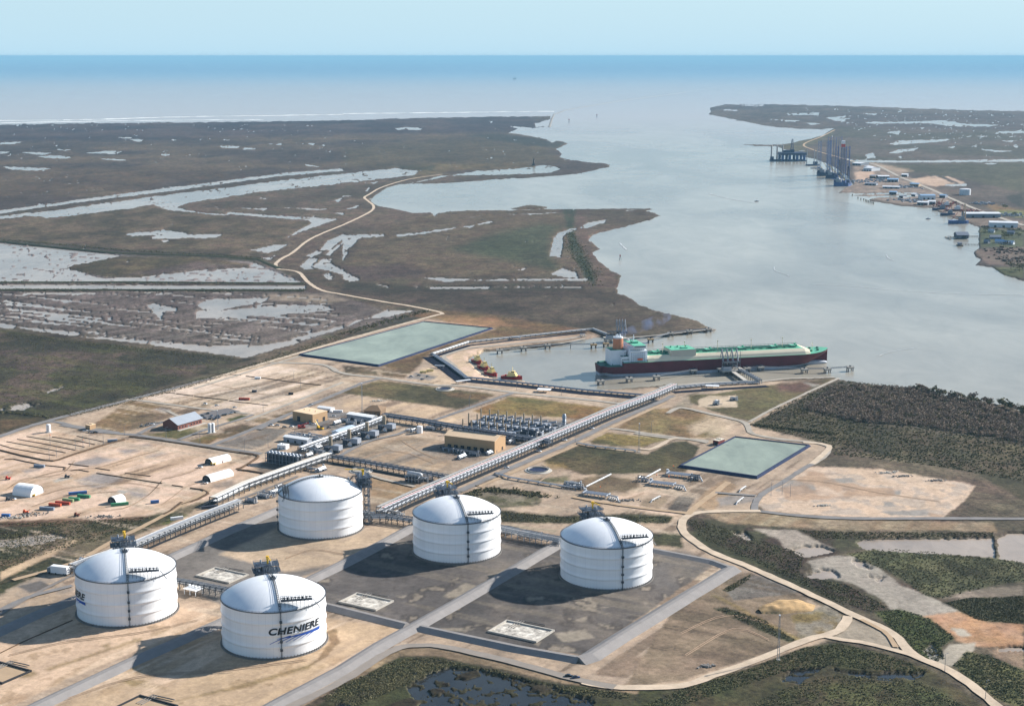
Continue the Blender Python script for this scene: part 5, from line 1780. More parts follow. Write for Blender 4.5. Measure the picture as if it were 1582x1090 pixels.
def platform(label, c, rz, sx, sy, z=7):
    root = thing('loading_platform', label, 'jetty platform', (c.x, c.y, 0), rz, 'loading platforms')
    b = MB()
    b.box(0, 0, z - 1.6, sx, sy, 1.6)
    b.build('deck', CONC, root)
    for x in np.linspace(-sx / 2 + 2, sx / 2 - 2, 5):
        for y in np.linspace(-sy / 2 + 2, sy / 2 - 2, 3):
            b = MB()
            b.cyl(x, y, -3, .7, z + 1.4, 8)
            b.build('pile', PILE, root)
    b = MB()
    for zz in (z + 5, z + 9.5):
        b.box(-2, -1, zz, sx * .62, sy * .42, .4)
        rail(b, [(-2 - sx * .31, -1 - sy * .21, zz + .4), (-2 + sx * .31, -1 - sy * .21, zz + .4), (-2 + sx * .31, -1 + sy * .21, zz + .4), (-2 - sx * .31, -1 + sy * .21, zz + .4), (-2 - sx * .31, -1 - sy * .21, zz + .4)], 1.2, .12)
    for x in np.linspace(-sx * .3, sx * .3, 5):
        for y in (-sy * .2, sy * .2): b.bar((x - 2, y - 1, z), (x - 2, y - 1, z + 9.6), .25)
    b.build('steel_frame', DSTEEL, root)
    b = MB()
    b.box(-sx * .28, -sy * .3, z, 12, 7, 4.4)
    b.build('control_room', GROOF, root)
    for k in range(4):
        b = MB()
        x = -sx * .26 + k * sx * .17
        b.tube([(x, -sy * .45, z + 1), (x, 0, z + 1), (x, sy * .2, z + 3)], .55, 7)
        b.build('cargo_pipe', PIPES, root)
    b = MB()
    b.bar((sx * .42, sy * .1, z), (sx * .42, sy * .1, z + 24), .35, 4)
    for q in range(6): b.bar((sx * .42 - .6, sy * .1, z + 4 * q), (sx * .42 + .6, sy * .1, z + 4 * q + 2), .12)
    b.build('monitor_tower', STEEL, root)
    return root


PF1 = shippt(183, -25 - 15)
SHRZ = math.atan2(SD.y, SD.x)
platform('loading platform pressed against the middle of the ship, with four grey arms', PF1, SHRZ, 34, 24)
g2 = G(950, 528, 0)
platform('dark loading platform behind the ship funnel on the far berth', g2, R(10), 34, 20)


def arm_proto():
    root = thing('marine_loader', 'x', 'loading arm', (0, 0, 7), 0, 'marine loading arms')
    b = MB()
    b.cyl(0, 0, 0, .75, 15, 8, .6)
    b.box(0, 0, 0, 2.4, 2.4, 1.4)
    b.build('riser', UNITG, root)
    b = MB()
    b.bar((.9, -3.2, 9), (.9, 5, 27), .55, 6)
    b.bar((-.1, -1, 14), (-.1, 4.6, 26.4), .25, 4)
    b.build('inboard_arm', UNITG, root)
    b = MB()
    b.bar((.9, 5, 27), (.9, 10, 14.5), .5, 6)
    b.build('outboard_arm', UNITG, root)
    b = MB()
    b.box(.9, -4.6, 6.6, 2.2, 3.4, 3.2)
    b.build('counterweight', UNITD, root)
    return root


ap = arm_proto()
ORD4 = ['sternmost', 'second from the stern', 'third from the stern', 'bow-most']
for base in (1, 2):
    for k in range(4):
        o = ap if ap['label'] == 'x' else copy_tree(ap)
        if base == 1:
            p = shippt(172 + k * 7.4, -34, 7)
            o['label'] = 'grey loading arm reaching over to the ship manifold, %s of four' % ORD4[k]
            place(o, p, SHRZ)
        else:
            p = G(950, 528, 0) + Vector((3 + k * 4.4, 3 + k * .8, 7))
            o['label'] = 'raised grey loading arm behind the smoking funnel, %s in its row' % ['nearest the tugs', 'second from the tug end', 'third from the tug end', 'farthest from the tugs'][k]
            place(o, p, R(10))

# ---------------------------------------------------------------- tugs
def tug_proto():
    root = thing('tug_boat', 'x', 'tug', (0, 0, 0), 0, 'red and yellow tugs in the basin')
    b = MB()
    X = [-15, -14, -9, 0, 8, 12, 14.5, 16]
    Hb = [3.6, 4.6, 5.2, 5.3, 4.8, 3.4, 1.6, .1]
    Zt = [2.6, 2.6, 2.6, 2.8, 3.6, 4.2, 4.6, 4.8]
    b.loft([[(x, -h_ * .8, -.6), (x, -h_, z), (x, h_, z), (x, h_ * .8, -.6)] for x, h_, z in zip(X, Hb, Zt)])
    b.build('hull', RED, root)
    b = MB()
    b.loft([[(x, -h_ - .25, z - .5), (x, -h_ - .25, z + .2), (x, h_ + .25, z + .2), (x, h_ + .25, z - .5)] for x, h_, z in zip(X, Hb, Zt)])
    b.build('fender', DARK, root)
    b = MB()
    b.loft([[(x, -h_ + .4, z + .3), (x, -h_ + .4, z + .35), (x, h_ - .4, z + .35), (x, h_ - .4, z + .3)] for x, h_, z in zip(X[:-1], [max(q, .6) for q in Hb[:-1]], Zt)])
    b.build('deck', mat('tug_deck', (150, 70, 60), .8), root)
    b = MB()
    b.box(1, 0, 2.9, 14, 7, 3, 0, .95)
    b.box(2, 0, 5.9, 9, 5.6, 2.4, 0, .95)
    hs_ = b.build('deckhouse', TUGY, root)
    b = MB()
    b.box(2.5, 0, 8.3, 5, 4.6, 2.6, 0, .92)
    wh = b.build('wheelhouse', TUGY, root)
    b = MB()
    b.box(2.5, 0, 9.2, 5.05, 4.7, 1.0)
    b.build('window', GLASS, wh)
    for y in (-2.2, 2.2):
        b = MB()
        b.cyl(-3.6, y, 5.4, .7, 4.4, 8)
        b.build('exhaust', TUGY, root)
    b = MB()
    b.bar((1.5, 0, 10.8), (1.2, 0, 17), .22)
    b.box(1.4, 0, 14, .3, 3, .3)
    b.build('mast', TUGY, root)
    b = MB()
    b.cyl(-9, 0, 2.8, 1.4, 2, 10)
    b.box(11, 0, 3.8, 2, 3, 1.4)
    b.build('winch', REDS, root)
    return root


tp_ = tug_proto()
for k, (a_, c_, lb) in enumerate((((450, 452), (545, 498), 'tug moored nearest the white floats, hindmost of the three in line'), ((505, 505), (600, 545), 'middle tug of the three moored bow to stern along the sandy bank'),
                                  ((560, 555), (662, 592), 'front tug of the three in line, its red bow at the sandy bank'), ((700, 598), (872, 614), 'tug lying apart from the other three, broadside on by the sand'))):
    A_, B_ = W1('m', *a_, 0), W1('m', *c_, 0)
    o = tp_ if k == 0 else copy_tree(tp_)
    d = B_ - A_
    off = Vector((-d.y, d.x, 0)).normalized() * 3
    o['label'] = lb
    place(o, (A_ + B_) / 2 + off, math.atan2(d.y, d.x))
# white floats
fl = W('m 405 432 440 424 475 413 508 400 535 392 558 380', 0)
for k, p in enumerate(fl):
    b = MB()
    b.box(0, 0, -.3, 5.5, 2.4, 1.3)
    b.box(0, 0, 1.0, 4.6, 1.6, .3)
    o = b.build('mooring_float', WHITE)
    o.location = (p.x, p.y, .3)
    o.rotation_euler = (0, 0, .5)
    tag(o, 'white mooring float in the line between the tugs and the far bank', 'float', 'row of white floats')
# channel marks and specks on the water
for x, y, lb in ((879, 190, 'channel beacon off the river mouth, nearest the rock jetty'), (922, 182, 'channel beacon off the river mouth, farther from the jetty'), (958, 402, 'channel beacon near the bend of the marsh shore')):
    p = G(x, y, 0)
    root = thing('channel_beacon', lb, 'beacon', (p.x, p.y, 0))
    k_ = 2.2 if y < 300 else 1
    b = MB()
    for a in (0, 2.1, 4.2): b.bar((3 * math.cos(a) * k_, 3 * math.sin(a) * k_, -2), (0, 0, 12 * k_), .4 * k_)
    b.build('post', DSTEEL, root)
    b = MB()
    b.box(0, 0, 9 * k_, 3 * k_, .6, 3 * k_)
    b.build('board', REDS, root)
p = G(795, 124, 0)
root = thing('offshore_platform', 'lone offshore platform on legs, a dark speck far out at sea', 'platform', (p.x, p.y, 0))
b = MB()
b.box(0, 0, 22, 60, 50, 14)
b.build('deck', RIGD, root)
for x in (-22, 22):
    for y in (-18, 18):
        b = MB()
        b.cyl(x, y, -4, 3, 26, 8)
        b.build('leg', RIGD, root)
b = MB()
b.bar((8, 0, 36), (8, 0, 80), 3)
b.build('derrick', RIGD, root)
for c_, x, y, nm in (('c', 345, 740, 'skiff crossing the river towards the shipyard'), ('c', 1125, 820, 'skiff close off the row of warehouses'), ('c', 1157, 360, 'x')):
    if nm == 'x': continue
    p = W1(c_, x, y, 0)
    root = thing('skiff', nm, 'boat', (p.x, p.y, 0), .4)
    b = MB()
    b.loft([[(xx, -h_, -.3), (xx, -h_ * 1.2, 1.6), (xx, h_ * 1.2, 1.6), (xx, h_, -.3)] for xx, h_ in ((-7, 1.8), (2, 2.0), (6, 1.2), (8, .2))])
    b.build('hull', RIGD, root)
    b = MB()
    b.box(-1, 0, 1.6, 5, 2.8, 2.6)
    b.build('cabin', WHITE, root)
# ---------------------------------------------------------------- pipe racks
CTRAY = mat('cable_tray', (176, 174, 170), .5, .2, var=.1, sc=.1)
RSTRIPE = mat('red_line', (176, 74, 72), .6)


def bent_mesh(wd, levels):
    b = MB()
    top = max(levels)
    for y in (-wd / 2, wd / 2): b.box(0, y, -.3, .55, .55, top + .5)
    for z in levels: b.box(0, 0, z - .55, .45, wd, .5)
    b.bar((0, -wd / 2, 0), (0, wd / 2, levels[0] - .5), .14)
    return b


def rack(label, P_, wd, levels, pipes, sp=9.0, steel=STEEL, tray=None, side=True, name='pipe_rack', group=None, maxb=95):
    """pipes: (level index, offset across, radius, material)"""
    P_ = [Vector((p[0], p[1])) for p in P_]
    o0 = P_[0]
    root = thing(name, label, 'pipe rack', (o0.x, o0.y, GL), 0, group)
    L = sum((q - p).length for p, q in zip(P_, P_[1:]))
    sp = max(sp, L / maxb)
    first = None
    for p, q in zip(P_, P_[1:]):
        d = q - p
        n = max(1, int(d.length / sp))
        ang = math.atan2(d.y, d.x)
        for k in range(n + 1):
            c = p.lerp(q, k / n) - o0
            if first is None:
                first = bent_mesh(wd, levels).build('support_frame', steel, root)
                o = first
            else:
                o = first.copy()
                COL.objects.link(o)
                adopt(o, root)
            o.location = (c.x, c.y, 0)
            o.rotation_euler = (0, 0, ang)

    def off(y, z):
        out = []
        N_ = []
        for p, q in zip(P_, P_[1:]):
            d = (q - p).normalized()
            N_.append(Vector((-d.y, d.x)))
        for k, p in enumerate(P_):
            if k == 0: n = N_[0]
            elif k == len(P_) - 1: n = N_[-1]
            else:
                n = (N_[k - 1] + N_[k])
                n = n / max(n.length_squared / 2, .4)
            c = p + n * y - o0
            out.append((c.x, c.y, z))
        return out
    for lv, y, r, m in pipes:
        b = MB()
        b.tube(off(y, levels[lv] + r + .02), r, 7)
        b.build('pipe', m, root)
    if side:
        for y in (-wd / 2, wd / 2):
            b = MB()
            for z in levels:
                b.tube(off(y, z - .3), .26, 4)
            b.build('longitudinal_beam', steel, root)
    if tray:
        for lv, y, w_, m in tray:
            b = MB()
            a_, c_ = off(y - w_ / 2, levels[lv] + .5), off(y + w_ / 2, levels[lv] + .5)
            n = len(a_)
            b.add(a_ + c_, [(k, k + 1, n + k + 1, n + k) for k in range(n - 1)])
            a2, c2 = off(y - w_ / 2, levels[lv] + .2), off(y + w_ / 2, levels[lv] + .2)
            b.add(a2 + c2, [(k, k + 1, n + k + 1, n + k) for k in range(n - 1)])
            b.add(a_ + a2, [(k, k + 1, n + k + 1, n + k) for k in range(n - 1)])
            b.add(c_ + c2, [(k, k + 1, n + k + 1, n + k) for k in range(n - 1)])
            b.build('cable_tray', m, root)
    return root


def gp2(l): return [G(*p) for p in l]


rack('long straight double deck rack with a red line, running to the basin', gp2([(588, 796), (640, 772), (800, 703), (940, 642), (1014, 614), (1041, 602)]), 10, (4.2, 8.2),
     [(0, -4.2, .45, PIPES), (0, -2.8, .45, UNITG), (0, -1.2, .4, UNITD), (0, .6, .5, PIPES), (0, 2.4, .4, PIPEW), (0, 4.2, .45, UNITG), (1, -4, .35, PIPES), (1, -2.2, .25, RSTRIPE), (1, -.8, .35, PIPEW)],
     tray=[(1, 3.2, 2.8, CTRAY)], sp=6.5, steel=mat('rack_steel', (96, 102, 110), .6, .2, var=.2, sc=.3))
rack('pale rack with white deck along the sand yard, ending by the dark silo bank', gp2([(330, 781), (380, 757), (460, 728), (509, 711)]), 9, (4.5, 8.5), [(0, -3.4, .6, PIPEW), (0, -1.6, .6, PIPEW), (0, .2, .5, PIPES), (0, 2, .6, PIPEW), (1, -3.6, .5, PIPEW), (1, -2.2, .5, PIPES)], steel=DSTEEL, tray=[(1, 1.6, 5, mat('pale_deck', (212, 204, 190), .6, var=.06))])
rack('lower rack of white pipes running on past the farthest left tank', gp2([(371, 784), (320, 804), (250, 833), (205, 853), (150, 872), (112, 886)]), 8, (5.0, 8.0), [(0, -3, .5, PIPEW), (0, -1.2, .5, PIPES), (0, .6, .5, PIPEW), (0, 2.4, .5, PIPES), (1, -2.8, .5, PIPEW), (1, -1, .45, PIPES), (1, 1, .4, UNITG)], tray=[(1, 3, 1.2, CTRAY)], sp=7, steel=DSTEEL)
rack('grey rack with rungs crossing from the silo bank to the straight rack', gp2([(509, 711), (560, 719), (620, 730), (690, 743)]), 8, (4.0, 6.5), [(0, -3, .7, UNITG), (0, -1, .7, UNITG), (0, 1.2, .6, UNITD), (0, 3, .6, UNITG), (1, -2, .4, STEEL), (1, 2, .4, STEEL)], steel=DSTEEL, sp=7)
rack('dark rack behind the tan compressor hall, running to the heater rows', gp2([(593, 648), (640, 655), (702, 666), (780, 679), (850, 690)]), 9, (4.5, 7.5), [(0, -3.4, .6, UNITG), (0, -1.4, .6, UNITD), (0, .8, .6, UNITG), (0, 3, .6, PIPES), (1, -2.5, .5, UNITG), (1, 0, .5, UNITD), (1, 2.5, .5, STEEL)], steel=DSTEEL, sp=8)
rack('rack beside the four turbines, with white and silver lines', W('w 640 590 800 525 1070 430 1560 250 1900 110'), 8, (4, 6.5), [(0, -3, .5, UNITG), (0, -1, .5, PIPES), (0, 1, .5, UNITD), (1, -2, .45, PIPEW), (1, 0, .5, PIPES), (1, 2, .45, UNITG)], sp=8, steel=DSTEEL)
rack('short feed rack between the two lettered tanks', gp2([(262, 905), (300, 911), (355, 922)]), 6, (5, 7.2), [(0, -2, .5, PIPEW), (0, 0, .5, PIPES), (0, 2, .5, PIPEW), (1, -1.5, .4, STEEL), (1, 1, .4, STEEL)], steel=DSTEEL, sp=6)
rack('wide feed rack between the dark pad tanks', gp2([(768, 823), (815, 833), (868, 843)]), 12, (4.5, 7), [(0, -4.5, .5, PIPEW), (0, -2.5, .5, PIPES), (0, -.5, .5, PIPEW), (0, 1.5, .5, PIPES), (0, 3.5, .5, PIPEW), (1, -4, .4, STEEL), (1, -1, .4, PIPEW), (1, 2, .4, STEEL)], sp=6)
rack('low feed rack joining the sand tank to the middle tank', gp2([(562, 806), (600, 806), (645, 812)]), 10, (4.5, 7), [(0, -3.5, .5, UNITG), (0, -1.5, .5, PIPES), (0, .5, .5, UNITG), (0, 2.5, .5, PIPEW), (1, -3, .4, STEEL), (1, 1, .4, STEEL)], steel=DSTEEL, sp=6)
low = dict(sp=8, side=False)
rack('low pipeway of silver pipes along the near side of the basin', gp2([(1010, 613.5), (900, 604), (800, 592.5), (720, 584.5)]), 6, (1.6,), [(0, -2.2, .6, UNITG), (0, -.6, .6, UNITG), (0, 1, .6, PIPES), (0, 2.4, .5, UNITG)], **low)
rack('low pipeway bending past the tugs beside the deep dark trench', gp2([(722, 586), (696, 566.5), (670, 549.5)]), 7, (1.6,), [(0, -2.5, .6, UNITG), (0, -.8, .6, PIPES), (0, 1, .6, UNITG), (0, 2.6, .5, UNITG)], **low)
rack('white topped pipeway from the trench corner towards the far berth', gp2([(668, 548.5), (724, 530), (786, 523.5), (905, 511), (916, 510), (945, 521)]), 6, (1.6, 3), [(0, -2.2, .6, PIPEW), (0, -.6, .6, PIPES), (0, 1, .6, UNITG), (0, 2.4, .5, UNITG), (1, -1, .5, PIPEW)], tray=[(1, 1.2, 2.2, CTRAY)], sp=9, side=False)
rack('low pipeway from the straight rack to the near loading berth', gp2([(1041, 601), (1090, 596.5), (1140, 593.5), (1172, 592.5)]), 8, (1.6, 3.2), [(0, -3, .6, PIPEW), (0, -1, .6, PIPES), (0, 1, .6, PIPEW), (0, 3, .6, PIPEW), (1, 0, .5, PIPEW)], tray=[(1, 2.4, 2.4, CTRAY)], sp=8, side=False)
rack('trestle of pipes from the bank to the near loading platform', [G(1173, 592.5), PF1 + SD * 11 - SN * 8], 7, (4.2, 6), [(0, -2.6, .6, PIPEW), (0, -.8, .6, PIPES), (0, 1, .6, PIPEW), (0, 2.6, .6, PIPEW), (1, 0, .5, PIPEW)], sp=8, name='pipe_trestle')
root = thing('roadway_trestle', 'pale roadway trestle beside the pipes of the near loading platform', 'trestle', (0, 0, 0))
pa, pb = G(1152, 591), PF1 - SD * 1 - SN * 9
b = MB()
d = (pb - pa)
b.box((pa.x + pb.x) / 2, (pa.y + pb.y) / 2, 4.6, Vector((d.x, d.y)).length, 6, .9, math.atan2(d.y, d.x))
b.build('deck', CONC, root)
for k in range(5):
    q = pa.lerp(pb, .1 + .2 * k)
    b = MB()
    b.cyl(q.x, q.y, -3, .9, 8, 8)
    b.build('pile', PILE, root)
# single lines on the ground and meter runs
rack('silver pipeline on low sleepers from the straight rack towards the meter skids', W('l 650 740 760 775 1000 815 1190 845 1300 860'), 4, (1.5,), [(0, -1, .6, PIPEW), (0, .8, .6, PIPES)], side=False, sp=10)
rack('low pipe run along the middle grass plot, by the tall lamp', W('e 1065 960 1150 975 1330 995'), 3, (1.4,), [(0, -.8, .5, PIPEW), (0, .8, .5, PIPES)], side=False, sp=10)
for (c_, x0_, y0_, x1_, y1_, lb) in (('z', 165, 352, 420, 224, 'lone white pipe slanting up from the nearest meter skid'), ('z', 765, 262, 922, 176, 'lone white pipe slanting up from the far meter skids')):
    A_, B_ = W1(c_, x0_, y0_), W1(c_, x1_, y1_)
    root = thing('pipeline', lb, 'pipe', (A_.x, A_.y, GL))
    b = MB()
    b.tube([(0, 0, 1.4), (B_.x - A_.x, B_.y - A_.y, 1.4)], .95, 10)
    b.build('pipe', PIPEW, root)
    for k in range(4):
        q = (B_ - A_) * (.1 + .27 * k)
        b = MB()
        b.box(q.x, q.y, -.2, 1.6, 1.6, .8)
        b.build('saddle', CONC, root)


def meter_skid(label, A_, B_):
    d = B_ - A_
    Ln = d.length
    root = thing('meter_skid', label, 'meter skid', (A_.x, A_.y, GL), math.atan2(d.y, d.x), 'meter skids by the green pond')
    for k in range(8):
        b = MB()
        b.tube([(0, k * 1.15, 3.2), (Ln, k * 1.15, 3.2)], .42, 7)
        b.build('meter_tube', UNITG, root)
    for x in np.linspace(1, Ln - 1, 7):
        b = MB()
        for y in (0, 8): b.box(x, y, -.2, .5, .5, 3.2)
        b.box(x, 4, 2.3, .4, 8.6, .4)
        b.build('stand', PIPEW, root)
    for x in (0, Ln):
        b = MB()
        b.tube([(x, -1.4, 3.2), (x, 9.4, 3.2)], .9, 8)
        b.build('header', PIPES, root)
    b = MB()
    b.cyl(-1.5, 9, 0, 1.5, 5.4, 12)
    b.build('filter_vessel', PIPEW, root)
    b = MB()
    b.tube([(Ln, 3, 3.2), (Ln + 7, 2, 3.2), (Ln + 12, -1, 3.2), (Ln + 16, -6, .2)], .8, 8)
    b.tube([(Ln + 2, 7, 2), (Ln + 10, 6, 2)], .6, 8)
    for q in range(4): b.box(Ln + 3 + 2.6 * q, 1.5, -.2, .5, 6, 2.4)
    b.build('outlet_pipe', PIPEW, root)
    return root


meter_skid('meter skid nearest the tanks, alone beside a lone white pipe', W1('z', 135, 430), W1('z', 375, 462))
meter_skid('middle meter skid, in front of the one by the pond', W1('z', 815, 325), W1('z', 1050, 352))
meter_skid('meter skid closest to the green pond', W1('z', 985, 232), W1('z', 1220, 258))
# pigging pipes
for c_, x0_, y0_, x1_, y1_, lb in (('s', 805, 590, 855, 560, 'white bent pipe stub on asphalt, nearer the green pond'), ('s', 780, 685, 838, 645, 'white bent pipe stub on asphalt, farther from the pond'), ('s', 130, 668, 200, 636, 'white pipe launcher in the small fenced sand plot')):
    A_, B_ = W1(c_, x0_, y0_), W1(c_, x1_, y1_)
    d = B_ - A_
    root = thing('pipe_stub', lb, 'pipe', (A_.x, A_.y, GL), math.atan2(d.y, d.x))
    b = MB()
    b.tube([(-2, 0, -.3), (0, 0, 1), (1, 0, 1.7), (d.length * .5, .6, 1.7), (d.length, .9, 1.7), (d.length + 1.4, .9, .6)], .75, 9)
    b.build('pipe', PIPEW, root)
    for k in (.3, .8):
        b = MB()
        b.box(d.length * k, .5, -.2, 1, 1.6, 1.3)
        b.build('saddle', CONC, root)

# ---------------------------------------------------------------- vaporizer rows
def heater_proto():
    root = thing('heater_unit', 'x', 'heater unit', (0, 0, GL), 0, 'heater units in three rows by the straight rack')
    b = MB()
    b.box(0, 0, -.2, 9, 6.5, 5.2)
    b.build('water_bath', UNITD, root)
    b = MB()
    b.box(-2, 0, 5, 3.4, 4.6, 1.8)
    b.cyl(2.6, 0, 5, 1.7, 2.2, 10)
    b.build('burner_cover', UNITG, root)
    b = MB()
    b.bar((-4, 4.6, 4.8), (6, 7.5, 7.6), 1.1, 6)
    b.build('flue_duct', PIPES, root)
    b = MB()
    b.cyl(-6.2, -1.2, -.2, .75, 15, 9)
    b.build('stack', STACK, root)
    b = MB()
    b.tube([(4.8, -4, 0), (4.8, -4, 4), (4.8, -1, 4)], .5, 7)
    b.tube([(3.2, -4, 0), (3.2, -4, 3), (3.2, -1, 3)], .4, 7)
    b.build('gas_pipe', PIPEW, root)
    b = MB()
    b.box(6.6, 2, -.2, 2.4, 4, 3.4)
    b.build('blower', UNITG, root)
    return root


hp = heater_proto()
HR = math.atan2((G(689, 735) - G(510, 706)).y, (G(689, 735) - G(510, 706)).x)
ORDN = ['first', 'second', 'third', 'fourth', 'fifth', 'sixth', 'seventh', 'eighth', 'ninth']
for rn, (x0_, y0_, n) in dict(back=(285, 196, 8), middle=(118, 262, 8), front=(40, 345, 6)).items():
    for k in range(n):
        p = W1('v', x0_ + 116.5 * k, y0_ + 14.5 * k)
        o = hp if hp['label'] == 'x' else copy_tree(hp)
        o['label'] = 'grey heater unit with stack, %s from the left in the %s of three rows' % (ORDN[k], rn)
        place(o, (p.x, p.y, GL), HR)
        o.scale = (1.2, 1.3, 1.15)
b = MB()
p = W1('v', 1332, 238)
root = thing('separator_column', 'tall silver column standing alone at the end of the heater rows', 'vessel', (p.x, p.y, GL))
b.lathe([(.1, 14.6), (1.4, 14.3), (2.2, 13.2), (2.2, 1.5), (2.4, 1.4), (2.4, -.2)], 20)
b.build('shell', PIPES, root, smooth=True)
for z in (5, 10):
    b = MB()
    b.cyl(0, 0, z, 3.3, .3, 14)
    b.build('platform', STEEL, root)

# ---------------------------------------------------------------- turbines and the silo bank
def turbine_proto():
    root = thing('turbine_set', 'x', 'gas turbine', (0, 0, GL), 0, 'gas turbine sets in a row')
    b = MB()
    b.cyl(0, 0, -.2, 2.2, 16, 14)
    b.cyl(0, 0, 15.4, 2.35, .6, 14)
    b.build('exhaust_stack', STACK, root)
    b = MB()
    b.box(0, -4.5, -.2, 6.5, 9, 5.6)
    b.build('turbine_box', UNITD, root)
    b = MB()
    b.box(13.5, -6, 3.2, 8.5, 8, 5.6)
    b.build('intake_filter', UNITG, root)
    b = MB()
    for x in (10, 17):
        for y in (-9.5, -2.5): b.box(x, y, -.2, .6, .6, 3.6)
    b.box(12.6, -6, -.2, 6, 5, 2.6)
    b.build('frame', DSTEEL, root)
    b = MB()
    b.tube([(3, -5, 4.4), (9.4, -5.6, 5.6)], 1.2, 9)
    b.build('intake_duct', UNITG, root)
    b = MB()
    b.cyl(7, -10.5, -.2, 1.2, 2.6, 10)
    b.box(9.6, -11, -.2, 1.8, 1.8, 1.9)
    b.build('oil_tank', WHITE, root)
    return root


tpz = turbine_proto()
for k, (x, y) in enumerate(((575, 492), (725, 436), (868, 376), (1005, 320))):
    p = W1('k', x, y)
    o = tpz if k == 0 else copy_tree(tpz)
    o['label'] = 'gas turbine with tan stack and grey box, ' + ['nearest the dark silo bank', 'second from the silo bank', 'third from the silo bank', 'farthest from the silo bank'][k]
    place(o, (p.x, p.y, GL), HR + R(3))
A_, B_ = W1('w', 105, 742), W1('w', 590, 812)
d = B_ - A_
root = thing('vaporizer_bank', 'dark bank of tall vaporizer columns with pale caps beside the pale rack', 'vaporizer bank', (A_.x, A_.y, GL), math.atan2(d.y, d.x))
Ln = d.length
for row in range(2):
    for k in range(9):
        b = MB()
        x = Ln * (k + .5) / 9
        b.cyl(x, 2.6 + row * 5.2, 1.6, 2.2, 10.4, 12)
        c = b.build('column', UNITD, root)
        b = MB()
        b.cyl(x, 2.6 + row * 5.2, 12.0, 2.0, .8, 12, 1.4)
        b.build('cap', PIPES, c)
for z in (1.0, 5.2, 11.4):
    b = MB()
    b.box(Ln / 2, -.3, z, Ln + 1.5, .3, .5)
    b.box(Ln / 2, 10.6, z, Ln + 1.5, .3, .5)
    b.box(-.5, 5.2, z, .3, 11, .5)
    b.box(Ln + .5, 5.2, z, .3, 11, .5)
    b.build('girt', STEEL, root)
for k in range(10):
    b = MB()
    for y in (-.4, 10.7): b.box(Ln * k / 9, y, -.2, .4, .4, 12.4)
    b.build('post', STEEL, root)


# generic process skids around the units
def skid(label, x, y, rz, Lx=12, seed=0, col=(PIPES, UNITG, PIPEW)):
    r_ = random.Random(seed)
    root = thing('process_skid', label, 'process skid', (x, y, GL), rz)
    b = MB()
    b.box(0, 0, -.2, Lx, 6, .9)
    b.build('base_frame', DSTEEL, root)
    b = MB()
    rr_ = r_.uniform(1.1, 1.7)
    b.loft([[(xx, 1 + s_ * rr_ * math.cos(a), 2.6 + s_ * rr_ * math.sin(a)) for a in np.linspace(0, 6.283, 13)[:-1]] for xx, s_ in ((-Lx * .42, .3), (-Lx * .38, .85), (-Lx * .32, 1), (Lx * .2, 1), (Lx * .26, .85), (Lx * .3, .3))])
    b.build('vessel', r_.choice(col), root, smooth=True)
    for k in range(3):
        b = MB()
        yy = -2.4 + k * .9
        b.tube([(-Lx * .45, yy, .8), (-Lx * .45, yy, 2.5 + k), (Lx * .4, yy, 2.5 + k), (Lx * .4, yy, .6)], .34, 6)
        b.build('pipe', r_.choice((PIPEW, PIPES)), root)
    b = MB()
    b.cyl(Lx * .4, 1.2, .6, 1.0, r_.uniform(3, 6), 10)
    b.build('vertical_vessel', r_.choice(col), root)
    b = MB()
    b.box(Lx * .1, -2.4, .6, 2.2, 1.8, 2)
    b.build('pump', UNITD, root)
    return root


for c_, x, y, Lx, lb in (('k', 625, 285, 14, 'coiled silver skid left of the far white sheds'), ('k', 690, 268, 12, 'silver skid in front of the far white shed roof'), ('k', 740, 290, 14, 'silver skid with looping pipes between the white sheds'), ('k', 800, 275, 12, 'silver skid tucked under the far white shed'),
                         ('k', 850, 300, 12, 'silver skid between the far shed and the turbine stacks'), ('w', 520, 350, 14, 'silver skid behind the near white shed'), ('w', 700, 370, 12, 'skid at the back corner of the near white shed'), ('w', 860, 420, 12, 'skid between the near white shed and the turbine rack'),
                         ('w', 900, 520, 12, 'skid beneath the turbine rack by the dark silo bank'), ('w', 760, 640, 12, 'skid between the silo bank and the pale rack'), ('l', 380, 610, 16, 'dark skid with a white domed vessel before the tan compressor hall'), ('l', 480, 590, 12, 'skid of white pipes at the front corner of the compressor hall'), ('l', 600, 580, 12, 'skid of pale pipes between compressor hall and straight rack'),
                         ('l', 775, 490, 12, 'skid at the sunny end wall of the compressor hall'), ('l', 860, 470, 12, 'dark skid at the near end of the heater rows'), ('k', 1370, 330, 14, 'dark skid on the rack bend behind the compressor hall'), ('l', 1250, 830, 14, 'white valve skid where the pipeline meets the meter skids'), ('z', 60, 330, 14, 'white valve skid beside the nearest meter skid'),
                         ('u', 1040, 570, 14, 'grey skid under the near end of the pale rack'), ('u', 1180, 515, 14, 'second grey skid along the foot of the pale rack'), ('u', 1300, 470, 14, 'third grey skid along the pale rack, by the tank rim'), ('k', 500, 660, 14, 'skid at the elbow of the pale rack'),
                         ('g', 160, 780, 8, 'white skid on the sand plot near the loading berth'), ('n', 880, 520, 10, 'skid at the fenced corner near the loading berth'), ('k', 700, 770, 14, 'dark skid behind the tank with the side tower')):
    p = W1(c_, x, y)
    skid(lb, p.x, p.y, HR + rr.choice((0, 0, 1.57)), Lx, int(x + y))
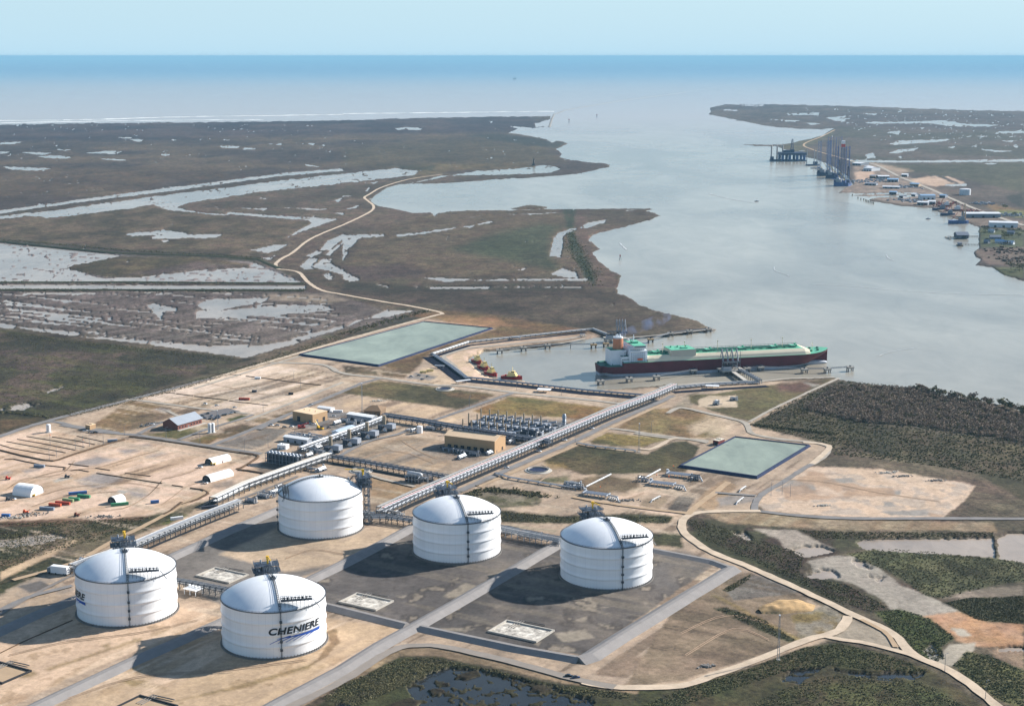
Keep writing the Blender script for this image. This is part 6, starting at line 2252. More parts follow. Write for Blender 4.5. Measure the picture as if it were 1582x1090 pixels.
# compressor-hall piping and the LNG sump vessel
p = W1('k', 1250, 745)
root = thing('drain_drum', 'white horizontal drum on a dark stand beside the grey rack', 'vessel', (p.x, p.y, GL), HR)
b = MB()
b.loft([[(xx, s_ * 2.6 * math.cos(a), 8 + s_ * 2.6 * math.sin(a)) for a in np.linspace(0, 6.283, 15)[:-1]] for xx, s_ in ((-9.5, .2), (-8.6, .8), (-7, 1), (7, 1), (8.6, .8), (9.5, .2))])
b.build('drum', PIPEW, root, smooth=True)
b = MB()
for x in (-9, -3, 3, 9):
    for y in (-4, 4): b.box(x, y, -.2, .7, .7, 5.2)
b.box(0, 0, 4.6, 22, 10, .5)
b.box(0, 0, 1.0, 20, 8, .4)
b.build('stand', DSTEEL, root)
for k in range(5):
    b = MB()
    b.tube([(-8 + 4 * k, -5.4, .2), (-8 + 4 * k, -5.4, 6), (-8 + 4 * k, -2, 7.4)], .45, 6)
    b.build('pipe', PIPES, root)
# round sumps
for c_, x, y, r_, lb in (('l', 995, 708, 11, 'round dark sump with a pale rim beside the straight rack'), ('m', 250, 690, 9, 'round dark sump with a pale rim near the trench corner'), ('k', 820, 660, 9, 'round grey cover beside the grey rack')):
    p = W1(c_, x, y)
    root = thing('sump', lb, 'sump', (p.x, p.y, GL))
    b = MB()
    b.lathe([(r_ + 4, -.2), (r_ + 3.5, .45), (r_ + .4, .5), (r_ + .4, 1.5), (r_, 1.5), (r_ - .2, .4)], 36)
    b.build('rim', CONC, root)
    b = MB()
    b.cyl(0, 0, .2, r_ - .2, .22, 36)
    b.build('pit_floor', NAVY if 'dark' in lb else CONC, root)
    b = MB()
    rail(b, [((r_ + .3) * math.cos(a), (r_ + .3) * math.sin(a), 1.4) for a in np.linspace(0, 6.283, 25)], 1.2, .1)
    b.build('handrail', STEEL, root)
# concrete settling pits in the tank pads
for c_, x, y, w_, d_, lb in (('i', 810, 752, 42, 27, 'cracked pale concrete pit on the pad of the tank nearest the dirt road'), ('i', 105, 618, 36, 24, 'cracked pale concrete pit on the pad of the middle tank'), ('h', 1010, 498, 36, 24, 'cracked pale concrete pit between the left tank and the sand tank'), ('h', 0, 940, 34, 26, 'dark rimmed concrete pit at the edge of the left sand pad'), ('h', 660, 1100, 34, 26, 'dark rimmed concrete pit below the nearest tank')):
    p = W1(c_, x, y)
    root = thing('catch_pit', lb, 'pit', (p.x, p.y, GL), HR)
    b = MB()
    b.add([(-w_ / 2, -d_ / 2, .32), (w_ / 2, -d_ / 2, .32), (w_ / 2, d_ / 2, .32), (-w_ / 2, d_ / 2, .32)], [(0, 1, 2, 3)])
    b.build('slab', mat('stained_slab', (206, 200, 188), .9, var=.5, sc=.16, dirt=(84, 76, 70)) if 'cracked' in lb else TRACK, root)
    b = MB()
    for s_ in (-1, 1):
        b.box(0, s_ * d_ / 2, -.2, w_ + 1.4, 1.2, 1.6)
        b.box(s_ * w_ / 2, 0, -.2, 1.2, d_ - 1.4, 1.5)
    b.build('kerb_wall', CONC if 'cracked' in lb else DARK, root)
    b = MB()
    for k in range(3): b.tube([(-w_ * .3 + k * 2.2, d_ * .1, .6), (-w_ * .3 + k * 2.2, d_ * .7, .9), (w_ * .2 + k, d_ * .75, .9)], .4, 6)
    b.build('drain_pipe', DCONC, root)
# white sheds on legs by the feed rack
p = W1('h', 880, 580)
root = thing('valve_shelter', 'white equipment on a legged deck between the two lettered tanks', 'equipment deck', (p.x, p.y, GL), HR)
b = MB()
b.box(0, 0, 4.6, 14, 9, .5)
for x in (-6, 0, 6):
    for y in (-4, 4): b.box(x, y, -.2, .4, .4, 4.9)
b.build('deck', WHITE, root)
for k in range(4):
    b = MB()
    b.cyl(-5 + 3.4 * k, 1.6, 5.1, 1.0, 1.8, 10)
    b.build('valve', WHITE, root)


# tangled small-bore piping between the larger units
def cluster(label, c_, x, y, w_, d_, seed, rz=None):
    r_ = random.Random(seed)
    p = W1(c_, x, y)
    root = thing('pipe_manifold', label, 'pipe manifold', (p.x, p.y, GL), HR if rz is None else rz)
    for k in range(9):
        b = MB()
        if k % 2:
            u, z = r_.uniform(-w_ / 2, w_ / 2), r_.uniform(.8, 4.6)
            b.tube([(u, -d_ / 2, .2), (u, -d_ / 2, z), (u, d_ / 2, z), (u, d_ / 2, .2)], r_.uniform(.22, .5), 6)
        else:
            v_, z = r_.uniform(-d_ / 2, d_ / 2), r_.uniform(.8, 5.2)
            b.tube([(-w_ / 2, v_, .2), (-w_ / 2, v_, z), (w_ / 2, v_, z), (w_ / 2, v_, .2)], r_.uniform(.22, .55), 6)
        b.build('pipe', r_.choice((PIPES, PIPEW, UNITG, UNITD)), root)
    for k in range(4):
        b = MB()
        u, v_ = r_.uniform(-w_ / 2, w_ / 2), r_.uniform(-d_ / 2, d_ / 2)
        if r_.random() < .5: b.cyl(u, v_, -.2, r_.uniform(.6, 1.4), r_.uniform(1.6, 5), 10)
        else: b.box(u, v_, -.2, r_.uniform(1.4, 3), r_.uniform(1.4, 3), r_.uniform(1.4, 3.4))
        b.build('drum', r_.choice((UNITG, UNITD, PIPES)), root)
    b = MB()
    for u in (-w_ / 2, 0, w_ / 2):
        for v_ in (-d_ / 2, d_ / 2): b.bar((u, v_, -.2), (u, v_, 4.6), .18)
    for v_ in (-d_ / 2, d_ / 2): b.bar((-w_ / 2, v_, 4.5), (w_ / 2, v_, 4.5), .18)
    b.build('frame', DSTEEL, root)


for k, a_ in enumerate((('tangle of silver pipes left of the first turbine', 'w', 900, 590, 18, 9), ('tangle of pipes behind the first turbine stack', 'w', 940, 400, 20, 9), ('tangle of pipes between the second turbine and the bluish shed', 'w', 1230, 370, 16, 8), ('tangle of pipes behind the third turbine stack', 'k', 800, 370, 18, 8), ('tangle of pipes in front of the farthest white shed', 'k', 830, 262, 22, 8),
                        ('silver pipes right of the near white shed roof', 'w', 830, 370, 18, 10), ('silver pipes behind the near white shed roof', 'w', 640, 330, 24, 7), ('grey pipes under the pale rack elbow', 'k', 440, 660, 18, 8), ('dark pipes between silo bank and first turbine', 'w', 760, 560, 22, 8),
                        ('grey pipes along the front of the heater rows', 'v', 420, 425, 30, 7), ('grey pipes at the right end of the front heater row', 'v', 800, 430, 22, 10), ('dark pipes at the right end of the middle heater row', 'v', 1080, 330, 20, 10), ('dark pipes at the right end of the back heater row', 'v', 1190, 260, 22, 12), ('grey pipes beside the tall silver column', 'v', 1330, 265, 14, 8),
                        ('pipes on the sunny side of the tan compressor hall', 'v', 560, 480, 16, 9), ('dark pipes along the shaded wall of the compressor hall', 'l', 420, 580, 34, 5), ('pipes in the shadow at the left end of the compressor hall', 'l', 290, 555, 20, 5), ('pipes where the dark rack bends past the white drum', 'k', 1430, 318, 18, 8), ('pipes by the white upright drum behind the hall', 'k', 1230, 345, 14, 7),
                        ('pipe crossing where the grey rack meets the straight rack', 'l', 60, 790, 20, 10), ('pipes at the low feed rack by the middle tank', 'k', 1080, 1010, 20, 8), ('pipes at the foot of the side tower', 'k', 880, 1010, 14, 8), ('pipes at the near end of the lower white rack', 'h', 400, 440, 20, 9), ('pipes on the wide feed rack nearest the dirt road tank', 'i', 860, 320, 18, 9),
                        ('pipes where the feed rack meets the middle tank', 'i', 760, 300, 14, 9), ('white valves on the pipeline before the nearest meter skid', 'l', 1290, 850, 18, 8), ('white valves behind the middle meter skid', 'z', 740, 280, 12, 6), ('white valves at the pond end of the farthest meter skid', 'z', 1270, 268, 10, 6), ('pipes along the pale rack beside the second grey skid', 'u', 1240, 500, 16, 7), ('pipes along the pale rack toward the silo bank', 'u', 1420, 420, 18, 7))):
    cluster(*a_, k + 40)
# ---------------------------------------------------------------- buildings
def hall(name, label, cat, A_, B_, depth, he, hr, wm, rm, over=.5, ridge_along=True, z=GL):
    """hall on the base line A->B (seen side), depth away; gabled or flat (hr == he) roof"""
    d = B_ - A_
    L = Vector((d.x, d.y)).length
    root = thing(name, label, cat, (A_.x, A_.y, z), math.atan2(d.y, d.x))
    b = MB()
    if hr > he + .2 and ridge_along:
        prof = [(0, -.3), (depth, -.3), (depth, he), (depth / 2, hr), (0, he)]
        b.loft([[(x, y, zz) for y, zz in prof] for x in (0, L)])
    else:
        b.box(L / 2, depth / 2, -.3, L, depth, he + .3)
    w_ = b.build('wall', wm, root)
    b = MB()
    t_ = .35
    if hr > he + .2 and ridge_along:
        s_ = (hr - he) / (depth / 2)
        for y0, y1, z0, z1 in ((-over, depth / 2, he - over * s_, hr), (depth + over, depth / 2, he - over * s_, hr)):
            b.loft([[(x, y0, z0 + .04), (x, y1, z1 + .04), (x, y1, z1 + t_), (x, y0, z0 + t_)] for x in (-over, L + over)])
    else:
        b.box(L / 2, depth / 2, he + .03, L + .3, depth + .3, .4)
        for k in range(3): b.box(L * (.2 + .28 * k), depth * .55, he + .43, 1.6, 1.6, .9)
    b.build('roof', rm, root)
    root['L'] = L
    return root


def openings(root, L, side, items, depth=0):
    """items: (kind, u along 0-1, z, width, height)"""
    for kind, u, z, w_, h_ in items:
        b = MB()
        if side == 'front': b.box(L * u, -.06, z, w_, .2, h_)
        else: b.box(L + .06, depth * u, z, .2, w_, h_)
        b.build(kind, GLASS if kind == 'window' else (DARK if kind == 'opening' else (mat('door_grey', (120, 120, 122), .6))), root)


A_, B_ = W1('r', 395, 548), W1('r', 590, 492)
o = hall('office_building', 'red brick office with a long grey gabled roof and parked cars behind', 'building', A_, B_, 24, 6.5, 12.5, BRICK, GROOF, over=1.4)
openings(o, o['L'], 'front', [('window', u, 1.6, 2.4, 1.8) for u in (.08, .2, .32, .56, .68, .8, .92)] + [('door', .44, 0, 2.2, 2.4)])
b = MB()
b.box(o['L'] / 2, -3.4, -.1, o['L'] + 6, 4, .5)
b.build('walkway', CONC, o)
A_, B_ = W1('k', 272, 252), W1('k', 432, 282)
o = hall('warehouse', 'flat roofed tan warehouse with a dark doorway, cranes parked in front', 'building', A_, B_, 26, 11, 11, TANW, TANR)
openings(o, o['L'], 'front', [('opening', .3, 0, 5, 6), ('door', .62, 0, 1.4, 2.4), ('door', .85, 0, 3.4, 4)])
openings(o, o['L'], 'side', [('opening', .75, 0, 4, 5), ('door', .3, 0, 3, 4)], 26)
A_, B_ = W1('k', 845, 216), W1('k', 975, 222)
o = hall('control_building', 'brown control building with a hipped brown roof', 'building', A_, B_, 24, 6, 6, BRICK if False else mat('brown_wall', (112, 92, 72), .85), BROOF)
b = MB()
L = o['L']
b.add([(-1.2, -1.2, 6.45), (L + 1.2, -1.2, 6.45), (L + 1.2, 25.2, 6.45), (-1.2, 25.2, 6.45), (L * .35, 12, 11), (L * .65, 12, 11)], [(0, 1, 5, 4), (1, 2, 5), (2, 3, 4, 5), (3, 0, 4), (3, 2, 1, 0)])
b.build('hip_roof', BROOF, o)
openings(o, L, 'front', [('window', u, 1.6, 2, 1.6) for u in (.15, .35, .65, .85)] + [('door', .5, 0, 2, 2.4)])
A_, B_ = W1('l', 243, 522), W1('l', 645, 572)
o = hall('compressor_hall', 'large tan compressor hall, pale gabled roof, dark openings along its shaded side', 'building', A_, B_, 27, 14, 17.5, TANW, TANR, over=.6)
L = o['L']
openings(o, L, 'front', [('opening', u, 0, 4.6, 4.6) for u in (.1, .23, .36, .49, .62, .75, .88)])
openings(o, L, 'side', [('door', .2, 0, 1.6, 2.6), ('opening', .7, 0, 3.4, 3.6)], 27)
b = MB()
b.box(L / 2, 13.5, 17.6, L * .86, 1.6, .9)
b.build('ridge_vent', DSTEEL, o)
for k in range(7):
    b = MB()
    x = L * (.1 + .13 * k)
    b.tube([(x, -.5, 3), (x, -4, 3), (x, -4, .5)], .6, 7)
    b.build('suction_pipe', BSTEEL, o)
b = MB()
b.tube([(-2, -6.5, 1.6), (L, -6.5, 1.6)], .8, 8)
b.build('header_pipe', BSTEEL, o)
A_, B_ = W1('q', 800, 138), W1('q', 842, 146)
o = hall('guard_house', 'small tan guard house at the gate, cars parked beside it', 'building', A_, B_, 9, 5.4, 5.4, TANW, TANR, over=.8)
openings(o, o['L'], 'front', [('window', .3, 1.2, 1.4, 1.4), ('door', .7, 0, 1.1, 2.2)])
A_, B_ = W1('s', 600, 228), W1('s', 642, 236)
o = hall('pump_house', 'dark red pump house with a pale roof on the corner of the square pond', 'building', A_, B_, 13, 5, 5, mat('dark_red_wall', (118, 48, 46), .7, var=.2), mat('pale_roof', (206, 196, 178), .7, var=.06))
openings(o, o['L'], 'front', [('opening', .5, 0, 4, 3.4)])
b = MB()
b.bar((9, 3, 1), (19, 3, 1.4), .6)
b.tube([(8, -2, 2), (12, -8, 2), (14, -10, .2)], .5, 7)
b.build('intake_pipe', DSTEEL, o)
for c_, x0_, y0_, x1_, y1_, dp_, he, lb in (('w', 375, 408, 735, 462, 9, 5.5, 'long white shed roof on a dark frame, beside the small white box'), ('k', 648, 392, 778, 344, 11, 6, 'white walled shed with a bluish roof, between turbines and yellow crane'), ('k', 705, 242, 905, 272, 11, 6, 'white shed roof farthest back, near the brown control building'), ('k', 470, 178, 575, 192, 9, 4.5, 'long pale trailer shed behind the tan warehouse')):
    A_, B_ = W1(c_, x0_, y0_), W1(c_, x1_, y1_)
    o = hall('equipment_shed', lb, 'shed', A_, B_, dp_, he, he + 1.2, WHITE if 'walled' in lb or 'trailer' in lb else UNITG, mat('blue_white_roof', (190, 204, 222), .4, .1) if 'bluish' in lb else TENT, over=.6)
    L = o['L']
    openings(o, L, 'front', [('opening', u, 0, 2.6, 2.6) for u in (.2, .5, .8)])
p0, p1 = W1('w', 280, 525), W1('w', 412, 538)
o = hall('electrical_room', 'small white box building behind the dark silo bank', 'shed', p0, p1, 8, 4.6, 4.6, WHITE, TENT)
openings(o, o['L'], 'front', [('door', .3, 0, 1.2, 2.4), ('window', .7, 1.4, 1.4, 1)])
p = W1('k', 1290, 355)
root = thing('storage_silo', 'white upright drum by the rack behind the compressor hall', 'tank', (p.x, p.y, GL))
b = MB()
b.lathe([(.1, 8.8), (3.2, 8.2), (3.4, 7.8), (3.4, -.2)], 24)
b.build('shell', WHITE, root, smooth=False)
b = MB()
b.bar((3.6, 0, 0), (3.6, 0, 9), .2)
b.build('ladder', DSTEEL, root)
for c_, x, y, r_, h_, lb in (('r', 655, 572, 2.2, 11, 'white upright tank in front of the office, left one of the pair'), ('r', 680, 568, 2.2, 11, 'white upright tank in front of the office, right one of the pair'), ('q', 455, 165, 2.6, 9, 'lone white upright tank beside the entrance road')):
    p = W1(c_, x, y)
    root = thing('storage_silo', lb, 'tank', (p.x, p.y, GL))
    b = MB()
    b.lathe([(.1, h_ + .9), (r_ * .7, h_ + .6), (r_, h_), (r_, .8), (r_ * .9, -.2)], 20)
    b.build('shell', WHITE, root)
    b = MB()
    b.bar((0, -r_ - .3, 0), (0, -r_ - .3, h_), .16)
    b.build('ladder', DSTEEL, root)
    b = MB()
    b.cyl(0, 0, -.2, r_ + 1.6, .7, 16)
    b.build('plinth', CONC, root)


def tent(label, A_, B_, wd, h, open_end=True):
    d = B_ - A_
    L = d.length
    root = thing('fabric_tent', label, 'tent', (A_.x, A_.y, GL), math.atan2(d.y, d.x))
    arc = [(-wd / 2 * math.cos(a), h * math.sin(a) ** .8) for a in np.linspace(0, math.pi, 15)]
    b = MB()
    n = len(arc)
    X = np.linspace(0, L, 9)
    vs = [(x, y, z * (1 + (.012 if k % 2 else 0)) - .1) for k, x in enumerate(X) for y, z in arc]
    b.add(vs, [(r * n + k, r * n + k + 1, (r + 1) * n + k + 1, (r + 1) * n + k) for r in range(8) for k in range(n - 1)])
    b.build('cover', TENT, root, fix=False)
    for x, nm in ((.4, 'end_wall'), (L - .4, 'end_wall')):
        b = MB()
        b.add([(x, y * .97, z * .97) for y, z in arc], [tuple(range(n))])
        b.build(nm, DARK if (open_end and x < 1) else TENT, root, fix=False)
    b = MB()
    b.box(0, 0, -.1, .5, wd * .5, 4)
    b.build('door_frame', DSTEEL, root)
    return root


tent('largest white fabric tent, alone at the left edge of the sand yard', W1('q', 180, 728), W1('q', 350, 752), 20, 10, False)
tent('long white fabric tent in the sand yard, the one farther from the pale rack', W1('u', 545, 128), W1('u', 765, 72), 13, 6.5)
tent('long white fabric tent in the sand yard, the one nearer the pale rack', W1('u', 520, 325), W1('u', 790, 248), 13, 6.5)
tent('short white fabric tent beside a green container', W1('q', 1048, 832), W1('q', 1140, 805), 13, 7)


# ---------------------------------------------------------------- containers, trailers, vehicles
def container(label, c_, x, y, rz, m, L=12.2, name='shipping_container'):
    p = W1(c_, x, y)
    root = thing(name, label, 'container', (p.x, p.y, GL), rz)
    b = MB()
    b.box(0, 0, .15, L, 2.6, 2.7)
    n = int(L / .9)
    for k in range(n):
        for s_ in (-1, 1): b.box(-L / 2 + (k + .5) * L / n, s_ * 1.34, .3, .35, .1, 2.4)
    b.build('body', m, root)
    for s_ in (-.62, .62):
        b = MB()
        b.box(L / 2 + .06, s_, .3, .1, 1.1, 2.4)
        b.build('door', m, root)
    return root


for a_ in (('blue shipping container with pale roof beside other containers, farthest back in the yard', 'q', 728, 745, .35, CBLUE, 18), ('green shipping container just before the blue one at the back of the row', 'q', 785, 775, -.3, CGREEN, 14), ('green shipping container in the middle of the diagonal container row', 'q', 695, 800, -.35, CGREEN, 12.2),
           ('faded green shipping container behind the long rust red one', 'q', 638, 812, -.35, mat('container_olive', (130, 152, 110), .7, var=.2), 12.2), ('long rust red shipping container in the diagonal row', 'q', 588, 838, -.3, CRED, 16), ('short orange red shipping container in the diagonal row', 'q', 515, 855, -.25, mat('container_orange', (186, 84, 54), .65, var=.2), 13),
           ('blue grey shipping container at the near end of the diagonal row', 'q', 440, 890, -.2, CGREY, 15), ('green shipping container lying along the short white tent', 'q', 1120, 850, .35, CGREEN, 17), ('red shipping container alone on the north sand pad', 'r', 935, 303, -.1, CRED, 14), ('dark shipping container alone on the north sand pad', 'r', 1018, 240, -.1, mat('container_dark', (64, 68, 80), .7), 6.1),
           ('black shipping container near the right edge of the north sand pad', 'r', 1315, 260, -.1, mat('container_black', (48, 44, 44), .7), 6.1), ('white site trailer at the far edge of the north sand pad', 'r', 1045, 132, -.1, WHITE, 8), ('grey site trailer in the left sand yard, with a dark shadow', 'q', 368, 492, -.2, CGREY, 12), ('grey site trailer by the bare plot near the entrance road', 'q', 1052, 255, .25, CGREY, 11),
           ('small blue container on the sand near the pale rack', 'q', 1448, 828, .3, CBLUE, 8), ('white box trailer on the grassy bank by the lower rack', 'u', 175, 770, .45, WHITE, 12), ('blue container half hidden at the left end of the yard', 'q', 55, 955, -.1, CBLUE, 8), ('white trailer on the car park behind the tan warehouse', 'k', 632, 190, -.1, WHITE, 12),
           ('dark open container under the lower end of the pale rack', 'u', 560, 640, .4, mat('container_dark', (64, 68, 80), .7), 16)):
    container(*a_)
for c_, x, y, lb, m_ in (('q', 75, 607, 'small red machine alone on the sand above the big tent', REDS), ('q', 628, 590, 'small dark machine on the pale slab', DSTEEL), ('q', 240, 922, 'small orange machine among scrap at the yard edge', LIFE), ('q', 720, 950, 'dark rusty machine at the yard edge by the scrub', mat('rusty', (110, 60, 44), .9, var=.3)),
                         ('q', 80, 800, 'dark plant machine below the big tent', DSTEEL), ('q', 305, 765, 'yellow lift machine at the big tent door', YELLOW), ('u', 598, 135, 'yellow machine at the door of the farther long tent', YELLOW), ('u', 685, 108, 'orange machine beside the farther long tent', LIFE)):
    p = W1(c_, x, y)
    root = thing('work_machine', lb, 'machine', (p.x, p.y, GL), rr.uniform(-.5, .5))
    b = MB()
    b.box(0, 0, .7, 5.2, 2.2, 1.5)
    b.box(-1.2, 0, 2.2, 1.8, 1.9, 1.4)
    b.build('body', m_, root)
    b = MB()
    b.bar((1.6, 0, 2), (4.6, 0, 3.6), .3)
    b.build('arm', m_, root)
    for xx in (-1.7, 1.7):
        for yy in (-1.1, 1.1):
            b = MB()
            b.bar((xx, yy - .3, .65), (xx, yy + .3, .65), .7, 8)
            b.build('wheel', DARK, root)


def mcrane(label, c_, x, y, rz, m, boom):
    p = W1(c_, x, y)
    root = thing('mobile_crane', label, 'mobile crane', (p.x, p.y, GL), rz)
    b = MB()
    b.box(0, 0, .9, 9, 2.8, 1.4)
    b.box(-3, 0, 2.3, 2.6, 2.4, 1.8)
    b.build('chassis', m, root)
    b = MB()
    b.box(1.5, .8, 2.3, 3, 1.6, 2)
    b.build('cab', GLASS, root)
    b = MB()
    b.bar((-2.5, 0, 3.2), boom, .6, 4)
    b.build('boom', m, root)
    for xx in (-3.2, -1.2, 1.6, 3.4):
        for yy in (-1.3, 1.3):
            b = MB()
            b.bar((xx, yy - .3, .75), (xx, yy + .3, .75), .75, 8)
            b.build('wheel', DARK, root)


mcrane('red telescopic crane parked in front of the tan warehouse', 'k', 342, 318, .35, REDS, (9, 0, 6))
mcrane('yellow crane with raised boom near the white walled shed', 'k', 492, 326, -.5, YELLOW, (-7, 0, 10))
# fuel truck
p = W1('h', 275, 490)
root = thing('box_truck', 'white box truck parked behind the lettered tank at the rack end', 'truck', (p.x, p.y, GL), R(-18))
b = MB()
b.box(0, 0, 1.2, 16, 5, 6.2)
b.build('cargo_box', WHITE, root)
b = MB()
b.box(-10, 0, .8, 3.6, 4.2, 4.4)
b.box(-11.2, 0, 3.2, 1.3, 3.8, 1.3)
b.build('cab', mat('cab_grey', (120, 124, 128), .5), root)
for xx in (-9.6, -3, 5, 7):
    for yy in (-2.2, 2.2):
        b = MB()
        b.bar((xx, yy - .4, .9), (xx, yy + .4, .9), .9, 8)
        b.build('wheel', DARK, root)


CARM = [mat('car_white', (226, 228, 230), .3, var=.03), mat('car_black', (34, 36, 40), .3, var=.1), mat('car_silver', (160, 164, 170), .3, .4, var=.05), mat('car_blue', (50, 66, 100), .3), mat('car_red', (140, 44, 40), .35)]
CARN = ['white', 'black', 'silver', 'dark blue', 'red']
CARP = {}


def car_proto(k):
    root = thing('parked_car', 'x', 'car', (0, 0, GL + .4), 0, 'parked cars')
    b = MB()
    b.loft([[(-2.5, y, .45), (-2.5, y, 1.05), (-1.6, y, 1.15), (1.2, y, 1.1), (2.4, y, .85), (2.5, y, .4)] for y in (-.95, .95)])
    b.build('body', CARM[k], root)
    b = MB()
    b.loft([[(-1.9, y * s_, 1.1), (-1.5, y * .88, 1.75), (.3, y * .88, 1.75), (1.2, y * s_, 1.1)] for y, s_ in ((-.9, 1), (.9, 1))])
    b.build('cabin', GLASS, root)
    for xx in (-1.6, 1.6):
        for yy in (-.95, .95):
            b = MB()
            b.bar((xx, yy - .12, .36), (xx, yy + .12, .36), .36, 8)
            b.build('wheel', DARK, root)
    return root


def car(c_, x, y, rz, k, label):
    if k not in CARP:
        o = CARP[k] = car_proto(k)
    else: o = copy_tree(CARP[k])
    p = W1(c_, x, y)
    o['label'] = CARN[k] + ' ' + label
    place(o, (p.x, p.y, GL + .4), rz)
    if max(PXM(p), 0) > 0: o.scale = (1.15, 1.15, 1.15)


def PXM(p): return 1


lot = [(565, 445, 1), (592, 437, 1), (640, 418, 1), (672, 440, 2), (690, 468, 1), (712, 456, 3), (660, 462, 1), (735, 452, 2), (722, 440, 1), (610, 455, 3), (832, 416, 0), (848, 410, 1), (790, 428, 2), (770, 432, 1)]
LOTW = ['at the office end of the car park', 'second from the office in the back row', 'at the back edge of the car park', 'in the middle of the car park, beside the dark ones', 'at the front edge of the car park by the lawn', 'at the front of the car park near its middle', 'between two rows of the car park near the office', 'in the front row of the car park, toward the road', 'in the middle row of the car park',
        'behind the office gable in the car park', 'at the road end of the car park', 'last at the road end of the car park', 'near the road end of the car park, back row', 'past the middle of the car park, toward the road']
for (x, y, k), lb in zip(lot, LOTW): car('r', x, y, rr.choice((.5, .6, -1.0)), k, 'car ' + lb)
for c_, x, y, k, lb in (('q', 845, 170, 2, 'car nearest the guard house'), ('q', 870, 172, 0, 'car second from the guard house'), ('q', 895, 173, 1, 'car farthest from the guard house in its short row'), ('q', 800, 160, 0, 'pickup in front of the guard house door'),
                        ('r', 618, 340, 0, 'car on the cross road below the north sand pad, nearest the office'), ('r', 712, 355, 0, 'car in the middle of three on the cross road'), ('r', 858, 370, 0, 'car on the cross road, nearest the junction'), ('r', 100, 527, 1, 'car in the row left of the office, at its far end'), ('r', 140, 518, 2, 'car in the row left of the office'), ('r', 185, 506, 0, 'car left of the office, nearest its wall'),
                        ('k', 100, 298, 0, 'car on the works road left of the tan warehouse'), ('k', 150, 300, 2, 'car second along the works road by the warehouse'), ('k', 205, 315, 1, 'car third along the works road by the warehouse'), ('k', 260, 310, 0, 'car nearest the red crane'), ('k', 400, 282, 0, 'van by the warehouse corner'), ('k', 440, 288, 0, 'van beside the warehouse wall, nearer the crane'), ('k', 560, 320, 3, 'car near the yellow crane'),
                        ('k', 415, 135, 0, 'car on the road behind the tan warehouse'), ('k', 600, 226, 0, 'car at the edge of the warehouse parking'), ('e', 310, 655, 2, 'car by the yellow buses at the trench corner'), ('e', 345, 650, 1, 'car in the middle of the trench corner lot'), ('e', 385, 655, 2, 'car at the far side of the trench corner lot'), ('e', 360, 668, 3, 'car at the front of the trench corner lot'),
                        ('l', 740, 690, 0, 'car on the road below the straight rack, near the sump'), ('l', 1000, 560, 0, 'pickup on the rack road, halfway along'), ('l', 1205, 470, 0, 'pickup on the rack road beside the column'), ('l', 1425, 375, 0, 'pickup on the rack road, nearest the basin'), ('i', 1028, 958, 1, 'car on the grey track below the dike corner'), ('i', 1060, 965, 3, 'second car on the grey track below the dike corner'),
                        ('u', 450, 165, 0, 'car at the dark mouth of the farther long tent'), ('u', 510, 352, 0, 'van at the dark mouth of the nearer long tent'), ('q', 130, 795, 0, 'pickup below the big tent')):
    car(c_, x, y, rr.uniform(-.6, .6), k, lb)
for c_, x, y, lb in (('e', 365, 636, 'yellow bus at the trench corner, nearer the pond'), ('e', 395, 630, 'yellow bus at the trench corner, nearer the basin')):
    p = W1(c_, x, y)
    root = thing('site_bus', lb, 'bus', (p.x, p.y, GL + .2), .15)
    b = MB()
    b.box(0, 0, .5, 10, 2.6, 2.6)
    b.build('body', TUGY, root)
    b = MB()
    b.box(0, 0, 1.8, 9.6, 2.66, .8)
    b.build('window', GLASS, root)
    for xx in (-3, 3):
        for yy in (-1.2, 1.2):
            b = MB()
            b.bar((xx, yy - .2, .45), (xx, yy + .2, .45), .45, 8)
            b.build('wheel', DARK, root)
# scrap and stored pipe
for c_, x, y, s_, lb in (('q', 300, 935, 22, 'heap of grey scrap steel at the yard edge'), ('q', 150, 965, 14, 'heap of pale scrap by the yard edge, nearer the left'), ('q', 980, 955, 18, 'low heap of scrap along the scrub edge'), ('z', 575, 485, 16, 'stack of grey spools on the sand by the nearest meter skid'), ('j', 940, 30, 16, 'heap of pale rubble on the far edge of the borrow ground'), ('j', 1010, 45, 12, 'heap of grey rubble on the far edge of the borrow ground'),
                         ('j', 1160, 65, 12, 'long heap of rubble near the corner of the borrow ground'), ('j', 640, 180, 10, 'heap of white slabs on the borrow ground'), ('j', 115, 910, 8, 'pile of dark pipes on the brown field'), ('k', 950, 100, 14, 'row of white blocks at the edge of the dark lawn'), ('r', 200, 495, 14, 'pile of pallets left of the office')):
    p = W1(c_, x, y)
    r_ = random.Random(int(x))
    b = MB()
    for k in range(46):
        u, v_ = r_.gauss(0, .4), r_.gauss(0, .4)
        b.box(u * s_, v_ * s_ * .35, -.1, r_.uniform(.6, 2.4), r_.uniform(.5, 1.4), r_.uniform(.4, 1.5), r_.uniform(0, 3))
    o = b.build('scrap_heap' if 'scrap' in lb else 'material_heap', CONC if ('pale' in lb or 'white' in lb) else DCONC)
    o.location = (p.x, p.y, GL)
    o.rotation_euler = (0, 0, .2)
    tag(o, lb, 'heap')
